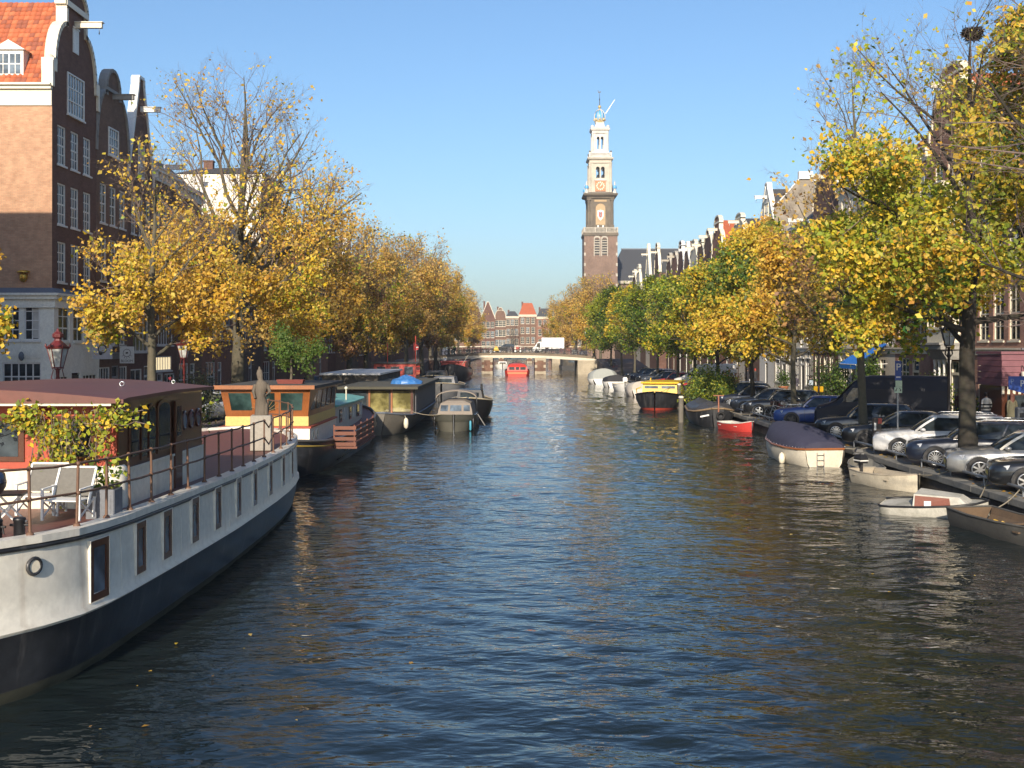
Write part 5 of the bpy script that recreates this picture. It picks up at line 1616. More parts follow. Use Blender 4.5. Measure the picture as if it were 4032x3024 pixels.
def xhull(st, y):
    """right-hand gunwale x, sheer and heading at y"""
    for a, b in zip(st[:-1], st[1:]):
        if a[0] <= y <= b[0]:
            t = (y - a[0]) / (b[0] - a[0])
            xa, xb = a[1] + a[2], b[1] + b[2]
            return xa + (xb - xa) * t, a[3] + (b[3] - a[3]) * t, math.atan2(xb - xa, b[0] - a[0])
    return st[-1][1] + st[-1][2], st[-1][3], 0


# ---- the white houseboat in the foreground. waterline read off the photo: bow at the camera end, rounded
def houseboat():
    CX = -8.45
    prof = [(11.9, .3, 2.14), (12.05, .8, 2.12), (12.4, 1.15, 2.10), (13.0, 1.58, 2.07), (13.7, 2.02, 2.05), (14.35, 2.36, 2.03), (15.0, 2.59, 2.01), (15.7, 2.68, 1.99), (16.5, 2.72, 1.97), (18.5, 2.77, 1.94), (20.5, 2.80, 1.92), (22.5, 2.82, 1.90), (24.5, 2.78, 1.88), (26.5, 2.74, 1.87), (28.3, 2.66, 1.86), (29.8, 2.54, 1.86), (31.2, 2.36, 1.87), (32.4, 2.12, 1.89), (33.4, 1.75, 1.92), (34.2, 1.2, 1.95), (34.6, .6, 1.97), (34.75, .1, 1.98)]
    st = [(y, CX, hw, top) for y, hw, top in prof]
    t = thing('houseboat', 'long white and black steel houseboat with railing and ivy covered red cabin', 'houseboat', (0, 0, 0), 0)
    zs = [0, .13, .215, .40, .515, .517, .535, .537, .56, .70, .86, 1.0]
    fl = [.84, .915, .945, .985, .999, 1.0, 1.024, 1.024, 1.0, .995, .99, .985]
    m = MB(); hull(m, st, zs, fl, mi_fn=lambda k: 2 if k < 2 else (0 if k < 4 else 1))
    m.build('hull', [HULLB, HULLW, paint('waterline_scum', (.05, .05, .032), .8, .7, 1.5, dirtcol=(.12, .11, .075))], t)
    for y in (16.3, 19.0, 22.0, 25.2, 28.9, 31.6):
        x0, top, ang = xhull(st, y); m = MB(); m.tube([(CX + (x0 - CX) * 1.002, y, .95), (CX + (x0 - CX) * .999, y, 1.4), (CX + (x0 - CX) * .99, y, top - .1)], .004, 5); m.build('plate_seam', HULLW, t)
    # gunwale cap and dark line under it
    m = MB()
    for sgn in (1, -1):
        rings = []
        for y, cx, hw, top in st:
            x = cx + sgn * hw * .985
            rings.append([(x + sgn * .05, y, top - .045), (x + sgn * .05, y, top + .05), (x - sgn * .22, y, top + .05), (x - sgn * .22, y, top - .045)])
        m.loft(rings, True, True, 0, False)
    m.build('gunwale', HULLW, t)
    m = MB()
    for sgn in (1, -1):
        m.tube([(cx + sgn * hw * .992, y, top - .085) for y, cx, hw, top in st], .035, 6)
    m.build('rubbing_strake', HULLB, t)
    m = MB()
    for sgn in (1, -1): m.tube([(cx + sgn * hw * .90, y, .17 + (0 if y > 14.6 else -.1)) for y, cx, hw, top in st], .018, 5)
    m.build('weld_seam', HULLB, t)
    m = MB(); deck(m, st, -.02, .93); dk = m.build('deck', DECKR, t)
    # hull windows: wooden frame, recessed pane
    ylist = [15.55, 17.05, 18.25, 19.75, 21.2, 22.75, 24.3, 26.0, 27.75, 29.4]
    for i, y in enumerate(ylist):
        w_, h_ = (.52, .84) if i == 0 else (.42, .78)
        x0, top, ang = xhull(st, y)
        zc = 1.41 if i == 0 else 1.44
        x = CX + (x0 - CX) * .995
        m = MB(); d = .05
        m.box(-d, .026, -w_ / 2, -w_ / 2 + .09, -h_ / 2, h_ / 2); m.box(-d, .026, w_ / 2 - .09, w_ / 2, -h_ / 2, h_ / 2); m.box(-d, .026, -w_ / 2 + .09, w_ / 2 - .09, h_ / 2 - .10, h_ / 2); m.box(-d, .026, -w_ / 2 + .09, w_ / 2 - .09, -h_ / 2, -h_ / 2 + .10)
        f = m.build('window', BROWNM, t, (x, y, zc), (0, 0, -ang))
        m = MB(); m.add([(.008, -w_ / 2 + .09, -h_ / 2 + .1), (.008, w_ / 2 - .09, -h_ / 2 + .1), (.008, w_ / 2 - .09, h_ / 2 - .1), (.008, -w_ / 2 + .09, h_ / 2 - .1)], [(0, 1, 2, 3)]); m.build('pane', GLASS_B, f)
        m = MB(); k = .012
        m.box(-.02, .035, -w_ / 2 - k, w_ / 2 + k, h_ / 2, h_ / 2 + k); m.box(-.02, .035, -w_ / 2 - k, -w_ / 2, -h_ / 2, h_ / 2); m.box(-.02, .035, w_ / 2, w_ / 2 + k, -h_ / 2, h_ / 2); m.build('rim', HULLW, f)
    y = 14.25; x0, top, ang = xhull(st, y); x = CX + (x0 - CX) * .995
    m = MB(); m.ring((0, 0, 0), .10, .026, 18, 6, 'x'); f = m.build('porthole', HULLB, t, (x + .02, y, 1.70), (0, 0, -ang))
    m = MB(); m.disc((.0, 0, 0), .095, 16, 'x', 0, .02); m.build('pane', CREAM, f)
    # railing: posts with sockets, two rails
    m = MB()
    posts = [13.4, 14.35, 15.25, 16.15, 17.05, 18.0, 18.95, 19.9, 20.9, 21.9, 22.9, 23.95, 25.0, 26.1, 27.3, 28.4, 29.5, 30.6, 31.6, 32.5, 33.3, 33.95, 34.4]
    P = []
    for y in posts:
        x0, top, ang = xhull(st, y); P.append(Vector((CX + (x0 - CX) * .94, y, top + .04)))
    for i, p in enumerate(P):
        pm = MB(); jig = Vector((RNG.uniform(-.02, .02), RNG.uniform(-.02, .02), 0))
        pm.tube([p, p + jig + Vector((0, 0, .86))], .020, 7); pm.lathe([(.055, 0), (.05, .03), (.03, .05)], 8, tuple(p)); pm.ball(tuple(p + jig + Vector((0, 0, .46))), .036, 8); pm.ball(tuple(p + jig + Vector((0, 0, .86))), .036, 8)
        pm.build('railing_post', RUST, t)
    for h in (.46, .86):
        rm = MB(); pts = []
        for i, p in enumerate(P):
            pts.append(p + Vector((0, 0, h)))
            if i == 13: pts.append((p + P[i + 1]) / 2 + Vector((0, 0, h - .20)))
            elif i < len(P) - 1: pts.append((p + P[i + 1]) / 2 + Vector((RNG.uniform(-.015, .015), 0, h + RNG.uniform(-.02, .01))))
        rm.tube(pts, .018, 6); rm.build('rail', RUST, t)
    # cabin: mahogany upper walls over a white coaming
    x1, y0, y1, zb, zt = -6.30, 17.75, 22.45, 1.9, 3.68
    x0 = -11.0
    m = MB(); m.box(x0, x1, y0, y1, zb + .62, zt); m.build('cabin_wall', [BROWNM], t)
    m = MB(); m.box(x0 - .02, x1 + .03, y0 + .1, y1 + .02, zb - .03, zb + .615); m.build('coaming', HULLW, t)
    m = MB(); m.box(x0, x1 - .18, y0 - .05, y0 + .098, zb - .03, zb + .66); m.build('front_coaming', CREAM, t)
    m = MB(); m.lathe([(.24, 0), (.24, .70), (.20, .74)], 14, (x1 - .16, y0 + .12, zb - .03)); m.build('corner_post', HULLW, t)
    m = MB(); m.box(x0, x1 - .02, y0 - .03, y0 - .004, zb + .665, zt); m.build('front_wall', REDPAINT, t)
    for xa in (-10.6, -9.55, -8.5, -7.35):
        m = MB(); m.box(xa, xa + .72, y0 - .06, y0 - .031, zb + .78, zt - .28); f = m.build('front_window', BROWNM, t); m = MB(); m.box(xa + .09, xa + .63, y0 - .068, y0 - .061, zb + .86, zt - .36); m.build('pane', GLASS, f)
    # roof, slightly crowned, overhanging
    m = MB(); rings = []
    for y, e in ((y0 - .42, 0), (y0 - .2, .02), ((y0 + y1) / 2, .05), (y1 + .12, .02)):
        rings.append([(x0 - .2 + (x1 - x0 + .42) * i / 10, y, zt + e + .16 * math.sin(math.pi * i / 10)) for i in range(11)] + [(x1 + .22, y, zt + e - .06), (x0 - .2, y, zt + e - .06)])
    m.loft(rings, True, True); m.build('cabin_roof', ROOFR, t)
    m = MB(); m.box(x0 - .15, x1 + .02, y0 - .40, y0 - .34, zt - .10, zt - .01); m.build('fascia', CREAM, t)
    m = MB(); m.ring((-6.9, 19.6, zt + .17), .04, .010, 10, 5, 'y'); m.ring((-6.7, 21.9, zt + .13), .035, .009, 10, 5, 'y'); m.build('roof_eye', CHROME, t)
    # side: arched windows, door, three round lights
    def side_window(ya, yb, za, zb_, arch):
        m = MB(); pts = [(ya, za), (yb, za), (yb, zb_ - arch)] + ([((ya + yb) / 2 + (yb - ya) / 2 * math.cos(math.radians(a)), zb_ - arch + arch * math.sin(math.radians(a))) for a in (30, 60, 90, 120, 150)] if arch else [(yb, zb_), (ya, zb_)]) + [(ya, zb_ - arch)]
        m.prism(pts, x1 + .004, x1 + .03, 0, 'x'); f = m.build('window', MAHOGANY, t)
        c = ((ya + yb) / 2, (za + zb_) / 2)
        m = MB(); m.prism([(c[0] + (a - c[0]) * .80, c[1] + (b - c[1]) * .88) for a, b in pts], x1 + .031, x1 + .036, 0, 'x'); m.build('pane', GLASS, f)
    side_window(18.2, 18.65, 2.65, 3.45, .0); side_window(18.75, 19.05, 2.6, 3.5, .0); side_window(19.12, 19.5, 2.6, 3.52, .1); side_window(19.6, 20.35, 2.62, 3.56, .12)
    m = MB(); m.box(x1 + .034, x1 + .07, 20.5, 20.92, zb, 3.5); d = m.build('door', MAHOGANY, t); m = MB(); m.box(x1 + .071, x1 + .075, 20.58, 20.84, 2.85, 3.4); m.build('pane', GLASS, d)
    for yc in (21.25, 21.7, 22.15):
        m = MB(); m.ring((x1 + .01, yc, 3.1), .16, .03, 14, 5, 'x'); f = m.build('round_light', MAHOGANY, t); m = MB(); m.disc((x1 + .012, yc, 3.1), .15, 14, 'x', 0, .012); m.build('pane', GLASS_B, f)
    # drip and white trim along the coaming
    m = MB(); m.box(x1 + .03, x1 + .06, y0 + .1, y1 + .02, zb + .60, zb + .64); m.build('trim', HULLW, t)
    # bollards on the bow
    m = MB()
    for xx, yy in ((-6.62, 14.25), (-6.4, 14.42)):
        m.lathe([(.07, 0), (.07, .25), (.08, .26), (.08, .29), (.06, .30)], 12, (xx, yy, 2.0)); m.tube([(xx - .12, yy, 2.2), (xx + .12, yy, 2.2)], .018, 6)
    m.build('bollard', BLACK, t)
    return t, st


hb, hst = houseboat()


# ivy over the cabin front and roof edge (one climbing plant)
def scatter_leaves(name, parent, pts, tint_list, size, seed, flat_up=.3, mat=None):
    r = np.random.RandomState(seed)
    C = np.array(pts); N = len(C)
    tl = np.array(tint_list)
    tint = tl[r.randint(0, len(tl), N)] * r.uniform(.7, 1.25, (N, 1))
    return link(name, leaf_cards(name, C, np.clip(tint, .008, .8), r, size, flat_up, mat or LEAF), parent)


rr = np.random.RandomState(21)
iv = thing('climbing_plant', 'climbing plant with yellowing leaves hanging over the red cabin front', 'climbing plant', (-7.0, 17.4, 1.95), 0)
pts = []; stems = MB()
def vine(p0, p1, n, spread, nl):
    p0, p1 = np.array(p0), np.array(p1)
    path = [p0 + (p1 - p0) * i / n + rr.normal(0, spread, 3) * (0 < i < n) for i in range(n + 1)]
    stems.tube([tuple(q) for q in path], .008, 4)
    for q0, q1 in zip(path[:-1], path[1:]):
        for _ in range(nl): pts.append(q0 + (q1 - q0) * rr.rand() + rr.normal(0, .055, 3))
for k in range(15):
    x = rr.uniform(-3.9, .7); z0 = rr.uniform(1.30, 1.56)
    vine((x, -.12, z0), (x + rr.uniform(.5, 1.1), -.15, z0 + rr.uniform(-.12, .1)), 6, .05, 11)
for k in range(38):
    x = rr.uniform(-3.8, .75) if k > 18 else rr.uniform(-.6, .72); L_ = rr.uniform(.12, .5) if x < -.5 else rr.uniform(.4, 1.5)
    vine((x, -.13, 1.55), (x + rr.normal(0, .08), -.16, 1.55 - L_), 5, .04, 8)
for k in range(5): vine((.62, -.05, 1.5), (.72, .4 + .15 * k, 1.55 - .2 * rr.rand()), 4, .05, 8)
stems.build('stems', TWIG, iv)
scatter_leaves('foliage', iv, pts, YELLOW[:2] + LIME + LIME + [(.12, .17, .02), (.30, .26, .05)], .07, 4, .2)

# garden chairs on the bow deck
def deck_chair(label, x, y, rz):
    t = thing('garden_chair', label, 'chair', (x, y, 2.0), rz, 'white folding chairs on the houseboat deck')
    W = .56
    for sx in (-W / 2, W / 2):
        m = MB(); m.bar((sx, -.24, 0), (sx, -.24, .64), .035, .035); m.bar((sx, .22, 0), (sx, .26, .42), .03, .03); m.bar((sx, -.24, .05), (sx, .24, .40), .022, .022); m.bar((sx, .22, .05), (sx, -.24, .40), .022, .022); m.bar((sx, -.26, .64), (sx, .24, .66), .045, .025); m.bar((sx, .05, .30), (sx, .34, 1.02), .032, .032)
        m.build('side_frame', WHITE, t)
    m = MB(); m.box(-W / 2 + .02, W / 2 - .02, -.24, .20, .39, .415); m.build('seat', WHITE, t)
    m = MB(); m.bar((0, .12, .46), (0, .335, 1.0), W - .04, .012, 0, (0, 1, 0)); m.build('backrest', paint('chair_mesh', (.15, .14, .12), .8, .1), t)
    m = MB(); m.bar((-W / 2, .345, 1.03), (W / 2, .345, 1.03), .03, .04); m.build('top_rail', WHITE, t)
    return t
deck_chair('white folding garden chair closest to the planter on the houseboat', -6.5, 16.25, math.radians(-6)).scale = (1, .9, .70)
deck_chair('white folding garden chair left of the first, partly hidden by it', -7.1, 16.75, math.radians(-2)).scale = (1, .9, .70)
t = thing('garden_stool', 'low white folding stool with dark top by the garden chairs', 'stool', (-7.15, 15.75, 2.0), .2)
m = MB()
for a, b in (((-.2, -.2, 0), (.2, -.2, .42)), ((.2, -.2, 0), (-.2, -.2, .42)), ((-.2, .2, 0), (.2, .2, .42)), ((.2, .2, 0), (-.2, .2, .42))): m.bar(a, b, .025, .025)
m.build('legs', WHITE, t); m = MB(); m.box(-.24, .24, -.24, .24, .42, .45); m.build('seat', BLACK, t)
t = thing('barbecue', 'dark blue kettle barbecue at the left edge of the houseboat deck', 'barbecue', (-7.12, 14.9, 2.0), 0)
m = MB(); m.lathe([(.02, .42), (.22, .48), (.30, .62), (.31, .68)], 14); m.build('bowl', BLACK, t); m = MB(); m.lathe([(.31, .685), (.29, .80), (.15, .92), (.03, .95)], 14); m.build('lid', paint('lid_blue', (.02, .04, .09), .25, .1), t)
m = MB()
for k in range(3): a = 2.1 * k; m.tube([(.2 * math.cos(a), .2 * math.sin(a), .5), (.3 * math.cos(a), .3 * math.sin(a), 0)], .014, 5)
m.build('leg', DARKMETAL, t)
for lb, x, y, w_, h_ in (('square grey planter at the cabin corner of the houseboat', -6.16, 16.75, .42, .48), ('dark grey planter with pink flowers behind the houseboat cabin', -7.0, 23.4, .6, .6)):
    t = thing('planter', lb, 'planter', (x, y, 1.9), .05)
    m = MB(); m.bbox(-w_ / 2, w_ / 2, -w_ / 2, w_ / 2, 0, h_, .015); m.box(-w_ / 2 + .05, w_ / 2 - .05, -w_ / 2 - .006, -w_ / 2 - .001, .06, h_ - .08); m.build('box', GREYP, t)
    m = MB(); m.box(-w_ / 2 + .03, w_ / 2 - .03, -w_ / 2 + .03, w_ / 2 - .03, h_ - .02, h_ + .01); m.build('soil', paint('soil', (.04, .03, .02), .95, .2), t)
    if 'pink' in lb:
        q = [tuple(v) for v in rr.normal(0, 1, (420, 3)) * np.array([.22, .2, .30]) + np.array([.05, 0, .95])]; scatter_leaves('foliage', t, q, LIME + GREEN + OCHRE[:1], .09, 8)
        q = [tuple(v) for v in rr.normal(0, 1, (46, 3)) * np.array([.10, .12, .32]) + np.array([-.30, -.05, 1.0])]; scatter_leaves('flowers', t, q, [(.62, .16, .16), (.6, .25, .2), (.5, .08, .1)], .13, 9)
    else:
        q = [tuple(v) for v in rr.normal(0, 1, (160, 3)) * np.array([.14, .14, .2]) + np.array([0, 0, .7])]; scatter_leaves('foliage', t, q, LIME + GREEN, .08, 10)
# sculpture on its plinth at the stern
t = thing('sculpture', 'weathered standing figure carved in wood on a grey stone plinth', 'sculpture', (-6.5, 28.6, 1.85), .15)
m = MB(); m.bbox(-.26, .26, -.26, .26, 0, .90, .02); m.build('plinth', paint('plinth_stone', (.34, .31, .26), .85, .4, 2.0), t)
CARV = wood('carved_wood', (.17, .14, .105), (.10, .08, .06), 1.5, .9, 2)
def rings_at(spec): return [[(cx + rx * math.cos(a), cy + ry * math.sin(a), zz) for a in [2 * math.pi * k / 10 for k in range(10)]] for (zz, cx, cy, rx, ry) in spec]
m = MB(); m.loft(rings_at([(.90, 0, 0, .17, .12), (1.05, .02, 0, .18, .13), (1.25, .0, 0, .15, .12), (1.4, -.03, 0, .12, .10), (1.52, -.01, 0, .15, .11), (1.68, .02, 0, .17, .11), (1.75, .0, 0, .12, .09), (1.80, -.02, 0, .065, .07), (1.86, -.03, 0, .075, .08), (1.96, -.04, 0, .085, .09), (2.06, -.04, 0, .06, .06)]), True, True, 0, True)
m.tube([(.15, 0, 1.68), (.21, -.05, 1.5), (.12, -.12, 1.38)], [.05, .045, .04], 7); m.tube([(-.15, 0, 1.68), (-.2, -.02, 1.5), (-.14, -.1, 1.33)], [.05, .045, .04], 7); m.tube([(-.04, 0, 2.0), (-.05, 0, 2.14)], [.05, .02], 6); m.tube([(.12, -.06, .92), (.14, -.08, 1.2)], [.06, .03], 6)
m.build('figure', CARV, t)

# ---- second boat: wooden wheelhouse, yellow band, teal cabin roof
def barge2():
    t = thing('barge', 'black barge with varnished wooden wheelhouse, yellow band and teal cabin roof', 'boat', (0, 0, 0), 0)
    CX = -8.7
    st = [(y, CX, hw, top) for y, hw, top in ((37.6, .2, 1.35), (38.0, .9, 1.30), (38.8, 1.5, 1.22), (40.0, 1.85, 1.12), (42.0, 2.0, 1.02), (45.0, 2.05, .98), (49.0, 2.1, 1.02), (52.0, 2.1, 1.12), (54.0, 1.95, 1.25), (55.6, 1.5, 1.42), (56.6, .8, 1.58), (57.0, .1, 1.66))]
    zs = [0, .3, .62, .70, .86, 1.0]; fl = [.82, .94, 1.0, 1.03, 1.0, 1.0]
    m = MB(); hull(m, st, zs, fl); m.build('hull', HULLB, t)
    m = MB()
    for sgn in (1, -1): m.tube([(cx + sgn * hw, y, top) for y, cx, hw, top in st], .06, 6)
    m.build('gunwale', paint('gunwale_grey', (.11, .10, .09), .5, .4), t)
    m = MB()
    for sgn in (1, -1): m.tube([(cx + sgn * hw * .99, y, top - .18) for y, cx, hw, top in st[:6]], .035, 6)
    m.build('yellow_line', paint('hull_yellow', (.45, .30, .05), .5, .3), t)
    m = MB(); deck(m, st, -.06, .97); m.build('deck', DECKR, t)
    # aft house: white lower part with two portholes
    m = MB(); m.box(-10.4, -7.25, 39.4, 45.2, .95, 1.62); m.build('aft_coaming', HULLW, t)
    m = MB(); m.box(-10.45, -7.2, 39.36, 45.25, 1.622, 1.68); m.build('red_line', REDPAINT, t)
    for y in (40.0, 40.8):
        m = MB(); m.ring((-7.245, y, 1.34), .17, .04, 14, 5, 'x'); f = m.build('porthole', CREAM, t); m = MB(); m.disc((-7.24, y, 1.34), .15, 14, 'x', 0, .01); m.build('pane', GLASS, f)
    yel = paint('band_yellow', (.62, .44, .13), .45, .2)
    m = MB(); m.box(-10.3, -7.35, 39.7, 45.6, 1.685, 2.02); m.build('yellow_band', yel, t)
    # wheelhouse: raked timber front with three panes, five side panes
    b, tp = 2.02, 3.02
    lo = [(-10.28, 39.72), (-7.37, 39.72), (-7.37, 45.6), (-10.28, 45.6)]; hi = [(-10.42, 39.45), (-7.23, 39.45), (-7.30, 45.6), (-10.42, 45.6)]
    m = MB(); m.loft([[(x, y, b) for x, y in lo], [(x, y, tp) for x, y in hi]]); m.build('wheelhouse', TEAK, t)
    for u0, u1 in ((.08, .33), (.40, .60), (.67, .92)):
        m = MB(); q = []
        for u, v in ((u0, .22), (u1, .22), (u1, .84), (u0, .84)):
            xl_, xr_ = lo[0][0] + (hi[0][0] - lo[0][0]) * v, lo[1][0] + (hi[1][0] - lo[1][0]) * v
            q.append((xl_ + (xr_ - xl_) * u, 39.72 - .27 * v - .012, b + (tp - b) * v))
        m.add(q, [(0, 1, 2, 3)]); m.build('front_pane', glass('green_glass', (.012, .026, .024), .05), t)
    for k in range(5):
        ya, yb = 40.1 + k * 1.08, 40.95 + k * 1.08
        m = MB(); m.add([(-7.345, ya, b + .2), (-7.345, yb, b + .2), (-7.265, yb, tp - .12), (-7.265, ya, tp - .12)], [(0, 1, 2, 3)]); m.build('side_pane', GLASS_B, t)
    m = MB(); m.box(-10.6, -7.05, 39.25, 45.8, tp, tp + .10); m.build('wheelhouse_roof', paint('roof_felt', (.07, .066, .06), .9, .4), t)
    m = MB(); m.box(-10.6, -7.05, 39.22, 39.249, tp - .02, tp + .12); m.build('roof_edge', TEAK, t)
    # sun-ray ornament
    m = MB(); c = Vector((-8.86, 39.62, b + .16))
    for k in range(9):
        a = math.radians(20 + 17.5 * k); m.bar(c + Vector((.12 * math.cos(a), 0, .12 * math.sin(a))), c + Vector((.52 * math.cos(a), -.12 * math.sin(a), .52 * math.sin(a))), .014, .014)
    m.build('sun_ornament', paint('ornament_brass', (.3, .17, .06), .5, .2), t)
    # low cabin with teal roof
    teal = paint('teal_roof', (.16, .42, .36), .5, .35, 1.0, dirtcol=(.10, .28, .25)); pale = paint('cabin_cream', (.55, .52, .45), .5, .3)
    pr = [(46.4, 1.35), (50, 1.5), (53.2, 1.5), (54.6, 1.3), (55.4, .85), (55.7, .3)]
    m = MB(); L_ = [(-8.8 + hw, y) for y, hw in pr] + [(-8.8 - hw, y) for y, hw in pr[::-1]]
    m.prism(L_, 1.0, 2.0, 0, 'z'); m.build('cabin', pale, t)
    m = MB(); c0 = (-8.8, 51.0); big = [(c0[0] + (x - c0[0]) * 1.07, c0[1] + (y - c0[1]) * 1.02) for x, y in L_]
    m.loft([[(x, y, 2.0) for x, y in big], [(x, y, 2.07) for x, y in big], [(c0[0] + (x - c0[0]) * .5, y, 2.17) for x, y in L_]]); m.build('cabin_roof', teal, t)
    for k in range(6):
        y = 47.1 + k * 1.05; m = MB(); m.box(-7.44 + .045 * min(k, 3), -7.38 + .045 * min(k, 3), y, y + .55, 1.3, 1.85); f = m.build('cabin_window', CURTAIN if k % 2 else GLASS, t)
    m = MB(); m.box(-8.9, -7.9, 46.6, 47.4, 2.08, 2.62); m.build('vent_box', paint('vent_grey', (.26, .27, .26), .6, .2), t)
    m = MB(); m.box(-9.0, -8.2, 50.4, 51.2, 2.1, 2.32); m.build('skylight', WHITE, t)
    m = MB(); m.tube([(-7.6, 50.2, 2.1), (-7.6, 50.2, 2.6)], .03, 6); m.ball((-7.6, 50.2, 2.64), .08, 8); m.build('flue', CREAM, t)
    # slatted crate rack hanging over the side, plank by plank
    slat = wood('rack_slats', (.20, .07, .04), (.13, .05, .03), 1.0, .7, 1)
    for j in range(4):
        zz = .82 + j * .20
        m = MB(); m.box(-6.74, -5.9, 41.4, 41.44, zz, zz + .13); m.build('slat', slat, t)
        m = MB(); m.box(-5.94, -5.90, 41.46, 46.8, zz, zz + .13); m.build('slat', slat, t)
    m = MB(); m.box(-6.78, -5.86, 41.38, 46.82, .72, .80)
    for yy_ in (41.42, 43.2, 45.0, 46.75): m.box(-5.99, -5.945, yy_, yy_ + .06, .80, 1.6)
    m.box(-6.75, -6.69, 41.445, 41.5, .80, 1.6); m.build('rack_floor', slat, t)
    m = MB(); m.tube([(-5.95, 41.4, .72), (-6.7, 42.0, .25)], .02, 5); m.tube([(-5.95, 44.0, .7), (-6.7, 44.0, .4)], .02, 5); m.build('rack_stay', CHROME, t)
    return t
barge2()
t = thing('potted_tree', 'small bushy green tree in a low red planter on the wheelhouse roof', 'potted tree', (-8.35, 41.6, 3.12), 0)
m = MB(); m.loft([[(-.45, -.2, 0), (.45, -.2, 0), (.45, .2, 0), (-.45, .2, 0)], [(-.5, -.25, .16), (.5, -.25, .16), (.5, .25, .16), (-.5, .25, .16)]]); m.build('planter', paint('planter_red', (.2, .05, .04), .6, .2), t)
m = MB(); m.tube([(0, 0, .1), (.02, 0, .4), (0, 0, .75), (.1, 0, 1.5)], [.05, .045, .04, .02], 7)
for k in range(7): a = k * .9; m.tube([(0, 0, .7 + .1 * k), (.35 * math.cos(a), .3 * math.sin(a), 1.0 + .12 * k)], [.018, .008], 5)
m.build('trunk', BARK, t)
cc = rr.normal(0, 1, (26, 3)); cc /= np.linalg.norm(cc, axis=1)[:, None]; cc = cc * np.array([1.15, .8, .7]) * rr.uniform(.3, 1.2, (26, 1)) + np.array([.1, 0, 1.35])
q = [tuple(cc[rr.randint(26)] + rr.normal(0, .15, 3)) for _ in range(3000)]; scatter_leaves('crown', t, q, GREEN + [(.08, .13, .02), (.12, .16, .03)], .085, 12)

# ---- third boat: low dark houseboat with glazed front and grey bow
t = thing('houseboat', 'low dark houseboat with glazed front, flat roof and bare grey steel bow', 'houseboat', (0, 0, 0), 0)
CX = -7.35
st = [(y, CX, hw, top) for y, hw, top in ((56.6, .75, 1.12), (57.2, 1.45, 1.02), (58.4, 1.95, .92), (60.5, 2.05, .86), (66, 2.05, .82), (74, 2.05, .82), (76, 1.8, .9), (77, 1.0, 1.0))]
m = MB(); hull(m, st, [0, .35, .75, 1.0], [.62, .8, .95, 1.0], mi_fn=lambda k: 0); m.add([(CX - .75 * .62, 56.6, -.35), (CX + .75 * .62, 56.6, -.35), (CX + .75, 56.6, 1.12), (CX - .75, 56.6, 1.12)], [(0, 1, 2, 3)]); m.build('hull', paint('bare_steel', (.15, .135, .11), .6, .5, 1.2, dirtcol=(.06, .055, .045)), t)
m = MB(); deck(m, st, -.02, .98); m.build('deck', DECKR, t)
m = MB()
for sgn in (1, -1): m.tube([(cx + sgn * hw, y, top + .02) for y, cx, hw, top in st], .05, 6)
m.tube([(CX - .75, 56.6, 1.14), (CX + .75, 56.6, 1.14)], .05, 6); m.build('gunwale', LEAD, t)
dkw = wood('dark_timber', (.045, .032, .024), (.025, .02, .016), 1.0, .6, 2)
m = MB(); m.box(CX - 1.9, CX + 1.9, 60.2, 76.0, .85, 2.22); m.build('house', dkw, t)
m = MB(); m.box(CX - 2.15, CX + 2.15, 59.6, 76.4, 2.225, 2.36); m.build('roof', paint('mossy_felt', (.075, .072, .055), .95, .5, .8, dirtcol=(.11, .10, .06)), t)
for k, xa in enumerate((-1.75, -.55, .65)):
    m = MB(); m.box(CX + xa, CX + xa + .09, 60.12, 60.199, .86, 2.2); m.build('front_post', TEAK if k else MAHOGANY, t)
    m = MB(); m.add([(CX + xa + .1, 60.17, 1.0), (CX + xa + 1.08, 60.17, 1.0), (CX + xa + 1.08, 60.17, 2.12), (CX + xa + .1, 60.17, 2.12)], [(0, 1, 2, 3)]); m.build('front_pane', (GLASS, glass('amber_glass', (.09, .08, .03), .05), glass('amber_glass', (.09, .08, .03), .05))[k], t)
m = MB(); m.box(CX + 1.72, CX + 1.84, 60.1, 60.198, .86, 2.2); m.build('front_post', MAHOGANY, t)
for k in range(22):
    m = MB(); y = 60.5 + k * .7; m.box(CX + 1.93, CX + 1.97, y, y + .05, .9, 2.2); m.build('side_batten', paint('batten_grey', (.2, .2, .21), .6, .2), t)
m = MB(); m.lathe([(.02, -.28), (.11, -.2), (.13, 0), (.11, .2), (.04, .28)], 10, (CX + 1.72, 57.6, .55)); m.tube([(CX + 1.72, 57.6, .8), (CX + 1.6, 57.7, 1.05)], .012, 4); m.build('fender', CREAM, t)
tarp = thing('tarpaulin', 'crumpled bright blue tarpaulin heap on the dark houseboat roof', 'tarpaulin', (CX + 1.05, 64.5, 2.36), 0)
m = MB(); r2 = np.random.RandomState(2); rings = []
for i in range(7):
    f = i / 6; rings.append([((.82 * (1 - f ** 1.5) + .1 * r2.rand()) * math.cos(a) * 1.1, (.8 * (1 - f ** 1.5) + .1 * r2.rand()) * math.sin(a), .48 * f ** .8 + .05 * r2.rand() * (i > 0)) for a in [2 * math.pi * k / 14 for k in range(14)]])
m.loft(rings, True, True, 0, False); m.build('sheet', paint('tarp_blue', (.03, .16, .45), .45, .4, 5.0, dirtcol=(.25, .4, .6)), tarp)

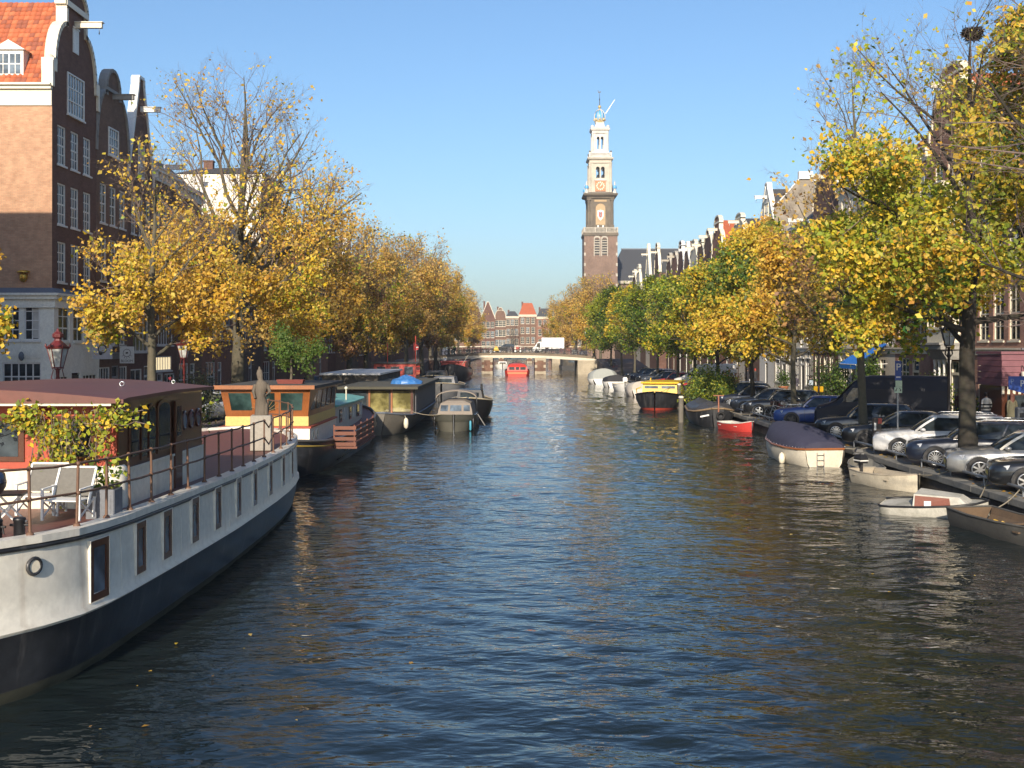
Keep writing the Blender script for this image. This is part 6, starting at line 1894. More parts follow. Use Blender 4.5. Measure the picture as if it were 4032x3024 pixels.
# ---- grey cruiser with canvas top, seen bow on
t = thing('motor_cruiser', 'olive grey cabin cruiser with canvas bimini, bow towards the camera', 'boat', (-3.25, 58.9, 0), 0)
ol_ = paint('cruiser_olive', (.135, .13, .105), .4, .25); olh = paint('cruiser_band', (.075, .075, .06), .45, .2); canv = paint('canvas_taupe', (.26, .22, .18), .9, .3, 3.0)
st = [(0, 0, .06, .92), (.35, 0, .55, .90), (.9, 0, .92, .86), (1.8, 0, 1.12, .80), (3.5, 0, 1.16, .74), (6.2, 0, 1.1, .72)]
m = MB(); hull(m, st, [0, .35, .68, .70, .86, 1.0], [.55, .85, .97, 1.03, 1.0, 1.0], mi_fn=lambda k: 0 if k < 2 else 1); m.add([(-1.1, 6.2, -.3), (1.1, 6.2, -.3), (1.1, 6.2, .72), (-1.1, 6.2, .72)], [(3, 2, 1, 0)]); m.build('hull', [ol_, olh], t)
m = MB(); deck(m, st, 0, .97); m.build('deck', ol_, t)
m = MB(); m.tube([(0, -.02, -.3), (0, -.03, .9)], .03, 6); m.build('stem', CHROME, t)
m = MB(); m.loft([[(-.95, 1.3, .78), (.95, 1.3, .78), (1.0, 5.4, .72), (-1.0, 5.4, .72)], [(-.90, 1.5, 1.10), (.90, 1.5, 1.10), (.95, 5.3, 1.1), (-.95, 5.3, 1.1)], [(-.80, 1.75, 1.42), (.80, 1.75, 1.42), (.85, 5.2, 1.42), (-.85, 5.2, 1.42)], [(-.45, 1.95, 1.56), (.45, 1.95, 1.56), (.5, 5.1, 1.56), (-.5, 5.1, 1.56)]]); m.build('cabin', canv, t)
for xa, xb in ((-.80, -.40), (-.28, .34), (.46, .80)):
    m = MB(); m.add([(xa, 1.44, 1.02), (xb, 1.44, 1.02), (xb * .97, 1.655, 1.33), (xa * .97, 1.655, 1.33)], [(0, 1, 2, 3)]); f = m.build('windscreen', GLASS_B, t)
m = MB(); ar = [(1.12 * math.cos(math.radians(a)), 1.72 + .38 * math.sin(math.radians(a))) for a in range(0, 181, 15)]
m.loft([[(x, y, zz) for x, zz in ar] + [(x * .97, y, zz - .05) for x, zz in ar[::-1]] for y in (2.6, 4.4)]); m.build('bimini', canv, t)
m = MB()
for sx in (-1.1, 1.1): m.tube([(sx, 3.4, .75), (sx, 3.4, 1.75)], .02, 5); m.tube([(sx, 2.7, 1.74), (sx * 1.0, 3.4, .8)], .015, 5)
m.build('bimini_frame', CHROME, t)
m = MB()
for sx, yy_ in ((-1.16, 2.2), (-1.2, 3.2), (1.0, 1.0)): m.lathe([(.03, -.3), (.06, -.24), (.065, 0), (.06, .24), (.03, .3)], 8, (sx, yy_, .38))
m.build('fender', BLACK, t); m = MB(); m.lathe([(.03, -.26), (.06, -.2), (.06, .2), (.03, .26)], 8, (.86, .62, .3)); m.build('blue_fender', paint('fender_blue', (.06, .3, .42), .5, .1), t)
m = MB(); m.bar((1.22, 2.0, .82), (1.62, 1.9, .2), .05, .34, 0, (0, 1, 0)); m.build('leeboard', BLACK, t)

# ---- black steel launch behind it
def small_tug(label, x, y, L, hw, z_, cabm, hullm, rz=0.0, top=None, name='launch'):
    t = thing(name, label, 'boat', (x, y, 0), rz)
    st = [(0, 0, .08, z_ + .32), (L * .08, 0, hw * .62, z_ + .22), (L * .2, 0, hw * .92, z_ + .12), (L * .45, 0, hw, z_), (L * .8, 0, hw * .96, z_), (L, 0, hw * .6, z_ + .1)]
    m = MB(); hull(m, st, [0, .4, .8, 1], [.6, .88, 1, 1]); m.add([(-hw * .36, L, -.3), (hw * .36, L, -.3), (hw * .6, L, z_ + .1), (-hw * .6, L, z_ + .1)], [(3, 2, 1, 0)]); m.build('hull', hullm, t)
    m = MB(); deck(m, st, -.05, .96); m.build('deck', DECKB, t)
    m = MB()
    for sgn in (1, -1): m.tube([(cx + sgn * h_, yy, tp) for yy, cx, h_, tp in st], .05, 6)
    m.build('gunwale', paint('gunwale_cream', (.5, .42, .28), .5, .3), t)
    m = MB(); m.loft([[(-hw * .6, L * .3, z_ - .05), (hw * .6, L * .3, z_ - .05), (hw * .62, L * .75, z_ - .05), (-hw * .62, L * .75, z_ - .05)], [(-hw * .5, L * .34, z_ + .7), (hw * .5, L * .34, z_ + .7), (hw * .52, L * .72, z_ + .7), (-hw * .52, L * .72, z_ + .7)]]); m.build('cabin', cabm, t)
    m = MB(); m.box(-hw * .4, hw * .4, L * .315, L * .32, z_ + .25, z_ + .55); m.build('window', GLASS, t)
    m = MB(); m.tube([(hw * .5, L * .5, z_ + .6), (hw * .5, L * .5, z_ + 1.05)], .07, 8); m.build('funnel', BLACK, t)
    return t
small_tug('small black open launch with pale rail just behind the grey cruiser', -2.9, 68.5, 7.0, 1.45, 1.05, BLACK, BLACK)

# ---- black raft houseboat and red wheelhouse behind
GRIM = paint('grimy_black_wall', (.05, .046, .04), .85, .9, .5, bump=.2, dirtcol=(.20, .165, .12))
t = thing('houseboat', 'plain box houseboat with stained black end wall and white roof edge', 'houseboat', (-10.35, 70.0, 0), 0)
m = MB(); m.box(-2.0, 2.0, -.3, 14, -.5, .75); m.build('pontoon', HULLB, t); m = MB(); m.box(-1.75, 1.75, 0, 13.5, .75, 2.72); m.build('wall', GRIM, t); m = MB(); m.box(-1.9, 1.9, -.15, 13.7, 2.72, 2.84); m.build('roof', WHITE, t)
m = MB(); m.box(1.751, 1.80, 2, 3.2, 1.3, 2.3); m.box(1.751, 1.80, 5, 6.2, 1.3, 2.3); m.build('window', GLASS, t)
REDW = paint('wheelhouse_red', (.42, .045, .03), .45, .25)
t = thing('barge', 'dark barge with a bright red wheelhouse of three big windows', 'boat', (-9.3, 86.0, 0), 0)
st = [(0, 0, 1.3, 1.3), (1.0, 0, 1.9, 1.2), (4, 0, 2.2, 1.05), (14, 0, 2.2, 1.0), (18, 0, 1.6, 1.3), (19.5, 0, .2, 1.7)]
m = MB(); hull(m, st, [0, .4, .8, 1], [.8, .95, 1, 1]); m.add([(-1.3 * .8, 0, -.3), (1.3 * .8, 0, -.3), (1.3, 0, 1.3), (-1.3, 0, 1.3)], [(0, 1, 2, 3)]); m.build('hull', HULLB, t)
m = MB(); deck(m, st, -.03, .98); m.build('deck', DECKB, t)
m = MB(); m.box(-1.6, 1.55, .5, 4.0, 1.2, 2.05); m.build('lower_house', BLACK, t)
m = MB(); m.box(-1.65, 1.60, .4, 3.9, 2.055, 3.18); m.build('wheelhouse', REDW, t); m = MB(); m.box(-1.8, 1.75, .25, 4.1, 3.18, 3.28); m.build('roof', BLACK, t)
for xa in (-1.5, -.42, .64): m = MB(); m.box(xa, xa + .84, .36, .398, 2.25, 3.02); f = m.build('window_frame', REDW, t); m = MB(); m.box(xa + .09, xa + .75, .352, .359, 2.33, 2.95); m.build('pane', GLASS_B if xa > 0 else GLASS, f)
for ya in (.8, 1.9, 3.0): m = MB(); m.box(1.601, 1.62, ya, ya + .8, 2.3, 3.0); m.build('side_pane', GLASS, t)
m = MB(); m.box(-1.5, 1.5, 5, 14, 1.0, 1.75); m.build('hold_cover', paint('hold_grey', (.16, .16, .16), .7, .4), t)
m = MB(); m.tube([(1.0, 7, 1.7), (1.0, 7, 5.4)], .05, 6); m.tube([(-.6, .6, 3.2), (-.6, .6, 4.8)], .03, 5); m.build('mast', REDW, t)
small_tug('grey steel work boat with round portholes beside the red wheelhouse barge', -6.1, 92.0, 10.0, 1.7, 1.2, paint('tug_grey', (.24, .24, .24), .6, .4), paint('tug_hull_grey', (.2, .2, .2), .6, .4))
small_tug('black work boat with open cockpit between the red wheelhouse and the far tjalk', -8.2, 112.0, 9.0, 1.8, 1.3, BLACK, HULLB)
t = thing('sailing_barge', 'rounded black sailing barge with red cabin top moored near the bridge', 'boat', (-8.6, 150.0, 0), 0)
st = [(0, 0, .35, 2.15), (.5, 0, 1.35, 2.0), (1.4, 0, 2.0, 1.75), (3.2, 0, 2.35, 1.5), (8, 0, 2.4, 1.25), (16, 0, 2.3, 1.3), (19, 0, 1.5, 1.7), (20, 0, .4, 1.9)]
m = MB(); hull(m, st, [0, .35, .72, .76, 1], [.7, .95, 1.02, 1.0, .94]); m.add([(-.25, 0, -.3), (.25, 0, -.3), (.35, 0, 2.15), (-.35, 0, 2.15)], [(0, 1, 2, 3)]); m.build('hull', HULLB, t)
m = MB(); deck(m, st, -.1, .93); m.build('deck', DECKB, t)
m = MB(); m.box(-1.6, 1.7, 4, 14, 1.3, 2.35); m.build('cabin', REDW, t); m = MB(); m.box(-1.75, 1.85, 3.8, 14.2, 2.35, 2.5); m.build('cabin_roof', REDW, t)
m = MB(); m.bar((1.3, 3, 2.0), (2.2, 1.6, 3.3), .06, .06); m.tube([(-1.6, 2.5, 1.6), (-1.9, 2.0, 3.1)], .04, 5); m.build('spar', CREAM, t); m = MB(); m.ball((-1.2, 5, 2.7), .35, 8, 0, .7); m.build('dome', WHITE, t)

# ---- red tour boat at the bridge
t = thing('tour_boat', 'red canal tour boat heading out from under the far bridge', 'boat', (.3, 172.5, 0), 0)
RB = paint('tour_red', (.62, .05, .03), .35, .15)
st = [(0, 0, 1.55, .78), (.5, 0, 1.85, .80), (2, 0, 1.95, .80), (14, 0, 1.95, .75), (17, 0, 1.5, .8)]
m = MB(); hull(m, st, [0, .4, .8, 1], [.85, .97, 1, 1]); m.add([(-1.32, 0, -.3), (1.32, 0, -.3), (1.55, 0, .78), (-1.55, 0, .78)], [(0, 1, 2, 3)]); m.build('hull', RB, t)
m = MB(); m.loft([[(-1.6, .15, .75), (1.6, .15, .75), (1.65, 16, .75), (-1.65, 16, .75)], [(-1.5, .35, 1.35), (1.5, .35, 1.35), (1.55, 15.9, 1.35), (-1.55, 15.9, 1.35)], [(-1.2, .7, 1.72), (1.2, .7, 1.72), (1.25, 15.7, 1.72), (-1.25, 15.7, 1.72)], [(-.5, 1.2, 1.86), (.5, 1.2, 1.86), (.5, 15.5, 1.86), (-.5, 15.5, 1.86)]]); m.build('cabin', RB, t)
for xa, xb in ((-1.25, -.42), (-.25, .3), (.45, 1.3)): m = MB(); m.box(xa, xb, .16, .30, .92, 1.36); m.build('window', GLASS, t)
m = MB(); m.box(-1.5, 1.5, -.02, .0, .3, .55); m.build('bow_panel', paint('tour_orange', (.7, .2, .08), .4, .1), t)
small_tug('white motor launch with its bow up passing behind the tour boat', -2.6, 226.0, 6.5, 1.6, .75, WHITE, WHITE)
t = thing('barge', 'dark box houseboat moored on the right beyond the far bridge', 'houseboat', (11.0, 226.0, 0), 0)
m = MB(); m.box(-1.6, 1.6, 0, 14, -.5, .6); m.build('pontoon', BLACK, t); m = MB(); m.box(-1.4, 1.4, .3, 13.5, .6, 2.4); m.build('wall', GRIM, t); m = MB(); m.box(-.2, 1.1, .28, .299, 1.3, 1.7); m.build('window', GLASS_B, t)
# ------------------------------------------------------------------ boats along the right quay
def skiff(label, x, y, rz, L, hw, z_, hullm, inm, transom=.8, name='rowing_boat', thwarts=3, bowup=.18, cat='boat'):
    """open boat, bow at local -y... stern transom at +y"""
    t = thing(name, label, cat, (x, y, 0), rz)
    st = [(-L / 2, 0, .04, z_ + bowup), (-L * .42, 0, hw * .42, z_ + bowup * .7), (-L * .28, 0, hw * .78, z_ + bowup * .3), (-L * .05, 0, hw, z_), (L * .25, 0, hw * .97, z_ - .02), (L / 2, 0, hw * transom, z_ + .02)]
    m = MB(); hull(m, st, [0, .42, .72, 1], [.5, .84, .95, 1.0]); e = st[-1]
    m.add([(-e[2] * .5, e[0], -.3), (e[2] * .5, e[0], -.3), (e[2], e[0], e[3]), (-e[2], e[0], e[3])], [(3, 2, 1, 0)]); m.build('hull', hullm, t)
    m = MB(); inner = [(yy * .965, cx, h_ * .93, tp - .01) for yy, cx, h_, tp in st]
    for sgn in (1, -1):
        rg = [[(sgn * h_ * f, yy, max(.04, tp * q)) for f, q in ((1, 1), (.94, .6), (.75, .22), (0, .16))] for yy, cx, h_, tp in inner]
        for a, b in zip(rg[:-1], rg[1:]):
            for k in range(3): m.add([a[k], b[k], b[k + 1], a[k + 1]], [(0, 1, 2, 3) if sgn > 0 else (3, 2, 1, 0)], 0, True)
    e = inner[-1]; m.add([(-e[2], e[0], e[3]), (e[2], e[0], e[3]), (e[2] * .7, e[0], .1), (-e[2] * .7, e[0], .1)], [(0, 1, 2, 3)]); m.build('lining', inm, t)
    m = MB()
    for sgn in (1, -1): m.tube([(sgn * h_ * .99, yy, tp) for yy, cx, h_, tp in st], .028, 5)
    m.tube([(-st[-1][2], L / 2, st[-1][3]), (st[-1][2], L / 2, st[-1][3])], .028, 5); m.build('gunwale', hullm if name == 'punt' else inm, t)
    for k in range(thwarts):
        yy = -L * .22 + L * .28 * k; m = MB(); m.box(-hw * .9, hw * .9, yy, yy + .22, z_ * .62, z_ * .62 + .035); m.build('thwart', inm, t)
    return t, st


def outboard(t, x, y, z_, col, s=1.0):
    m = MB(); m.loft([[(x + a * s * .17, y + b * s * .24, z_ + .25 * s) for a, b in ((-1, -1), (1, -1), (1, 1), (-1, 1))], [(x + a * s * .19, y + b * s * .26, z_ + .45 * s) for a, b in ((-1, -1), (1, -1), (1, 1), (-1, 1))], [(x + a * s * .13, y + b * s * .2, z_ + .62 * s) for a, b in ((-1, -1), (1, -1), (1, 1), (-1, 1))]]); o = m.build('outboard_motor', col, t)
    m = MB(); m.box(x - .05 * s, x + .05 * s, y - .08 * s, y + .1 * s, z_ - .5, z_ + .25 * s); m.build('motor_leg', DARKMETAL, o); m = MB(); m.box(x - .194 * s, x + .194 * s, y - .262 * s, y + .262 * s, z_ + .34 * s, z_ + .39 * s); m.build('motor_band', WHITE, o)


CREAMHULL = paint('cream_hull', (.66, .60, .48), .45, .4, 1.5, dirtcol=(.40, .34, .24))
TEAKRAIL = TEAK
NAVY = paint('navy_cover', (.035, .035, .065), .85, .35, 3.0, dirtcol=(.07, .07, .11))
# sloop under a dark blue cover, stern ladder towards the camera
t = thing('covered_sloop', 'cream hulled sloop under a dark blue canvas cover with stern ladder', 'boat', (11.25, 44.4, 0), math.radians(7)); t.scale = (.9, .9, .9)
st = [(-2.9, 0, .82, .74), (-2.6, 0, 1.02, .72), (-1.6, 0, 1.16, .70), (0, 0, 1.18, .72), (1.4, 0, .98, .82), (2.3, 0, .58, .95), (2.85, 0, .08, 1.08)]
m = MB(); hull(m, st, [0, .4, .75, 1], [.6, .9, .99, 1]); m.add([(-.82 * .6, -2.9, -.3), (.82 * .6, -2.9, -.3), (.82 * .9, -2.92, .15), (.82, -2.9, .74), (-.82, -2.9, .74), (-.82 * .9, -2.92, .15)], [(0, 1, 2, 3, 4, 5)]); m.build('hull', CREAMHULL, t)
m = MB()
for sgn in (1, -1): m.tube([(sgn * h_ * 1.01, yy, tp) for yy, cx, h_, tp in st], .05, 6)
m.tube([(-.82, -2.92, .74), (.82, -2.92, .74)], .05, 6); m.build('gunwale', TEAKRAIL, t)
m = MB(); rings = []
for yy, cx, h_, tp in st:
    hh = .86 * (1 - ((yy - .1) / 3.25) ** 2) ** .6
    rings.append([(h_ * 1.0 * math.cos(math.radians(a)), yy, tp + .03 + max(.05, hh) * (math.sin(math.radians(a)) ** .85 if 0 < a < 180 else 0)) for a in range(0, 181, 15)])
m.loft(rings, False, False, 0, True); m.add(rings[0], [tuple(range(len(rings[0])))], 0); m.build('cover', NAVY, t)
m = MB()
for sgn in (1, -1):
    for a, b in zip(st[:-1], st[1:]):
        for f in (.15, .4, .65, .9):
            m.ball((sgn * (a[2] + (b[2] - a[2]) * f) * 1.03, a[0] + (b[0] - a[0]) * f, a[3] + (b[3] - a[3]) * f + .08), .018, 5)
m.build('press_studs', CHROME, t)
m = MB()
for sx in (-.35, -.05): m.tube([(sx, -2.98, .6), (sx, -2.98, -.1)], .015, 5)
for zz in (.05, .28, .5): m.tube([(-.35, -2.98, zz), (-.05, -2.98, zz)], .012, 5)
m.build('ladder', CHROME, t)
m = MB(); m.lathe([(.02, -.22), (.12, -.16), (.14, .05), (.10, .2), (.03, .27)], 10, (-1.25, -1.3, .2)); m.build('fender', CREAM, t)
ALU = paint('aluminium_hull', (.36, .35, .32), .4, .4, 2.0, metal=.3)
t, _ = skiff('bare aluminium dinghy between the covered sloop and the cream rowing boat', 12.2, 39.0, math.radians(172), 3.6, .72, .52, ALU, paint('dinghy_inside', (.25, .24, .21), .8, .4)); outboard(t, 0, -1.6, .5, BLACK, .9); t.scale = (.78,) * 3
t, _ = skiff('weathered cream clinker rowing boat with a small outboard motor', 12.0, 35.9, math.radians(16), 3.9, .78, .55, paint('weathered_cream', (.60, .53, .40), .7, .5, 2.0, dirtcol=(.32, .26, .18)), paint('boat_inside', (.42, .36, .27), .8, .4)); outboard(t, -.1, 1.85, .55, BLACK, 1.0); t.scale = (.78,) * 3
# tilted cabin wreck
t = thing('cabin_boat', 'dirty white plastic cabin boat listing on its side with a brown door', 'boat', (11.2, 29.9, -.06), math.radians(38)); t.scale = (.74,) * 3
t.rotation_euler = (math.radians(-3), math.radians(-6), math.radians(56))
DIRTY = paint('dirty_white', (.50, .48, .42), .6, .75, 1.6, dirtcol=(.12, .12, .08))
st = [(-1.9, 0, .05, .66), (-1.6, 0, .42, .62), (-.9, 0, .72, .58), (.2, 0, .82, .54), (1.3, 0, .78, .52), (1.65, 0, .68, .52), (1.8, 0, .5, .52)]
m = MB(); hull(m, st, [0, .4, .8, 1], [.55, .88, 1, 1]); m.add([(-.28, 1.8, -.3), (.28, 1.8, -.3), (.5, 1.8, .52), (-.5, 1.8, .52)], [(3, 2, 1, 0)]); m.build('hull', DIRTY, t)
m = MB()
for sgn in (1, -1): m.tube([(sgn * h_, yy, tp) for yy, cx, h_, tp in st], .04, 5)
m.build('rubbing_strake', BLACK, t); m = MB(); deck(m, st, -.03, .98); m.build('deck', DIRTY, t)
m = MB(); m.loft([[(-.42, -1.3, .55), (.42, -1.3, .55), (.66, .55, .5), (-.66, .55, .5)], [(-.30, -1.0, .80), (.30, -1.0, .80), (.52, .5, .95), (-.52, .5, .95)]]); m.build('cabin', DIRTY, t)
m = MB(); m.add([(-.605, -.75, .56), (-.672, .48, .52), (-.545, .46, .90), (-.47, -.7, .80)], [(3, 2, 1, 0)]); m.build('brown_panel', paint('panel_brown', (.20, .065, .04), .6, .3), t)
m = MB(); m.add([(.535, -.5, .66), (.60, .0, .64), (.535, .0, .84), (.475, -.5, .78)], [(0, 1, 2, 3)]); m.build('window', GLASS_B, t)
m = MB(); m.add([(-.655, -.1, .55), (-.672, .14, .54), (-.625, .14, .72), (-.605, -.1, .72)], [(3, 2, 1, 0)]); m.build('grey_patch', SIGNWHITE, t)
t, _ = skiff('flat dark punt with wet leaves inside, closest boat to the camera on the right', 11.85, 26.3, math.radians(9), 4.2, .70, .42, paint('punt_dark', (.075, .072, .065), .6, .5, 2.0, dirtcol=(.14, .13, .11)), paint('punt_inside', (.13, .085, .05), .9, .6, 2.0), .9, 'punt', 2, .06)
q = [(rr.uniform(-.5, .5), rr.uniform(-1.6, 1.6), .12 + rr.rand() * .04) for _ in range(170)]; scatter_leaves('fallen_leaves', t, q, OCHRE + BROWN + GOLD[:1], .11, 30, 1.5)
t, _ = skiff('small white dinghy just cut off by the right edge', 12.15, 22.6, math.radians(3), 2.8, .62, .5, DIRTY, DIRTY)
t, _ = skiff('small bright red rowing boat tied under the quay wall', 11.95, 59.9, math.radians(20), 2.8, .58, .40, paint('boat_red', (.52, .05, .04), .4, .2), paint('boat_white_in', (.6, .56, .5), .6, .3))
# black tarred launch with tarpaulin
t = thing('covered_launch', 'tarred black launch under grey tarpaulin with rusty tiller and tyre fender', 'boat', (11.3, 65.4, 0), math.radians(2))
st = [(-2.6, 0, .35, 1.02), (-2.35, 0, .85, .92), (-1.6, 0, 1.12, .82), (0, 0, 1.2, .76), (2, 0, 1.0, .9), (2.9, 0, .1, 1.15)]
m = MB(); hull(m, st, [0, .4, .75, 1], [.5, .85, .98, 1]); m.add([(-.17, -2.6, -.3), (.17, -2.6, -.3), (.35, -2.6, 1.02), (-.35, -2.6, 1.02)], [(0, 1, 2, 3)]); m.build('hull', HULLB, t)
m = MB()
for sgn in (1, -1): m.tube([(sgn * h_ * 1.01, yy, tp) for yy, cx, h_, tp in st], .06, 6)
m.tube([(-.35, -2.62, 1.02), (.35, -2.62, 1.02)], .06, 6); m.build('gunwale', wood('rope_tan', (.28, .2, .11), (.18, .12, .07), 1, .8), t)
m = MB(); rings = [[(h_ * .97 * math.cos(math.radians(a)), yy, tp + .02 + (.42 + .12 * math.sin(yy * 3)) * math.sin(math.radians(a)) * (1 if abs(yy) < 2.3 else .5)) for a in range(0, 181, 20)] for yy, cx, h_, tp in st]
m.loft(rings, False, False, 0, False); m.add(rings[0], [tuple(range(len(rings[0])))]); m.build('tarpaulin', paint('tarp_grey', (.055, .055, .06), .5, .4, 3.0), t)
m = MB(); m.tube([(0, -2.75, .75), (0, -2.75, 1.75)], .045, 6); m.bar((-.3, -2.75, 1.76), (.3, -2.75, 1.76), .05, .05); m.build('rudder_post', paint('rust_red', (.32, .13, .08), .8, .4), t)
m = MB(); m.ring((.12, -2.78, .62), .19, .07, 14, 6, 'y'); m.build('tyre_fender', RUBBER, t)
m = MB(); m.bar((-.95, -2.36, .55), (-.5, -2.58, .66), .02, .09); m.build('name_board', SIGNWHITE, t)
# yellow-cabin launch, bow towards the camera
t = thing('taxi_launch', 'black launch with bright yellow cabin and red waterline', 'boat', (9.9, 79.4, 0), math.radians(-14))
YB = paint('cabin_yellow', (.74, .47, .02), .4, .15)
st = [(0, 0, .06, 1.28), (.5, 0, .8, 1.20), (1.3, 0, 1.4, 1.08), (2.8, 0, 1.75, .95), (6, 0, 1.75, .86), (9, 0, 1.5, .9), (10, 0, .9, 1.0)]
m = MB(); hull(m, st, [0, .3, .36, .75, 1], [.55, .8, .85, .98, 1], mi_fn=lambda k: 1 if k < 1 else 0); m.build('hull', [HULLB, paint('antifoul_red', (.35, .045, .025), .6, .3)], t)
m = MB(); deck(m, st, -.05, .97); m.build('deck', BLACK, t)
m = MB()
for sgn in (1, -1): m.tube([(sgn * h_, yy, tp) for yy, cx, h_, tp in st], .06, 6)
m.build('gunwale', BLACK, t)
m = MB(); m.loft([[(-1.3, 3.0, .85), (1.3, 3.0, .85), (1.3, 8.2, .85), (-1.3, 8.2, .85)], [(-1.25, 3.15, 1.75), (1.25, 3.15, 1.75), (1.25, 8.2, 1.75), (-1.25, 8.2, 1.75)]]); m.build('cabin', YB, t)
m = MB(); m.bbox(-1.4, 1.4, 2.9, 8.4, 1.76, 1.9, .04); m.build('cabin_roof', YB, t)
for xa, xb in ((-1.12, -.12), (.12, 1.12)):
    m = MB(); m.add([(xa, 3.06, 1.12), (xb, 3.06, 1.12), (xb, 3.115, 1.6), (xa, 3.115, 1.6)], [(0, 1, 2, 3)]); m.build('windscreen', GLASS_B, t)
for ya in (3.5, 4.8, 6.1): m = MB(); m.box(-1.31, -1.295, ya, ya + 1.0, 1.15, 1.6); m.build('side_window', GLASS, t)
m = MB(); m.tube([(-1.7, 3.4, .9), (-1.75, 3.2, 1.35), (-1.4, 3.3, 1.5)], .05, 6); m.tube([(-.9, 5, 1.9), (-.9, 5, 2.15)], .04, 6); m.build('grab_rail', YB, t)
# further moored boats on the right
COVBLU = paint('cover_black', (.03, .03, .036), .8, .3)
def covered(label, x, y, L, hw, hm, cm, rz=0, hh=.75):
    t = thing('covered_boat', label, 'boat', (x, y, 0), rz)
    st = [(0, 0, hw * .75, .65), (.4, 0, hw, .62), (L * .5, 0, hw, .65), (L * .85, 0, hw * .6, .8), (L, 0, .05, .95)]
    m = MB(); hull(m, st, [0, .4, .8, 1], [.6, .9, 1, 1]); m.add([(-hw * .45, 0, -.3), (hw * .45, 0, -.3), (hw * .75, 0, .65), (-hw * .75, 0, .65)], [(0, 1, 2, 3)]); m.build('hull', hm, t)
    m = MB(); rings = [[(h_ * math.cos(math.radians(a)), yy, tp + hh * (1 - (yy / L) ** 2) * math.sin(math.radians(a)) ** .6) for a in range(0, 181, 20)] for yy, cx, h_, tp in st]
    m.loft(rings, False, False, 0, True); m.add(rings[0], [tuple(range(10))]); m.build('cover', cm, t)
covered('white launch under a light grey hood, closest to the far bridge on the right', 10.6, 134.0, 8, 1.7, WHITE, paint('hood_grey', (.36, .38, .36), .8, .2), 0, 1.25)
covered('white boat under a black cover next to the grey hooded launch', 11.1, 123.0, 6, 1.3, WHITE, COVBLU)
t, _ = skiff('white speedboat with open cockpit, second beyond the yellow cabin launch', 11.0, 114.5, 0, 5.0, 1.0, .7, WHITE, CREAM); outboard(t, 0, -2.4, .7, WHITE, 1.2)
covered('small white boat with red bottom just beyond the yellow cabin launch', 11.4, 100.5, 6, 1.2, paint('hull_white_red', (.62, .56, .5), .5, .3), paint('hood_cream', (.5, .46, .4), .8, .2))
t, _ = skiff('cream tender squeezed between two covered boats on the right', 11.6, 107.5, .1, 4.0, .8, .6, CREAMHULL, CREAM)
# mooring posts
def post(label, x, y, h, r=.14):
    t = thing('mooring_post', label, 'mooring post', (x, y, 0), 0, 'mooring posts on the right bank')
    m = MB(); m.tube([(0, 0, -.6), (.02, 0, h)], [r, r * .92], 9); m.build('pile', wood('pile_grey', (.20, .18, .15), (.12, .11, .09), .8, .9, 2), t); m = MB(); m.lathe([(r, h), (r * 1.05, h + .05), (r * .7, h + .12)], 9, (.02, 0, 0)); m.build('cap', CREAM, t)
post('wooden mooring post with pale cap left of the two behind the yellow launch', 11.55, 82.5, 1.75); post('wooden mooring post with pale cap right of the two behind the yellow launch', 11.95, 81.6, 1.7); post('wooden mooring post with pale cap beside the tarred black launch', 9.85, 66.5, 1.45, .16)

# ------------------------------------------------------------------ kerb rail on the quay edge
t = thing('kerb_rail', 'low galvanised steel tube rail along the right quay edge', 'rail', (QR + .3, 12, QZ), 0)
GALV = paint('galvanised', (.30, .32, .34), .4, .35, 3.0, metal=.6)
m = MB(); m.tube([(RNG.uniform(-.015, .015), k * 2.4, .26 + RNG.uniform(-.01, .01)) for k in range(0, 40)], .04, 7); m.build('tube', GALV, t)
pm = MB(); pm.tube([(0, 0, .0), (0, 0, .25)], .028, 6); pm = pm.mesh('post', GALV)
for k in range(0, 40): link('post', pm, t, (0, k * 2.4 + .02, .02))
t = thing('kerb_rail', 'dark low rail along the left quay edge behind the houseboats', 'rail', (QL - .3, 24, QZ), 0)
m = MB(); m.tube([(0, k * 2.4, .26) for k in range(0, 40)], .04, 6); m.build('tube', DARKMETAL, t)
for k in range(0, 40): link('post', pm, t, (0, k * 2.4 + .02, .02))

# fallen leaves on the quays, stuff
r9 = np.random.RandomState(9)
N = 5200
C = np.stack([np.where(r9.rand(N) < .7, r9.uniform(QR + .1, 20, N), r9.uniform(-21, QL - .1, N)), 22 + 70 * r9.rand(N) ** 1.6, np.full(N, QZ + .03)], 1)
C[:, 2] += r9.rand(N) * .012
tl = np.array(GOLD + OCHRE + BROWN + YELLOW[:2]); tint = tl[r9.randint(0, len(tl), N)] * r9.uniform(.6, 1.1, (N, 1))
tag(link('fallen_leaves', leaf_cards('fallen_leaves', C, tint, r9, .11, 6.0, LEAF)), 'fallen autumn leaves scattered on both quays', 'leaves', kind='stuff')
N = 70
C = np.stack([np.where(r9.rand(N) < .5, r9.uniform(5, 12.5, N), r9.uniform(-5.5, -1, N)), 13 + 40 * r9.rand(N) ** 1.5, np.full(N, .035)], 1)
tint = tl[r9.randint(0, len(tl), N)]
tag(link('floating_leaves', leaf_cards('floating_leaves', C, tint, r9, .06, 9.0, LEAF)), 'yellow leaves floating on the canal water', 'leaves', kind='stuff')

# ------------------------------------------------------------------ cars
CARGLASS = glass('car_glass', (.012, .016, .018), .03)
LAMP = flat('headlight', (.55, .57, .6), .12); TAIL = flat('tail_lamp', (.35, .02, .02), .25); AMBER = flat('amber_lamp', (.6, .2, .03), .3); PLATE = flat('number_plate', (.62, .46, .06), .5)


def carpaint(name, col, metal=.0):
    if name in MATS: return MATS[name]
    m = paint(name, col, .32, .18, 1.2, metal, 0.0, dirtcol=tuple(c * .75 + .012 for c in col), coat=1.0)
    return m


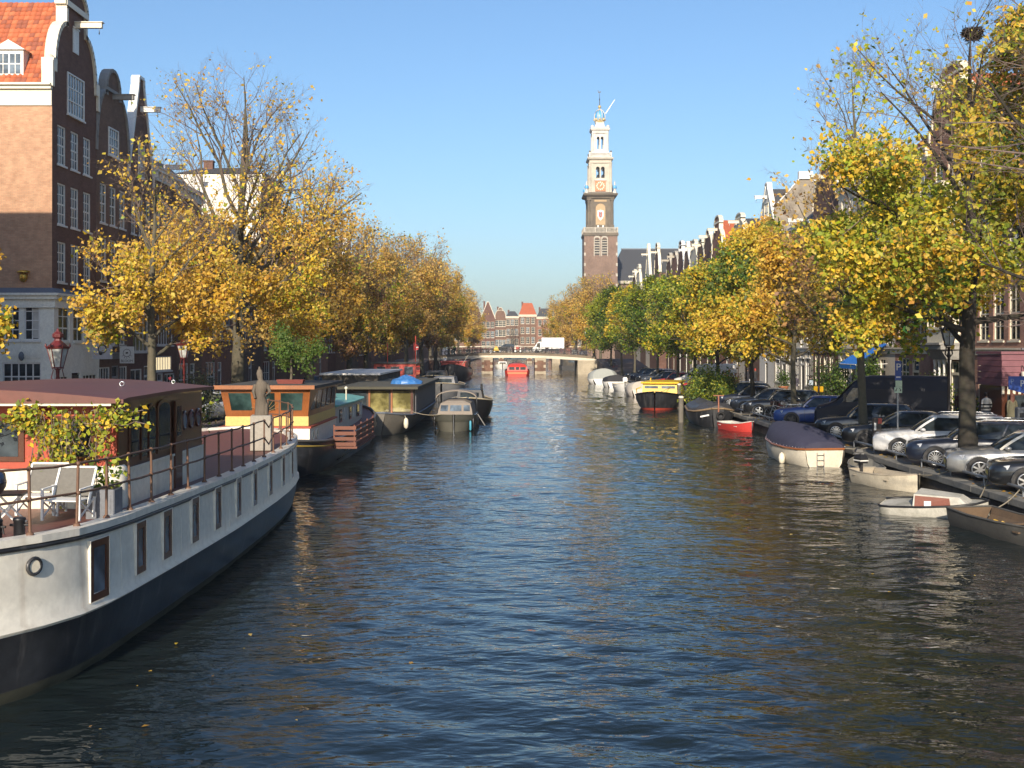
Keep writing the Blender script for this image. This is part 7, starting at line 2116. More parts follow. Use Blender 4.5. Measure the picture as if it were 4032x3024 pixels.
def rim_mesh(r, style, mat):
    m = MB()
    m.ring((0, 0, 0), r, .018, 22, 5, 'y')
    n = {'multi': 14, 'five': 5, 'seven': 7, 'cover': 12}[style]
    m.disc((0, .02, 0), .07, 12, 'y', 0, .05)
    for k in range(n):
        a = 2 * math.pi * k / n
        w_ = {'multi': .022, 'five': .075, 'seven': .05, 'cover': .05}[style]
        m.bar((.05 * math.cos(a), .01, .05 * math.sin(a)), (r * math.cos(a), .015, r * math.sin(a)), .03, w_, 0, (0, 1, 0)) if False else m.bar((.05 * math.cos(a), .01, .05 * math.sin(a)), (r * math.cos(a), .015, r * math.sin(a)), w_, .03, 0, (0, 1, 0))
    return m.mesh('rim', mat)


_CW = {}


def car_wheels(t, xs, yw, r, style, rim):
    key = (round(r, 3), style, rim.name)
    if key not in _CW:
        m = MB(); wd = .21
        m.tube([(0, -wd / 2, 0), (0, -wd / 2 + .02, 0), (0, -wd / 2 + .05, 0), (0, wd / 2 - .05, 0), (0, wd / 2, 0)], [r * .70, r * .92, r, r, r * .93], 24, 0, True, True); tm = m.mesh('wheel', RUBBER)
        d = MB(); d.disc((0, -wd / 2 + .012, 0), r * .69, 20, 'y', 0, .012); dm = d.mesh('hub_shadow', BLACK)  # black disc stands in for the shade behind the rim spokes
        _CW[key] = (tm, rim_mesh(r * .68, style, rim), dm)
    tm, rm, dm = _CW[key]
    for x in xs:
        for sy in (-1, 1):
            o = link('wheel', tm, t, (x, sy * (yw - .085), r), (0, 0, 0 if sy < 0 else math.pi))
            link('rim', rm, o, (0, -.112, 0)); link('hub_shade_disc', dm, o, (0, 0, 0))


def car(label, x, y, rz, kind, col, style='multi', rimmat=None, group='cars parked along the right quay', L=None, lights=True, z=QZ + .004, wagon_rails=False):
    """front is local -x... the nose points along -x; origin on the ground at the middle"""
    P = dict(sedan=(4.75, 1.82, 1.44), wagon=(4.75, 1.84, 1.50), hatch=(4.2, 1.78, 1.50), coupe=(4.9, 1.92, 1.42), small=(3.6, 1.64, 1.48), suv=(4.6, 1.88, 1.72))[kind]
    Ln, Wd, H = (L or P[0]), P[1], P[2]
    t = thing('parked_car', label, 'car', (x, y, z), rz, group)
    h = Ln / 2; hw = Wd / 2
    belt = .60 * H + .06; hood = .52 * H + .08
    tail = {'sedan': belt + .02, 'coupe': belt + .02, 'wagon': belt, 'hatch': belt, 'small': belt, 'suv': belt}[kind]
    # longitudinal stations: x, half width factor, bottom z, shoulder z, centre-top z
    S = [(-h, .70, .30, hood - .24, hood - .20), (-h + .07, .82, .22, hood - .14, hood - .09), (-h + .30, .93, .20, hood - .07, hood - .02), (-h + .75, .985, .19, hood - .02, hood + .045), (-h + 1.25, 1.0, .19, hood + .04, hood + .10), (-h + 1.75, 1.0, .19, belt - .02, belt + .0), (0, 1.0, .19, belt, belt), (h - 1.5, 1.0, .19, belt + .02, belt + .02), (h - .85, .99, .20, tail + .01, tail + .03), (h - .35, .95, .22, tail - .01, tail + .01), (h - .08, .86, .27, tail - .10, tail - .06), (h, .76, .34, tail - .28, tail - .22)]
    rings = []
    for (xx, f, zb, zs, zt) in S:
        w_ = hw * f; dz = zs - zb
        half = [(0, zb), (w_ * .80, zb), (w_ * .96, zb + dz * .12), (w_ * .995, zb + dz * .38), (w_ * 1.0, zb + dz * .62), (w_ * .985, zb + dz * .84), (w_ * .93, zs), (w_ * .78, zs + (zt - zs) * .6 + .015), (w_ * .4, zt)]
        rings.append([(xx, a, b) for a, b in half] + [(xx, 0, zt + .005)] + [(xx, -a, b) for a, b in half[::-1][:-1]])
    m = MB(); m.loft(rings, True, True, 0, True); m.build('body', col, t)
    # greenhouse
    wb, wt = hw * .90, hw * .70
    xf0, xf1 = -h + 1.28, -h + {'sedan': 2.05, 'wagon': 2.05, 'hatch': 1.85, 'coupe': 2.1, 'small': 1.55, 'suv': 1.9}[kind]
    xr0 = {'sedan': h - .72, 'coupe': h - .45, 'wagon': h - .14, 'hatch': h - .14, 'small': h - .12, 'suv': h - .14}[kind]
    xr1 = {'sedan': h - 1.45, 'coupe': h - 1.55, 'wagon': h - .52, 'hatch': h - .55, 'small': h - .42, 'suv': h - .45}[kind]
    z0, z1 = belt - .03, H - .035
    def gr(fz, ex=0.0):
        q = fz; bul = .045 * math.sin(math.pi * q)
        xa = xf0 + (xf1 - xf0) * q - bul * 1.3 - ex; xb = xr0 + (xr1 - xr0) * q + bul * 1.2 + ex; w_ = wb + (wt - wb) * q + bul + ex
        zz = z0 + (z1 - z0) * q
        c = .10
        return [(xa + c * 1.4, -w_, zz), ((xa + xb) / 2, -w_ - .012, zz), (xb - c * 1.4, -w_, zz), (xb, -w_ + c * 1.8, zz), (xb + .02, 0, zz), (xb, w_ - c * 1.8, zz), (xb - c * 1.4, w_, zz), ((xa + xb) / 2, w_ + .012, zz), (xa + c * 1.4, w_, zz), (xa, w_ - c * 1.8, zz), (xa - .05, 0, zz), (xa, -w_ + c * 1.8, zz)]
    m = MB(); m.loft([gr(q) for q in (0, .25, .5, .75, .93)], True, True, 0, True); m.build('windows', CARGLASS, t)
    # roof panel
    g1 = gr(.90, .008); g2 = gr(1.0, .0); cx = (xf1 + xr1) / 2
    top = [(cx + (a - cx) * .72, b * .72, H) for a, b, c in g2]
    m = MB(); m.loft([g1, g2, top, [(cx + (a - cx) * .2, b * .2, H + .015) for a, b, c in g2]], True, True, 0, True); m.build('roof', col, t)
    # pillars
    for sy in (-1, 1):
        def gp(u, q, off=.010):
            bul = .045 * math.sin(math.pi * q)
            xa = xf0 + (xf1 - xf0) * q - bul * 1.3; xb = xr0 + (xr1 - xr0) * q + bul * 1.2
            w_ = wb + (wt - wb) * q + bul + off
            return Vector((xa + .14 + (xb - xa - .28) * u, sy * w_, z0 + (z1 - z0) * q))
        for u, wd, nm in ((.0, .07, 'pillar'), (.46 if kind != 'coupe' else .55, .05, 'pillar'), (1.0, .12 if kind in ('wagon', 'hatch', 'suv', 'small') else .09, 'pillar')) + (((.78, .05, 'pillar'),) if kind in ('wagon', 'suv') else ()):
            m = MB(); pr = [gp(u, q) for q in (0.02, .25, .5, .75, .95)]
            for a, b in zip(pr[:-1], pr[1:]): m.bar(a, b, wd, .016, 0, (0, sy, 0))
            m.build(nm, col, t)
        m = MB(); m.tube([tuple(gp(u, .0, .012)) for u in (0, .25, .5, .75, 1.0)], .012, 4); m.build('window_trim', CHROME if style == 'multi' else BLACK, t)
        # mirror, door seams, handles, wheel arches
        m = MB(); c = gp(.06, .12, .10); m.ball(tuple(c), .10, 8, 0, .65); m.build('mirror', col, t)
        m = MB()
        for u in (.46, ):
            xx = gp(u, 0).x; m.box(xx - .006, xx + .006, sy * hw * 1.001 - .004, sy * hw * 1.001 + .004, .32, belt - .16)
        xx = xf0 + .22; m.box(xx - .006, xx + .006, sy * hw * 1.001 - .004, sy * hw * 1.001 + .004, .32, belt - .16); m.build('door_seam', BLACK, t)
        m = MB(); xx = gp(.42, 0).x; m.bar((xx - .1, sy * hw * .993, belt - .15), (xx + .08, sy * hw * .993, belt - .15), .03, .03); m.build('door_handle', col if style != 'multi' else CHROME, t)
        r = .325 if kind != 'suv' else .36
        for xw in (-h + .88, h - .95):
            m = MB(); m.prism([(xw + (r + .055) * math.cos(math.radians(a)), r + (r + .055) * math.sin(math.radians(a))) for a in range(-28, 209, 12)], sy * hw * .80, sy * (hw + .004)); m.build('wheel_arch', BLACK, t)
            m = MB(); m.tube([(xw + (r + .062) * math.cos(math.radians(a)), sy * (hw + .0), r + (r + .062) * math.sin(math.radians(a))) for a in range(-15, 196, 15)], .016, 5); m.build('arch_lip', col, t)
        if lights:
            m = MB(); m.loft([[(-h + .06, sy * hw * .52, hood - .30), (-h + .06, sy * hw * .52, hood - .16), (-h + .10, sy * hw * .50, hood - .14)], [(-h + .14, sy * hw * .80, hood - .28), (-h + .14, sy * hw * .80, hood - .13), (-h + .20, sy * hw * .78, hood - .11)], [(-h + .42, sy * hw * .945, hood - .20), (-h + .42, sy * hw * .945, hood - .10), (-h + .48, sy * hw * .93, hood - .08)]], True, True); m.build('headlight', LAMP, t)
            m = MB(); m.box(h - .14, h - .02, sy * hw * .62 - .12, sy * hw * .62 + .13, tail - .26, tail - .10); m.build('tail_lamp', TAIL, t)
    m = MB(); m.box(-h - .012, -h + .1, -hw * .42, hw * .42, .34, hood - .26); m.build('grille', BLACK, t)
    m = MB(); m.box(-h - .02, -h - .013, -.26, .26, .42, .53); m.build('number_plate', PLATE, t)
    car_wheels(t, (-h + .88, h - .95), hw, .325 if kind != 'suv' else .36, style, rimmat or CHROME)
    if wagon_rails:
        for sy in (-1, 1): m = MB(); m.tube([(xf1 + .2, sy * wt * .95, H + .02), (xf1 + .3, sy * wt * .95, H + .06), (xr1 - .3, sy * wt * .95, H + .06), (xr1 - .2, sy * wt * .95, H + .02)], .018, 5); m.build('roof_rail', CHROME, t)
    return t


DKRIM = flat('dark_rim', (.05, .05, .055), .3, .6)
cBLACK, cNAVY, cSILVER, cWHITE, cBLUE, cGREY, cRED, cDGREEN = carpaint('car_black', (.010, .011, .013)), carpaint('car_navy', (.012, .016, .030)), carpaint('car_silver', (.34, .34, .33), .45), carpaint('car_white', (.62, .62, .62)), carpaint('car_blue', (.02, .06, .24)), carpaint('car_grey', (.10, .105, .11), .3), carpaint('car_red', (.40, .02, .02)), carpaint('car_dark_green', (.012, .022, .018))
def at_wheel(yw, L, ang, xw=13.75):
    """centre of a car whose front wheel stands at (xw, yw) with nose towards the water, turned by ang"""
    d = L / 2 - .88
    return xw + d * math.cos(ang), yw + d * math.sin(ang)
A = math.radians(-17)
for (lb, yw, kind, col, style, rim, L) in (
        ('black car with round spoked wheels at the right edge, nose over the quay', 30.3, 'sedan', cBLACK, 'seven', CHROME, 4.7),
        ('silver saloon car parked nose to the water by the big tree trunk', 33.3, 'sedan', cSILVER, 'seven', CHROME, 4.85),
        ('black estate car behind the big tree trunk, between silver and white cars', 36.7, 'wagon', cNAVY, 'multi', CHROME, 4.75),
        ('white estate car parked nose to the water', 40.1, 'wagon', cWHITE, 'multi', CHROME, 4.8),
        ('long black coupe with chrome window line beside the white estate', 43.9, 'coupe', cBLACK, 'five', DKRIM, 4.95),
        ('black hatchback with round spoked wheels beside the blue van', 47.8, 'hatch', cBLACK, 'cover', CHROME, 4.3),
        ('bright blue car of which only the nose shows beyond the dark van', 55.4, 'hatch', cBLUE, 'five', DKRIM, 4.3),
        ('black hatchback with silver wheels behind the parked bicycles', 62.8, 'hatch', cBLACK, 'five', CHROME, 4.4),
        ('dark saloon just beyond the black hatchback by the bicycles', 66.6, 'sedan', cGREY, 'multi', CHROME, 4.6),
        ('dark blue car with silver wheels next to the big quayside bush', 71.2, 'sedan', cNAVY, 'multi', CHROME, 4.5),
        ('dark green car half hidden by the big quayside bush', 75.2, 'wagon', cDGREEN, 'multi', CHROME, 4.5),
        ('dark blue car beyond the bush in front of the white van', 88.0, 'hatch', cNAVY, 'five', CHROME, 4.2),
        ('red car whose bonnet shows beside the dark blue car beyond the bush', 92.0, 'hatch', cRED, 'five', CHROME, 4.2),
        ('red car parked just beyond the white van', 104.5, 'hatch', cRED, 'five', CHROME, 4.2),
        ('black car second beyond the white van', 109.0, 'hatch', cBLACK, 'five', CHROME, 4.2),
        ('grey car third beyond the white van', 113.0, 'sedan', cGREY, 'five', CHROME, 4.5),
        ('black car fourth beyond the white van', 118.0, 'wagon', cBLACK, 'five', CHROME, 4.5),
        ('dark blue car fifth beyond the white van', 124.0, 'hatch', cNAVY, 'five', CHROME, 4.2),
        ('black car sixth beyond the white van', 130.0, 'sedan', cBLACK, 'five', CHROME, 4.5)):
    cx, cy = at_wheel(yw, L, A)
    car(lb, cx, cy, A + RNG.uniform(-.02, .02), kind, col, style, rim, L=L, wagon_rails=kind == 'wagon')


def van(label, x, y, rz, col, L=5.9, W=2.0, H=2.55, group='cars parked along the right quay'):
    t = thing('van', label, 'van', (x, y, QZ + .004), rz, group)
    h, hw = L / 2, W / 2
    S = [(-h, .84, .35, .95), (-h + .1, .92, .28, 1.10), (-h + .75, .98, .26, 1.30), (-h + 1.0, .99, .26, 1.45), (-h + 1.75, 1.0, .26, H - .28), (-h + 2.15, 1.0, .26, H - .06), (-h + 2.6, 1.0, .26, H), (h - .1, 1.0, .28, H), (h, .97, .32, H - .08)]
    rings = []
    for xx, f, zb, zt in S:
        w_ = hw * f; wt = w_ * (.80 if zt > 1.4 else .92)
        rings.append([(xx, -w_ * .92, zb), (xx, -w_, zb + .18), (xx, -w_, min(zt - .12, 1.15)), (xx, -(w_ + wt) / 2 - .02 * (zt > 1.4), zt * .5 + .62 if zt > 1.4 else zt - .06), (xx, -wt, zt - .07), (xx, -wt * .85, zt), (xx, 0, zt + .02), (xx, wt * .85, zt), (xx, wt, zt - .07), (xx, (w_ + wt) / 2 + .02 * (zt > 1.4), zt * .5 + .62 if zt > 1.4 else zt - .06), (xx, w_, min(zt - .12, 1.15)), (xx, w_, zb + .18), (xx, w_ * .92, zb)])
    m = MB(); m.loft(rings, True, True, 0, False); m.build('body', col, t)
    m = MB(); m.add([(-h + .98, -hw * .86, 1.44), (-h + .98, hw * .86, 1.44), (-h + 1.70, hw * .74, H - .34), (-h + 1.70, -hw * .74, H - .34)], [(0, 1, 2, 3)]); m.v = [(a - .03, b, c + .03) for a, b, c in m.v]; m.build('windscreen', CARGLASS, t)
    for sy in (-1, 1):
        m = MB(); m.prism([(-h + 1.25, 1.35), (-h + 2.05, 1.32), (-h + 2.05, H - .55), (-h + 1.72, H - .55)], sy * hw * .90, sy * hw * .975); m.build('side_window', CARGLASS, t)
        m = MB(); m.prism([(-h + 2.35, 1.35), (-h + 3.4, 1.35), (-h + 3.4, H - .6), (-h + 2.35, H - .6)], sy * hw * .90, sy * hw * .965); m.build('side_panel', col, t)
        m = MB(); m.box(-h + 1.3, -h + 1.42, sy * (hw + .16) - .06, sy * (hw + .16) + .06, 1.35, 1.75); m.bar((-h + 1.4, sy * hw * .95, 1.5), (-h + 1.36, sy * (hw + .14), 1.5), .05, .05); m.build('mirror', BLACK, t)
        m = MB(); m.loft([[(-h + .05, sy * hw * .55, .80), (-h + .05, sy * hw * .55, .98), (-h + .10, sy * hw * .52, 1.0)], [(-h + .25, sy * hw * .92, .85), (-h + .25, sy * hw * .92, 1.08), (-h + .3, sy * hw * .9, 1.1)]], True, True); m.build('headlight', LAMP, t)
        for xw in (-h + .95, h - 1.2):
            m = MB(); m.prism([(xw + .41 * math.cos(math.radians(a)), .35 + .41 * math.sin(math.radians(a))) for a in range(-25, 206, 15)], sy * hw * .8, sy * (hw + .004)); m.build('wheel_arch', BLACK, t)
        m = MB(); m.box(-h + .6, h - .2, sy * hw - .012, sy * hw + .014, .62, .72); m.build('side_strip', BLACK, t)
        m = MB(); m.box(h - .05, h + .01, sy * hw * .86 - .09, sy * hw * .86 + .09, 1.1, 1.6); m.build('tail_lamp', TAIL, t)
    m = MB(); m.box(-h - .02, -h + .12, -hw * .8, hw * .8, .36, .62); m.build('bumper', BLACK, t)
    car_wheels(t, (-h + .95, h - 1.2), hw, .35, 'cover', CHROME)
    return t


van('large dark navy delivery van between the parked cars', 17.0, 52.0, A, paint('van_navy', (.010, .013, .026), .45, .2, 1.0, bump=0, spec=.3))
van('white delivery van parked under the green trees', 16.6, 97.5, A, paint('van_white', (.62, .61, .58), .4, .2, 1.0, bump=0), 5.4, 1.95, 2.4)
# left bank
LQ = 'cars parked along the left quay'
car('small red car behind the flower planter and houseboat cabin', -17.6, 55.0, math.radians(-80), 'small', cRED, 'five', group=LQ)
car('dark car with big windscreen behind the flower planter', -16.6, 46.8, math.radians(80), 'hatch', cNAVY, 'five', group=LQ)
car('white car behind the wooden wheelhouse', -16.4, 59.0, math.radians(75), 'hatch', cWHITE, 'five', group=LQ)
car('grey four wheel drive car left of the stained black houseboat', -16.0, 72.5, math.radians(80), 'suv', cGREY, 'five', group=LQ)
car('dark blue car half hidden by the stained black houseboat', -16.6, 92.0, math.radians(70), 'hatch', cNAVY, 'five', group=LQ)
car('black car under the far elms on the left bank', -16.6, 104.0, math.radians(80), 'sedan', cBLACK, 'five', group=LQ)

# ------------------------------------------------------------------ mooring lines
ROPE = paint('rope', (.30, .26, .19), .95, .3, 8.0)
def rope(label, a, b, sag, r=.018):
    a, b = Vector(a), Vector(b); t = thing('mooring_line', label, 'rope', a, 0, 'mooring lines')
    m = MB(); m.tube([tuple((b - a) * (i / 10) - Vector((0, 0, sag * math.sin(math.pi * i / 10)))) for i in range(11)], r, 5); m.build('line', ROPE, t)
rope('mooring line from the covered sloop to the quay', (12.1, 42.2, .72), (QR + .3, 41.2, QZ + .2), .08)
rope('mooring line from the cream rowing boat to the quay', (12.45, 34.5, .55), (QR + .3, 33.6, QZ + .2), .08)
rope('mooring line from the dark punt to the quay', (12.2, 28.2, .45), (QR + .3, 29.0, QZ + .2), .05)
rope('mooring line from the listing cabin boat to the quay', (12.1, 29.3, .4), (QR + .3, 31.0, QZ + .2), .05)
rope('mooring line from the tarred black launch to the quay', (12.0, 63.2, .9), (QR + .3, 61.5, QZ + .2), .1)
rope('mooring line from the yellow launch to a wooden post', (9.95, 80.0, 1.2), (11.55, 82.5, 1.6), .12, .022)
rope('mooring line from the grey cruiser to the dark houseboat', (-3.9, 59.5, .9), (-5.5, 60.0, 1.0), .1)
rope('slack line hanging over the black barge side behind the houseboat', (-6.72, 43.0, 1.0), (-6.7, 47.5, 1.0), .35)
# ------------------------------------------------------------------ street lamps
LAMPRED = paint('lamp_red', (.13, .018, .018), .4, .3, 3.0)
LAMPDK = paint('lamp_dark', (.03, .022, .02), .45, .3, 3.0)
LGLASS = glass('lantern_glass', (.20, .21, .20), .1)
def street_lamp(label, x, y, mat, h=4.35, s=1.0, group='street lamps', z=QZ):
    t = thing('street_lamp', label, 'street lamp', (x, y, z), .3, group)
    m = MB(); m.lathe([(.16, 0), (.16, .35), (.11, .45), (.09, .9), (.065, 1.0), (.055, h - 1.3), (.08, h - 1.25), (.05, h - 1.15), (.06, h - .95), (.12, h - .9)], 12)
    for k in range(4): a = math.pi / 2 * k; m.tube([(.05 * math.cos(a), .05 * math.sin(a), h - 1.35), (.2 * math.cos(a), .2 * math.sin(a), h - 1.2), (.14 * math.cos(a), .14 * math.sin(a), h - .95), (.17 * math.cos(a), .17 * math.sin(a), h - .85)], .016, 5)
    m.build('post', mat, t)
    b0, b1, z0, z1 = .17, .33, h - .86, h - .22
    m = MB()
    for k in range(6):
        a0 = math.pi / 3 * k; m.bar((b0 * math.cos(a0), b0 * math.sin(a0), z0), (b1 * math.cos(a0), b1 * math.sin(a0), z1), .025, .025)
    m.lathe([(b0 + .02, z0 - .03), (b0 + .02, z0 + .02)], 6); m.lathe([(b1 + .03, z1 - .02), (b1 + .05, z1 + .05), (b1 - .02, z1 + .06), (.12, z1 + .24), (.10, z1 + .30), (.17, z1 + .36), (.17, z1 + .46), (.07, z1 + .54), (.03, z1 + .62), (.005, z1 + .66)], 6, (0, 0, 0), 0, False)
    for k in range(6):
        a0 = math.pi / 3 * k; m.lathe([(.03, z1 + .04), (.035, z1 + .09), (.005, z1 + .16)], 5, ((b1 + .04) * math.cos(a0), (b1 + .04) * math.sin(a0), 0))
    m.build('lantern', mat, t)
    for k in range(6):
        a0, a1 = math.pi / 3 * k, math.pi / 3 * (k + 1)
        m = MB(); m.add([(b0 * .97 * math.cos(a0), b0 * .97 * math.sin(a0), z0 + .02), (b0 * .97 * math.cos(a1), b0 * .97 * math.sin(a1), z0 + .02), (b1 * .97 * math.cos(a1), b1 * .97 * math.sin(a1), z1 - .02), (b1 * .97 * math.cos(a0), b1 * .97 * math.sin(a0), z1 - .02)], [(0, 1, 2, 3)]); m.build('pane', LGLASS, t)
    t.scale = (s,) * 3
    return t
street_lamp('dark red crown lantern lamp post in front of the white shopfront', -16.5, 40.3, LAMPRED, 3.72, 1.1)
street_lamp('dark red crown lantern lamp post left of the huge elm', -16.6, 56.0, LAMPRED, 4.2)
street_lamp('dark crown lantern lamp post beside the blue awning', 18.9, 69.6, LAMPDK, 4.9)
street_lamp('dark crown lantern lamp post right behind the big tree trunk', 18.0, 46.4, LAMPDK, 4.8)
street_lamp('dark lamp post by the big quayside bush', 18.2, 88.0, LAMPDK, 4.6)
street_lamp('tall dark lamp post on the far bridge at its right end', 11.6, 182.3, LAMPDK, 4.2, z=3.0)

# ------------------------------------------------------------------ signs
PBLUE = paint('sign_blue', (.015, .06, .30), .4, .15); PGREEN = paint('sign_pale_green', (.45, .58, .45), .5, .15)
t = thing('parking_sign', 'tall narrow blue parking sign with white P and green plates on a grey pole', 'sign', (14.1, 41.2, QZ), 0)
m = MB(); m.tube([(0, 0, 0), (0, 0, 3.35)], .035, 8); m.build('pole', GALV, t)
m = MB(); m.box(-.115, .115, -.06, -.04, 2.66, 3.38); m.build('blue_board', PBLUE, t)
text_mesh('P', .36, SIGNWHITE, t, (0, -.068, 3.14), (math.pi / 2, 0, 0), ext=.006)
m = MB(); m.box(-.08, .08, -.066, -.0605, 2.76, 2.80); m.build('line', SIGNWHITE, t)
m = MB(); m.box(-.10, .14, -.06, -.04, 2.42, 2.65); m.build('green_board', PGREEN, t); m = MB(); m.box(-.14, .14, -.062, -.04, 2.20, 2.41); gb = m.build('arrow_board', PGREEN, t)
m = MB()
for sx in (-1, 1): m.prism([(sx * .09, 2.24), (sx * .05, 2.30), (sx * .075, 2.30), (sx * .03, 2.37), (sx * .055, 2.38), (sx * .10, 2.31), (sx * .12, 2.32)] if sx > 0 else [(sx * .09, 2.24), (sx * .05, 2.30), (sx * .075, 2.30), (sx * .03, 2.37), (sx * .055, 2.38), (sx * .10, 2.31), (sx * .12, 2.32)][::-1], -.067, -.0625)
m.build('arrow', DARKMETAL, gb)
t = thing('parking_sign', 'big blue parking direction sign with white P at the right edge', 'sign', (20.1, 44.6, QZ), 0)
m = MB(); m.tube([(.45, .05, 0), (.45, .05, 3.2)], .04, 8); m.build('pole', GALV, t)
m = MB(); m.prism([(-.42, 2.2), (.75, 1.9), (.75, 2.72), (-.42, 2.72)], -.02, .02); m.build('board', PBLUE, t); text_mesh('P', .36, SIGNWHITE, t, (.12, -.028, 2.42), (math.pi / 2, 0, 0), ext=.005); text_mesh('P', .30, paint('sign_light_blue', (.16, .22, .42), .5, .1), t, (-.28, -.028, 2.5), (math.pi / 2, 0, 0), ext=.005)
t = thing('parking_meter', 'dark grey parking meter post in front of the long black coupe', 'parking meter', (13.55, 41.9, QZ), 0)
m = MB(); m.bbox(-.15, .15, -.1, .1, 0, 1.25, .02); m.build('box', paint('meter_brown', (.05, .04, .035), .5, .2), t); m = MB(); m.box(-.13, -.05, -.108, -.101, .78, 1.05); m.build('plate', SIGNWHITE, t); m = MB(); m.box(.02, .16, -.112, -.101, 1.02, 1.22); m.build('red_plate', paint('meter_red', (.4, .06, .04), .5, .1), t)
t = thing('ticket_machine', 'grey parking ticket machine at the right edge behind the silver car', 'ticket machine', (18.4, 40.6, QZ), 0)
m = MB(); m.bbox(-.2, .2, -.15, .15, 0, 1.7, .03); m.build('cabinet', GREYP, t); m = MB(); m.box(-.14, .14, -.158, -.151, 1.1, 1.5); m.build('panel', BLACK, t)
# no entry signs and a warning vest on the left
t = thing('no_entry_sign', 'round red no entry sign with white bar under the far elms', 'sign', (-12.0 - 3.2, 172.0, QZ + 1.2), 0)
m = MB(); m.tube([(0, 0, -.6), (0, 0, 2.8)], .04, 6); m.build('pole', GALV, t); m = MB(); m.disc((0, -.06, 2.6), .42, 18, 'y', 0, .03); m.build('disc', paint('sign_red', (.5, .03, .03), .4, .1), t); m = MB(); m.box(-.28, .28, -.085, -.078, 2.53, 2.67); m.build('bar', SIGNWHITE, t)
t = thing('flag_sign', 'red pennant on a pole rising from the red wheelhouse barge', 'flag', (-8.1, 89.0, 3.28), 0)
m = MB(); m.tube([(0, 0, 0), (0, 0, 2.7)], .025, 5); m.build('pole', LAMPRED, t); m = MB(); m.prism([(0, 1.6), (.32, 1.5), (.25, 2.0), (.06, 2.65), (0, 2.65)], -.012, .012); m.build('cloth', paint('flag_red', (.35, .03, .03), .8, .2), t); t.scale = (.6,) * 3
# kiosk boards seen over the houseboat roof
t = thing('info_board', 'blue and white information board over the houseboat roof', 'sign', (-16.4, 49.3, QZ), 0)
m = MB(); m.box(-.42, .42, -.05, .05, .4, 2.35); m.build('board', SIGNWHITE, t); m = MB(); m.box(-.18, .38, -.06, -.051, .9, 2.2); m.build('poster', paint('poster_blue', (.02, .18, .5), .5, .1), t); m = MB(); m.box(-.05, .28, -.068, -.061, 1.75, 2.1); m.build('print', SIGNWHITE, t)
t = thing('info_board', 'plain grey back of a display board beside the slender golden tree', 'sign', (-15.3, 48.6, QZ), .1)
m = MB(); m.box(-.62, -.55, -.05, .05, 0, 2.4); m.box(.0, .07, -.05, .05, 0, 2.4); m.box(-.55, 0, -.04, .04, .6, 2.35); m.build('board', paint('board_grey', (.42, .41, .38), .6, .2), t)

# ------------------------------------------------------------------ right-hand shopfronts
t = thing('shop_awning', 'bright blue sloping shop awning', 'awning', (FR, 73.8, QZ), -math.pi / 2)
AWN = paint('awning_blue', (.015, .17, .60), .7, .15, 2.0)
m = MB(); m.add([(-1.9, -.05, 4.1), (1.9, -.05, 4.1), (1.9, -2.1, 2.75), (-1.9, -2.1, 2.75), (1.9, -2.1, 2.45), (-1.9, -2.1, 2.45), (-1.9, -.05, 4.06), (1.9, -.05, 4.06), (1.9, -2.06, 2.71), (-1.9, -2.06, 2.71)], [(3, 2, 1, 0), (5, 4, 2, 3), (6, 7, 8, 9)]); m.build('cloth', AWN, t)
m = MB()
for sx in (-1.88, 1.88): m.tube([(sx, -.05, 2.8), (sx, -2.1, 2.7)], .025, 5)
m.tube([(-1.9, -2.09, 2.74), (1.9, -2.09, 2.74)], .03, 5); m.build('arms', WHITE, t)
PURP = paint('purple_boards', (.21, .085, .105), .55, .25, 1.0)
t = thing('shop_canopy', 'purple boarded shop canopy with striped valance at the right edge', 'canopy', (FR, 50.6, QZ), 0)
for k in range(5):
    m = MB(); m.box(-2.0, 3.0, -.05 - .03 * (k % 2), 2.6, 2.2 + k * .27, 2.455 + k * .27); m.build('board', PURP, t)
m = MB(); m.box(-2.05, 3.0, -.12, 2.65, 3.56, 3.68); m.box(-2.05, 3.0, -.1, 2.65, 2.12, 2.195); m.build('moulding', PURP, t)
m = MB()
for k in range(12): m.box(-1.98 + k * .25, -1.86 + k * .25, -.02, .0, 1.75, 2.11)
m.build('valance_stripe', CREAM, t)
m = MB(); m.box(-1.95, 3.0, .05, 2.5, 0, 2.1); m.build('shopfront', BROWNM, t)
m = MB(); m.box(-1.7, -.4, .02, .045, .6, 1.7); m.box(0.2, 1.4, .02, .045, .6, 1.7); m.build('shop_window', GLASS, t)
t = thing('wall_lantern', 'white boxy lantern on a bracket above the purple shopfront', 'lamp', (22.9, 50.2, 3.2), 0)
m = MB(); m.lathe([(.13, -.2), (.17, .12), (.17, .18)], 8); m.build('shade', paint('lantern_white', (.75, .7, .62), .6, .1), t); m = MB(); m.tube([(0, 0, .18), (-.05, .1, .4), (.0, .3, .45)], .02, 5); m.build('bracket', DARKMETAL, t)
t = thing('bay_window', 'cream bay window on a grey bracketed canopy above a door', 'bay window', (FR, 61.4, QZ), -math.pi / 2)
m = MB(); m.loft([[(-1.3, 0, 3.2), (1.3, 0, 3.2), (1.1, -.7, 3.2), (-1.1, -.7, 3.2)], [(-1.4, 0, 3.75), (1.4, 0, 3.75), (1.25, -1.1, 3.75), (-1.25, -1.1, 3.75)]]); m.box(-1.5, 1.5, -1.2, 0, 3.75, 4.0); m.box(-1.55, 1.55, -1.3, 0, 4.0, 4.12); m.build('canopy', GREYSTONE, t)
m = MB(); m.box(-1.15, 1.15, -.95, 0, 4.12, 12.6); m.build('bay', CREAM, t)
for k in range(3):
    for j in range(2):
        w_ = window(t, -1.0 + j * 1.02, 4.9 + k * 2.6, .95, 2.0, 2, 3, CREAM, GLASS, y=-.97, recess=.015, sill=True)
m = MB(); m.box(-1.25, 1.25, -1.08, 0, 12.6, 12.85); m.build('cornice', CREAM, t)
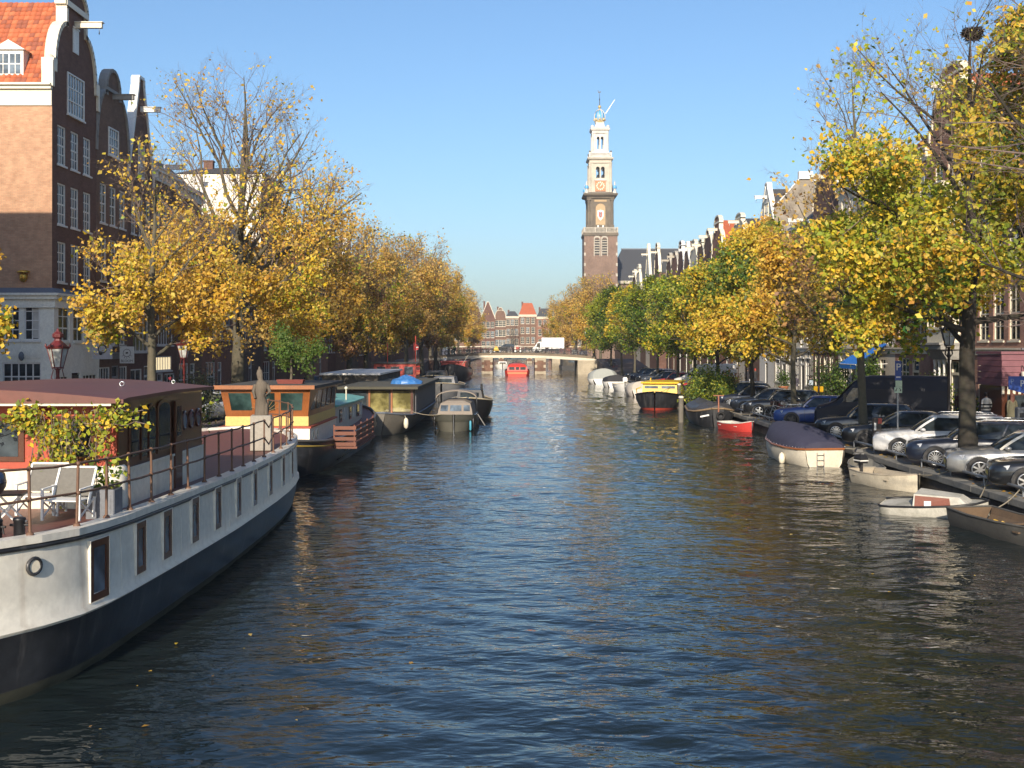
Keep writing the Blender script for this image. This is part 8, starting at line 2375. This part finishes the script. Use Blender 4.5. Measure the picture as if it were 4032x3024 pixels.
m = MB()
for sx in (-1.0, -.35, .35, 1.0): m.lathe([(.12, 0), (.10, .2), (.09, 2.9), (.13, 3.18)], 8, (sx, -.55, 0))
m.build('column', WHITE, t)
# stone stoops with railings
for y0 in (57.0, 67.0, 79.0):
    t = thing('front_stoop', {57.0: 'stone stoop with iron railing behind the walkers', 67.0: 'stone stoop below the pink brick house', 79.0: 'stone stoop below the pale plastered house'}[y0], 'stoop', (FR, y0, QZ + .12), -math.pi / 2, 'front stoops on the right bank')
    for k in range(4):
        m = MB(); m.box(-1.6 + k * .32, 1.2, -1.25, -.005, k * .19, k * .19 + .185); m.build('step', GREYSTONE, t)
    m = MB()
    for sx in (-.3, .4, 1.15): m.tube([(sx, -1.2, .74), (sx, -1.2, 1.65)], .018, 5)
    m.tube([(-.3, -1.2, 1.62), (1.15, -1.2, 1.62)], .02, 5); m.build('railing', DARKMETAL, t)

# ------------------------------------------------------------------ shrubs and pots
def shrub(label, x, y, z, rx, ry, rz_, n, pal, size, seed, name='shrub', lump=18):
    t = thing(name, label, 'shrub', (x, y, z), 0)
    r = np.random.RandomState(seed)
    c = r.normal(0, 1, (lump, 3)); c /= np.linalg.norm(c, axis=1)[:, None]; c = c * np.array([rx, ry, rz_ * .9]) * r.uniform(.45, .85, (lump, 1)) + np.array([0, 0, rz_])
    q = c[r.randint(0, lump, n)] + r.normal(0, 1, (n, 3)) * np.array([rx, ry, rz_]) * .24
    q[:, 2] = np.abs(q[:, 2])
    m = MB()
    for k in range(lump): m.tube([(r.normal(0, .08), r.normal(0, .08), 0), tuple(c[k] * np.array([.5, .5, .5])), tuple(c[k])], [.02, .014, .006], 4)
    m.build('stems', TWIG, t)
    scatter_leaves('foliage', t, q, pal, size, seed + 1)
    return t
OLIVE = [(.08, .095, .05), (.11, .12, .07), (.06, .075, .04), (.14, .14, .08)]
shrub('grey green olive shrub behind the houseboat cabin', -14.6, 50.6, QZ, 1.35, 1.0, 1.35, 4600, OLIVE, .085, 40)
shrub('low light green bush beside the olive shrub', -15.2, 46.6, QZ, .8, .7, .85, 1600, GREEN + LIME[:1], .09, 42)
shrub('big yellow green bush hanging over the right quay wall', 12.9, 74.6, .25, 1.5, 2.3, 1.45, 9500, LIME + GREEN + [(.16, .18, .03)], .12, 44, lump=30)
shrub('reddish bush growing behind the big quayside bush', 15.3, 80.0, QZ, .9, .9, 1.3, 1800, BROWN + OCHRE[:1] + GREEN[:1], .12, 46)
shrub('tall dark evergreen shrub by the front doors', 21.6, 68.6, QZ, .8, .8, 1.7, 3000, DGREEN + GREEN, .13, 48)
shrub('tall evergreen bush left of the blue awning', 21.4, 75.5, QZ, 1.2, 1.0, 1.6, 3200, DGREEN + GREEN, .13, 50)
shrub('leafy climbing shrub around the stoop railing', 22.4, 59.4, QZ, .8, .9, 1.3, 2600, GREEN + LIME, .11, 52)
shrub('flowering shrub in front of the bay window door', 22.3, 55.0, QZ, .7, .7, 1.0, 1600, GREEN + LIME + GOLD[:1], .10, 54)
for i, (xx, yy_, lb) in enumerate(((21.6, 90.0, 'round clipped evergreen in a terracotta pot near the two walkers'), (22.2, 64.0, 'potted evergreen by the door of the pink brick house'))):
    t = thing('potted_shrub', lb, 'potted shrub', (xx, yy_, QZ + .12), 0)
    m = MB(); m.lathe([(.28, 0), (.38, .5), (.42, .52), (.42, .6)], 12); m.build('pot', paint('terracotta', (.42, .16, .08), .8, .3), t)
    q = [tuple(v) for v in r9.normal(0, 1, (900, 3)) * np.array([.28, .28, .32]) + np.array([0, 0, 1.2])]; scatter_leaves('foliage', t, q, DGREEN + GREEN, .1, 60 + i)

# ------------------------------------------------------------------ people
SKIN = (.42, .25, .17)
def person(label, x, y, rz, h, coat, legs, hair, stride=.16, skirt=False, hat=None, long_hair=False, bag=None, stripes=None, z=QZ + .124):
    """one continuous skinned body; clothes come from heights on the body"""
    t = thing('person', label, 'person', (x, y, z), rz, 'people walking on the quays')
    V, E, Rd = [], [], []
    def v(p, r, parent=None):
        V.append(p); Rd.append(r)
        if parent is not None: E.append((parent, len(V) - 1))
        return len(V) - 1
    pel = v((0, 0, .93), (.155, .11)); wa = v((0, 0, 1.10), (.145, .10), pel); ch = v((0, .01, 1.32), (.175, .115), wa); sh = v((0, .0, 1.44), (.12, .085), ch); nk = v((0, -.01, 1.52), (.055, .055), sh)
    hd = v((0, -.02, 1.60), (.075, .085), nk); h2 = v((0, -.025, 1.68), (.082, .098), hd); v((0, -.02, 1.75), (.05, .06), h2)
    for s_ in (-1, 1):
        hp = v((s_ * .095, 0, .86), (.095, .095), pel); kn = v((s_ * .10, -s_ * stride * .55, .50), (.062, .062), hp); an = v((s_ * .10, -s_ * stride * .75 + .05, .10), (.042, .045), kn); v((s_ * .11, -s_ * stride * .75 - .12, .04), (.040, .032), an)
        so = v((s_ * .185, 0, 1.41), (.068, .065), sh); el = v((s_ * .25, s_ * stride * .35 + .03, 1.14), (.048, .048), so); wr = v((s_ * .235, s_ * stride * .6 - .06, .92), (.034, .034), el); pa = v((s_ * .23, s_ * stride * .6 - .085, .85), (.036, .022), wr)
        for k, (dx, dy, dz) in enumerate(((.022, -.012, -.075), (.008, -.006, -.085), (-.008, -.002, -.08), (-.022, .002, -.065))): v((s_ * .23 + dx, s_ * stride * .6 - .085 + dy, .85 + dz), (.0095, .0095), pa)
        v((s_ * .20, s_ * stride * .6 - .13, .86), (.011, .011), pa)
    me = bpy.data.meshes.new('body'); me.from_pydata([tuple(q) for q in V], E, []); me.update()
    o = link('body', me, t)
    o.modifiers.new('skin', 'SKIN').use_smooth_shade = True
    for i, sv in enumerate(me.skin_vertices[0].data): sv.radius = Rd[i]; sv.use_root = (i == 0)
    sub = o.modifiers.new('sub', 'SUBSURF'); sub.levels = sub.render_levels = 2
    mt, n, b = _new('clothes_%d' % len(MATS)); MATS[mt.name] = mt
    tc = n.nodes.new('ShaderNodeTexCoord'); sp = n.nodes.new('ShaderNodeSeparateXYZ'); n.links.new(tc.outputs['Object'], sp.inputs[0])
    mr = n.nodes.new('ShaderNodeMath'); mr.operation = 'DIVIDE'; n.links.new(sp.outputs[2], mr.inputs[0]); mr.inputs[1].default_value = 2.0
    stops = [(0.0, (.03, .025, .02)), (.055, legs), (.42, legs), (.43, coat), (.755, coat), (.765, SKIN), (.9, SKIN)]
    if stripes:
        stops = [(0.0, (.03, .025, .02)), (.055, legs), (.40, legs), (.41, stripes), (.45, stripes), (.455, coat), (.49, coat), (.495, stripes), (.53, stripes), (.535, coat), (.57, coat), (.575, stripes), (.605, stripes), (.61, coat), (.755, coat), (.765, SKIN)]
    rp = n.nodes.new('ShaderNodeValToRGB'); rp.color_ramp.interpolation = 'CONSTANT'
    el_ = rp.color_ramp.elements
    while len(el_) < len(stops): el_.new(.5)
    for e_, (p_, c_) in zip(el_, stops): e_.position = p_; e_.color = c_ + (1,)
    n.links.new(mr.outputs[0], rp.inputs[0]); n.links.new(rp.outputs[0], b.inputs['Base Color']); b.inputs['Roughness'].default_value = .85
    me.materials.append(mt)
    hm = paint('hair_%s' % '_'.join('%d' % (c * 1000) for c in hair), hair, .6, .2, 8)
    m = MB(); m.loft([[(.098 * f * math.cos(a), -.012 + .112 * f * math.sin(a) + (.02 if f < 1 else 0), zz) for a in [2 * math.pi * k / 12 for k in range(12)]] for f, zz in ((.75, 1.585), (.98, 1.64), (1.02, 1.71), (.85, 1.77), (.45, 1.805), (.1, 1.815))], True, True, 0, True)
    if long_hair: m.loft([[(.10 * f * math.cos(a), .06 + .05 * math.sin(a), zz) for a in [2 * math.pi * k / 10 for k in range(10)]] for f, zz in ((1.0, 1.70), (1.15, 1.55), (1.2, 1.40), (.8, 1.25))], True, True, 0, True)
    hm_ = m.build('hair' if not hat else 'hat', hm if not hat else paint('knit_hat', hat, .9, .2), t)
    # face hint: nose, eyes
    m = MB(); m.ball((0, -.118, 1.645), .016, 6, 0, 1.3); m.build('nose', flat('skin', SKIN, .6), t)
    if skirt:
        m = MB(); m.loft([[(f * math.cos(a), f * .75 * math.sin(a), zz) for a in [2 * math.pi * k / 12 for k in range(12)]] for f, zz in ((.20, 1.30), (.20, 1.05), (.25, .8), (.29, .55))], True, True, 0, True); m.build('coat', paint('coat_%d' % len(MATS), coat, .9, .2), t)
    if bag:
        m = MB(); m.bbox(-.15, .15, .10, .24, 1.02, 1.42, .04); m.build('backpack', paint('bag_%d' % len(MATS), bag, .8, .2), t)
    t.scale = (h / 1.81,) * 3
    return t
person('walker in a black and white striped jumper seen from behind', 21.5, 51.0, math.pi, 1.72, (.55, .52, .46), (.02, .02, .025), (.03, .018, .014), stripes=(.015, .015, .018))
person('walker with long red brown hair and olive coat beside the striped jumper', 22.4, 50.4, math.pi, 1.68, (.13, .12, .075), (.03, .03, .035), (.12, .04, .025), long_hair=True, skirt=True)
person('walker in a dark brown coat right of the olive coat', 22.85, 49.6, math.pi, 1.66, (.06, .03, .022), (.025, .025, .03), (.06, .02, .015), long_hair=True)
person('walker in a black jacket at the right edge of the group', 23.2, 48.7, math.pi, 1.68, (.02, .019, .02), (.02, .02, .02), (.02, .012, .01), long_hair=True)
person('walker in a dark coat with pale knitted hat and shoulder bag', 21.2, 55.6, math.pi + .2, 1.74, (.02, .025, .035), (.02, .02, .025), (.2, .15, .1), hat=(.45, .38, .30), bag=(.012, .012, .014))
person('walker in a maroon coat half hidden by the big tree trunk', 21.7, 54.6, math.pi, 1.7, (.06, .025, .025), (.02, .02, .025), (.03, .015, .01))
person('walker in a dark jacket beside one with a red collar', 21.6, 104.0, math.pi, 1.80, (.02, .02, .028), (.02, .02, .03), (.03, .02, .015))
person('walker with red hair and black jacket by the golden tree', 22.5, 104.8, math.pi, 1.74, (.02, .022, .026), (.02, .02, .03), (.35, .04, .03))
person('walker in a purple grey hooded jacket and light trousers', 20.4, 81.5, math.pi, 1.82, (.10, .09, .12), (.28, .26, .24), (.03, .02, .018))
person('walker with a pale backpack between two others', 21.4, 81.0, math.pi, 1.72, (.03, .032, .028), (.05, .05, .05), (.03, .02, .018), bag=(.35, .42, .5))
person('walker in a dark green jacket with brown hair', 22.2, 80.4, math.pi, 1.70, (.016, .03, .024), (.03, .03, .04), (.07, .03, .02))
person('worker in a bright yellow green safety vest at the left end of the far bridge', -10.0, 183.5, 0, 1.8, (.35, .80, .10), (.02, .02, .03), (.03, .02, .02), z=3.1)

# ------------------------------------------------------------------ bicycles on the quays, scooter
for i, (x, y, a, c) in enumerate(((13.9, 58.8, 2.5, 3), (14.3, 59.3, 2.4, 2), (14.9, 59.8, 2.3, 0), (15.4, 60.2, 2.5, 1))):
    make_bike(['pale bicycle, leftmost of those leaning by the street tree', 'red saddled bicycle second by the street tree', 'black bicycle third by the street tree', 'green bicycle fourth by the street tree'][i], BIKEC[c], (x, y, QZ), a, 'bicycles by the parked cars', i == 1)
t = thing('bicycle_rack', 'white painted tube bicycle rack by the street tree', 'bicycle rack', (14.8, 57.4, QZ), 0)
m = MB(); m.tube([(-.9, 0, 0), (-.9, 0, .85), (-.82, 0, .92), (.9, 0, .92), (.98, 0, .85), (.98, 0, 0)], .03, 7); m.build('tube', WHITE, t)
LB = 'bicycles parked on the left quay'
for i in range(16):
    make_bike('bicycle in the dark row under the left elms near the far bridge', RNG.choice(BIKEC), (-14.2 - RNG.random() * .8, 116 + i * 2.7, QZ), math.pi / 2 + RNG.uniform(-.6, .6), LB)
for i in range(6):
    make_bike('bicycle on the quay ramp right of the far bridge', RNG.choice(BIKEC), (13.9 + RNG.random(), 164 + i * 2.2, QZ + .3 + i * .2), RNG.uniform(0, 3), 'bicycles on the right ramp')
t = thing('scooter', 'bright yellow scooter parked in front of the evergreen shrub', 'scooter', (19.4, 73.0, QZ), .5)
YS = paint('scooter_yellow', (.72, .42, .02), .35, .15)
m = MB(); m.loft(rings_at([(.35, .35, 0, .30, .16), (.55, .4, 0, .32, .17), (.75, .4, 0, .26, .14), (.82, .35, 0, .2, .1)]), True, True, 0, True); m.box(-.35, .3, -.14, .14, .30, .36); m.loft(rings_at([(.36, -.42, 0, .07, .17), (.7, -.46, 0, .06, .18), (1.0, -.38, 0, .07, .10)]), True, True, 0, True); m.build('body', YS, t)
m = MB(); m.bbox(.3, .8, -.22, .22, .92, 1.3, .04); m.build('top_box', YS, t)
m = MB(); m.tube([(-.3, -.32, 1.05), (-.36, 0, 1.02), (-.3, .32, 1.05)], .02, 6); m.build('handlebar', BLACK, t)
m = MB(); m.bbox(.1, .6, -.13, .13, .82, .9, .02); m.build('seat', BLACK, t)
wheel_set(t, (-.58, .55), .0001, .24, .12)
# ------------------------------------------------------------------ autumn haze over the canal
hz = bpy.data.materials.new('haze'); hz.use_nodes = True
n = hz.node_tree; n.nodes.clear()
o = n.nodes.new('ShaderNodeOutputMaterial'); v = n.nodes.new('ShaderNodeVolumePrincipled')
v.inputs['Color'].default_value = (.86, .92, 1.0, 1); v.inputs['Density'].default_value = .00025; v.inputs['Anisotropy'].default_value = .2
n.links.new(v.outputs[0], o.inputs['Volume'])
m = MB(); m.box(-402, 402, -62, 1602, -2.6, 88.0)
tag(m.build('haze', hz), kind='stuff')
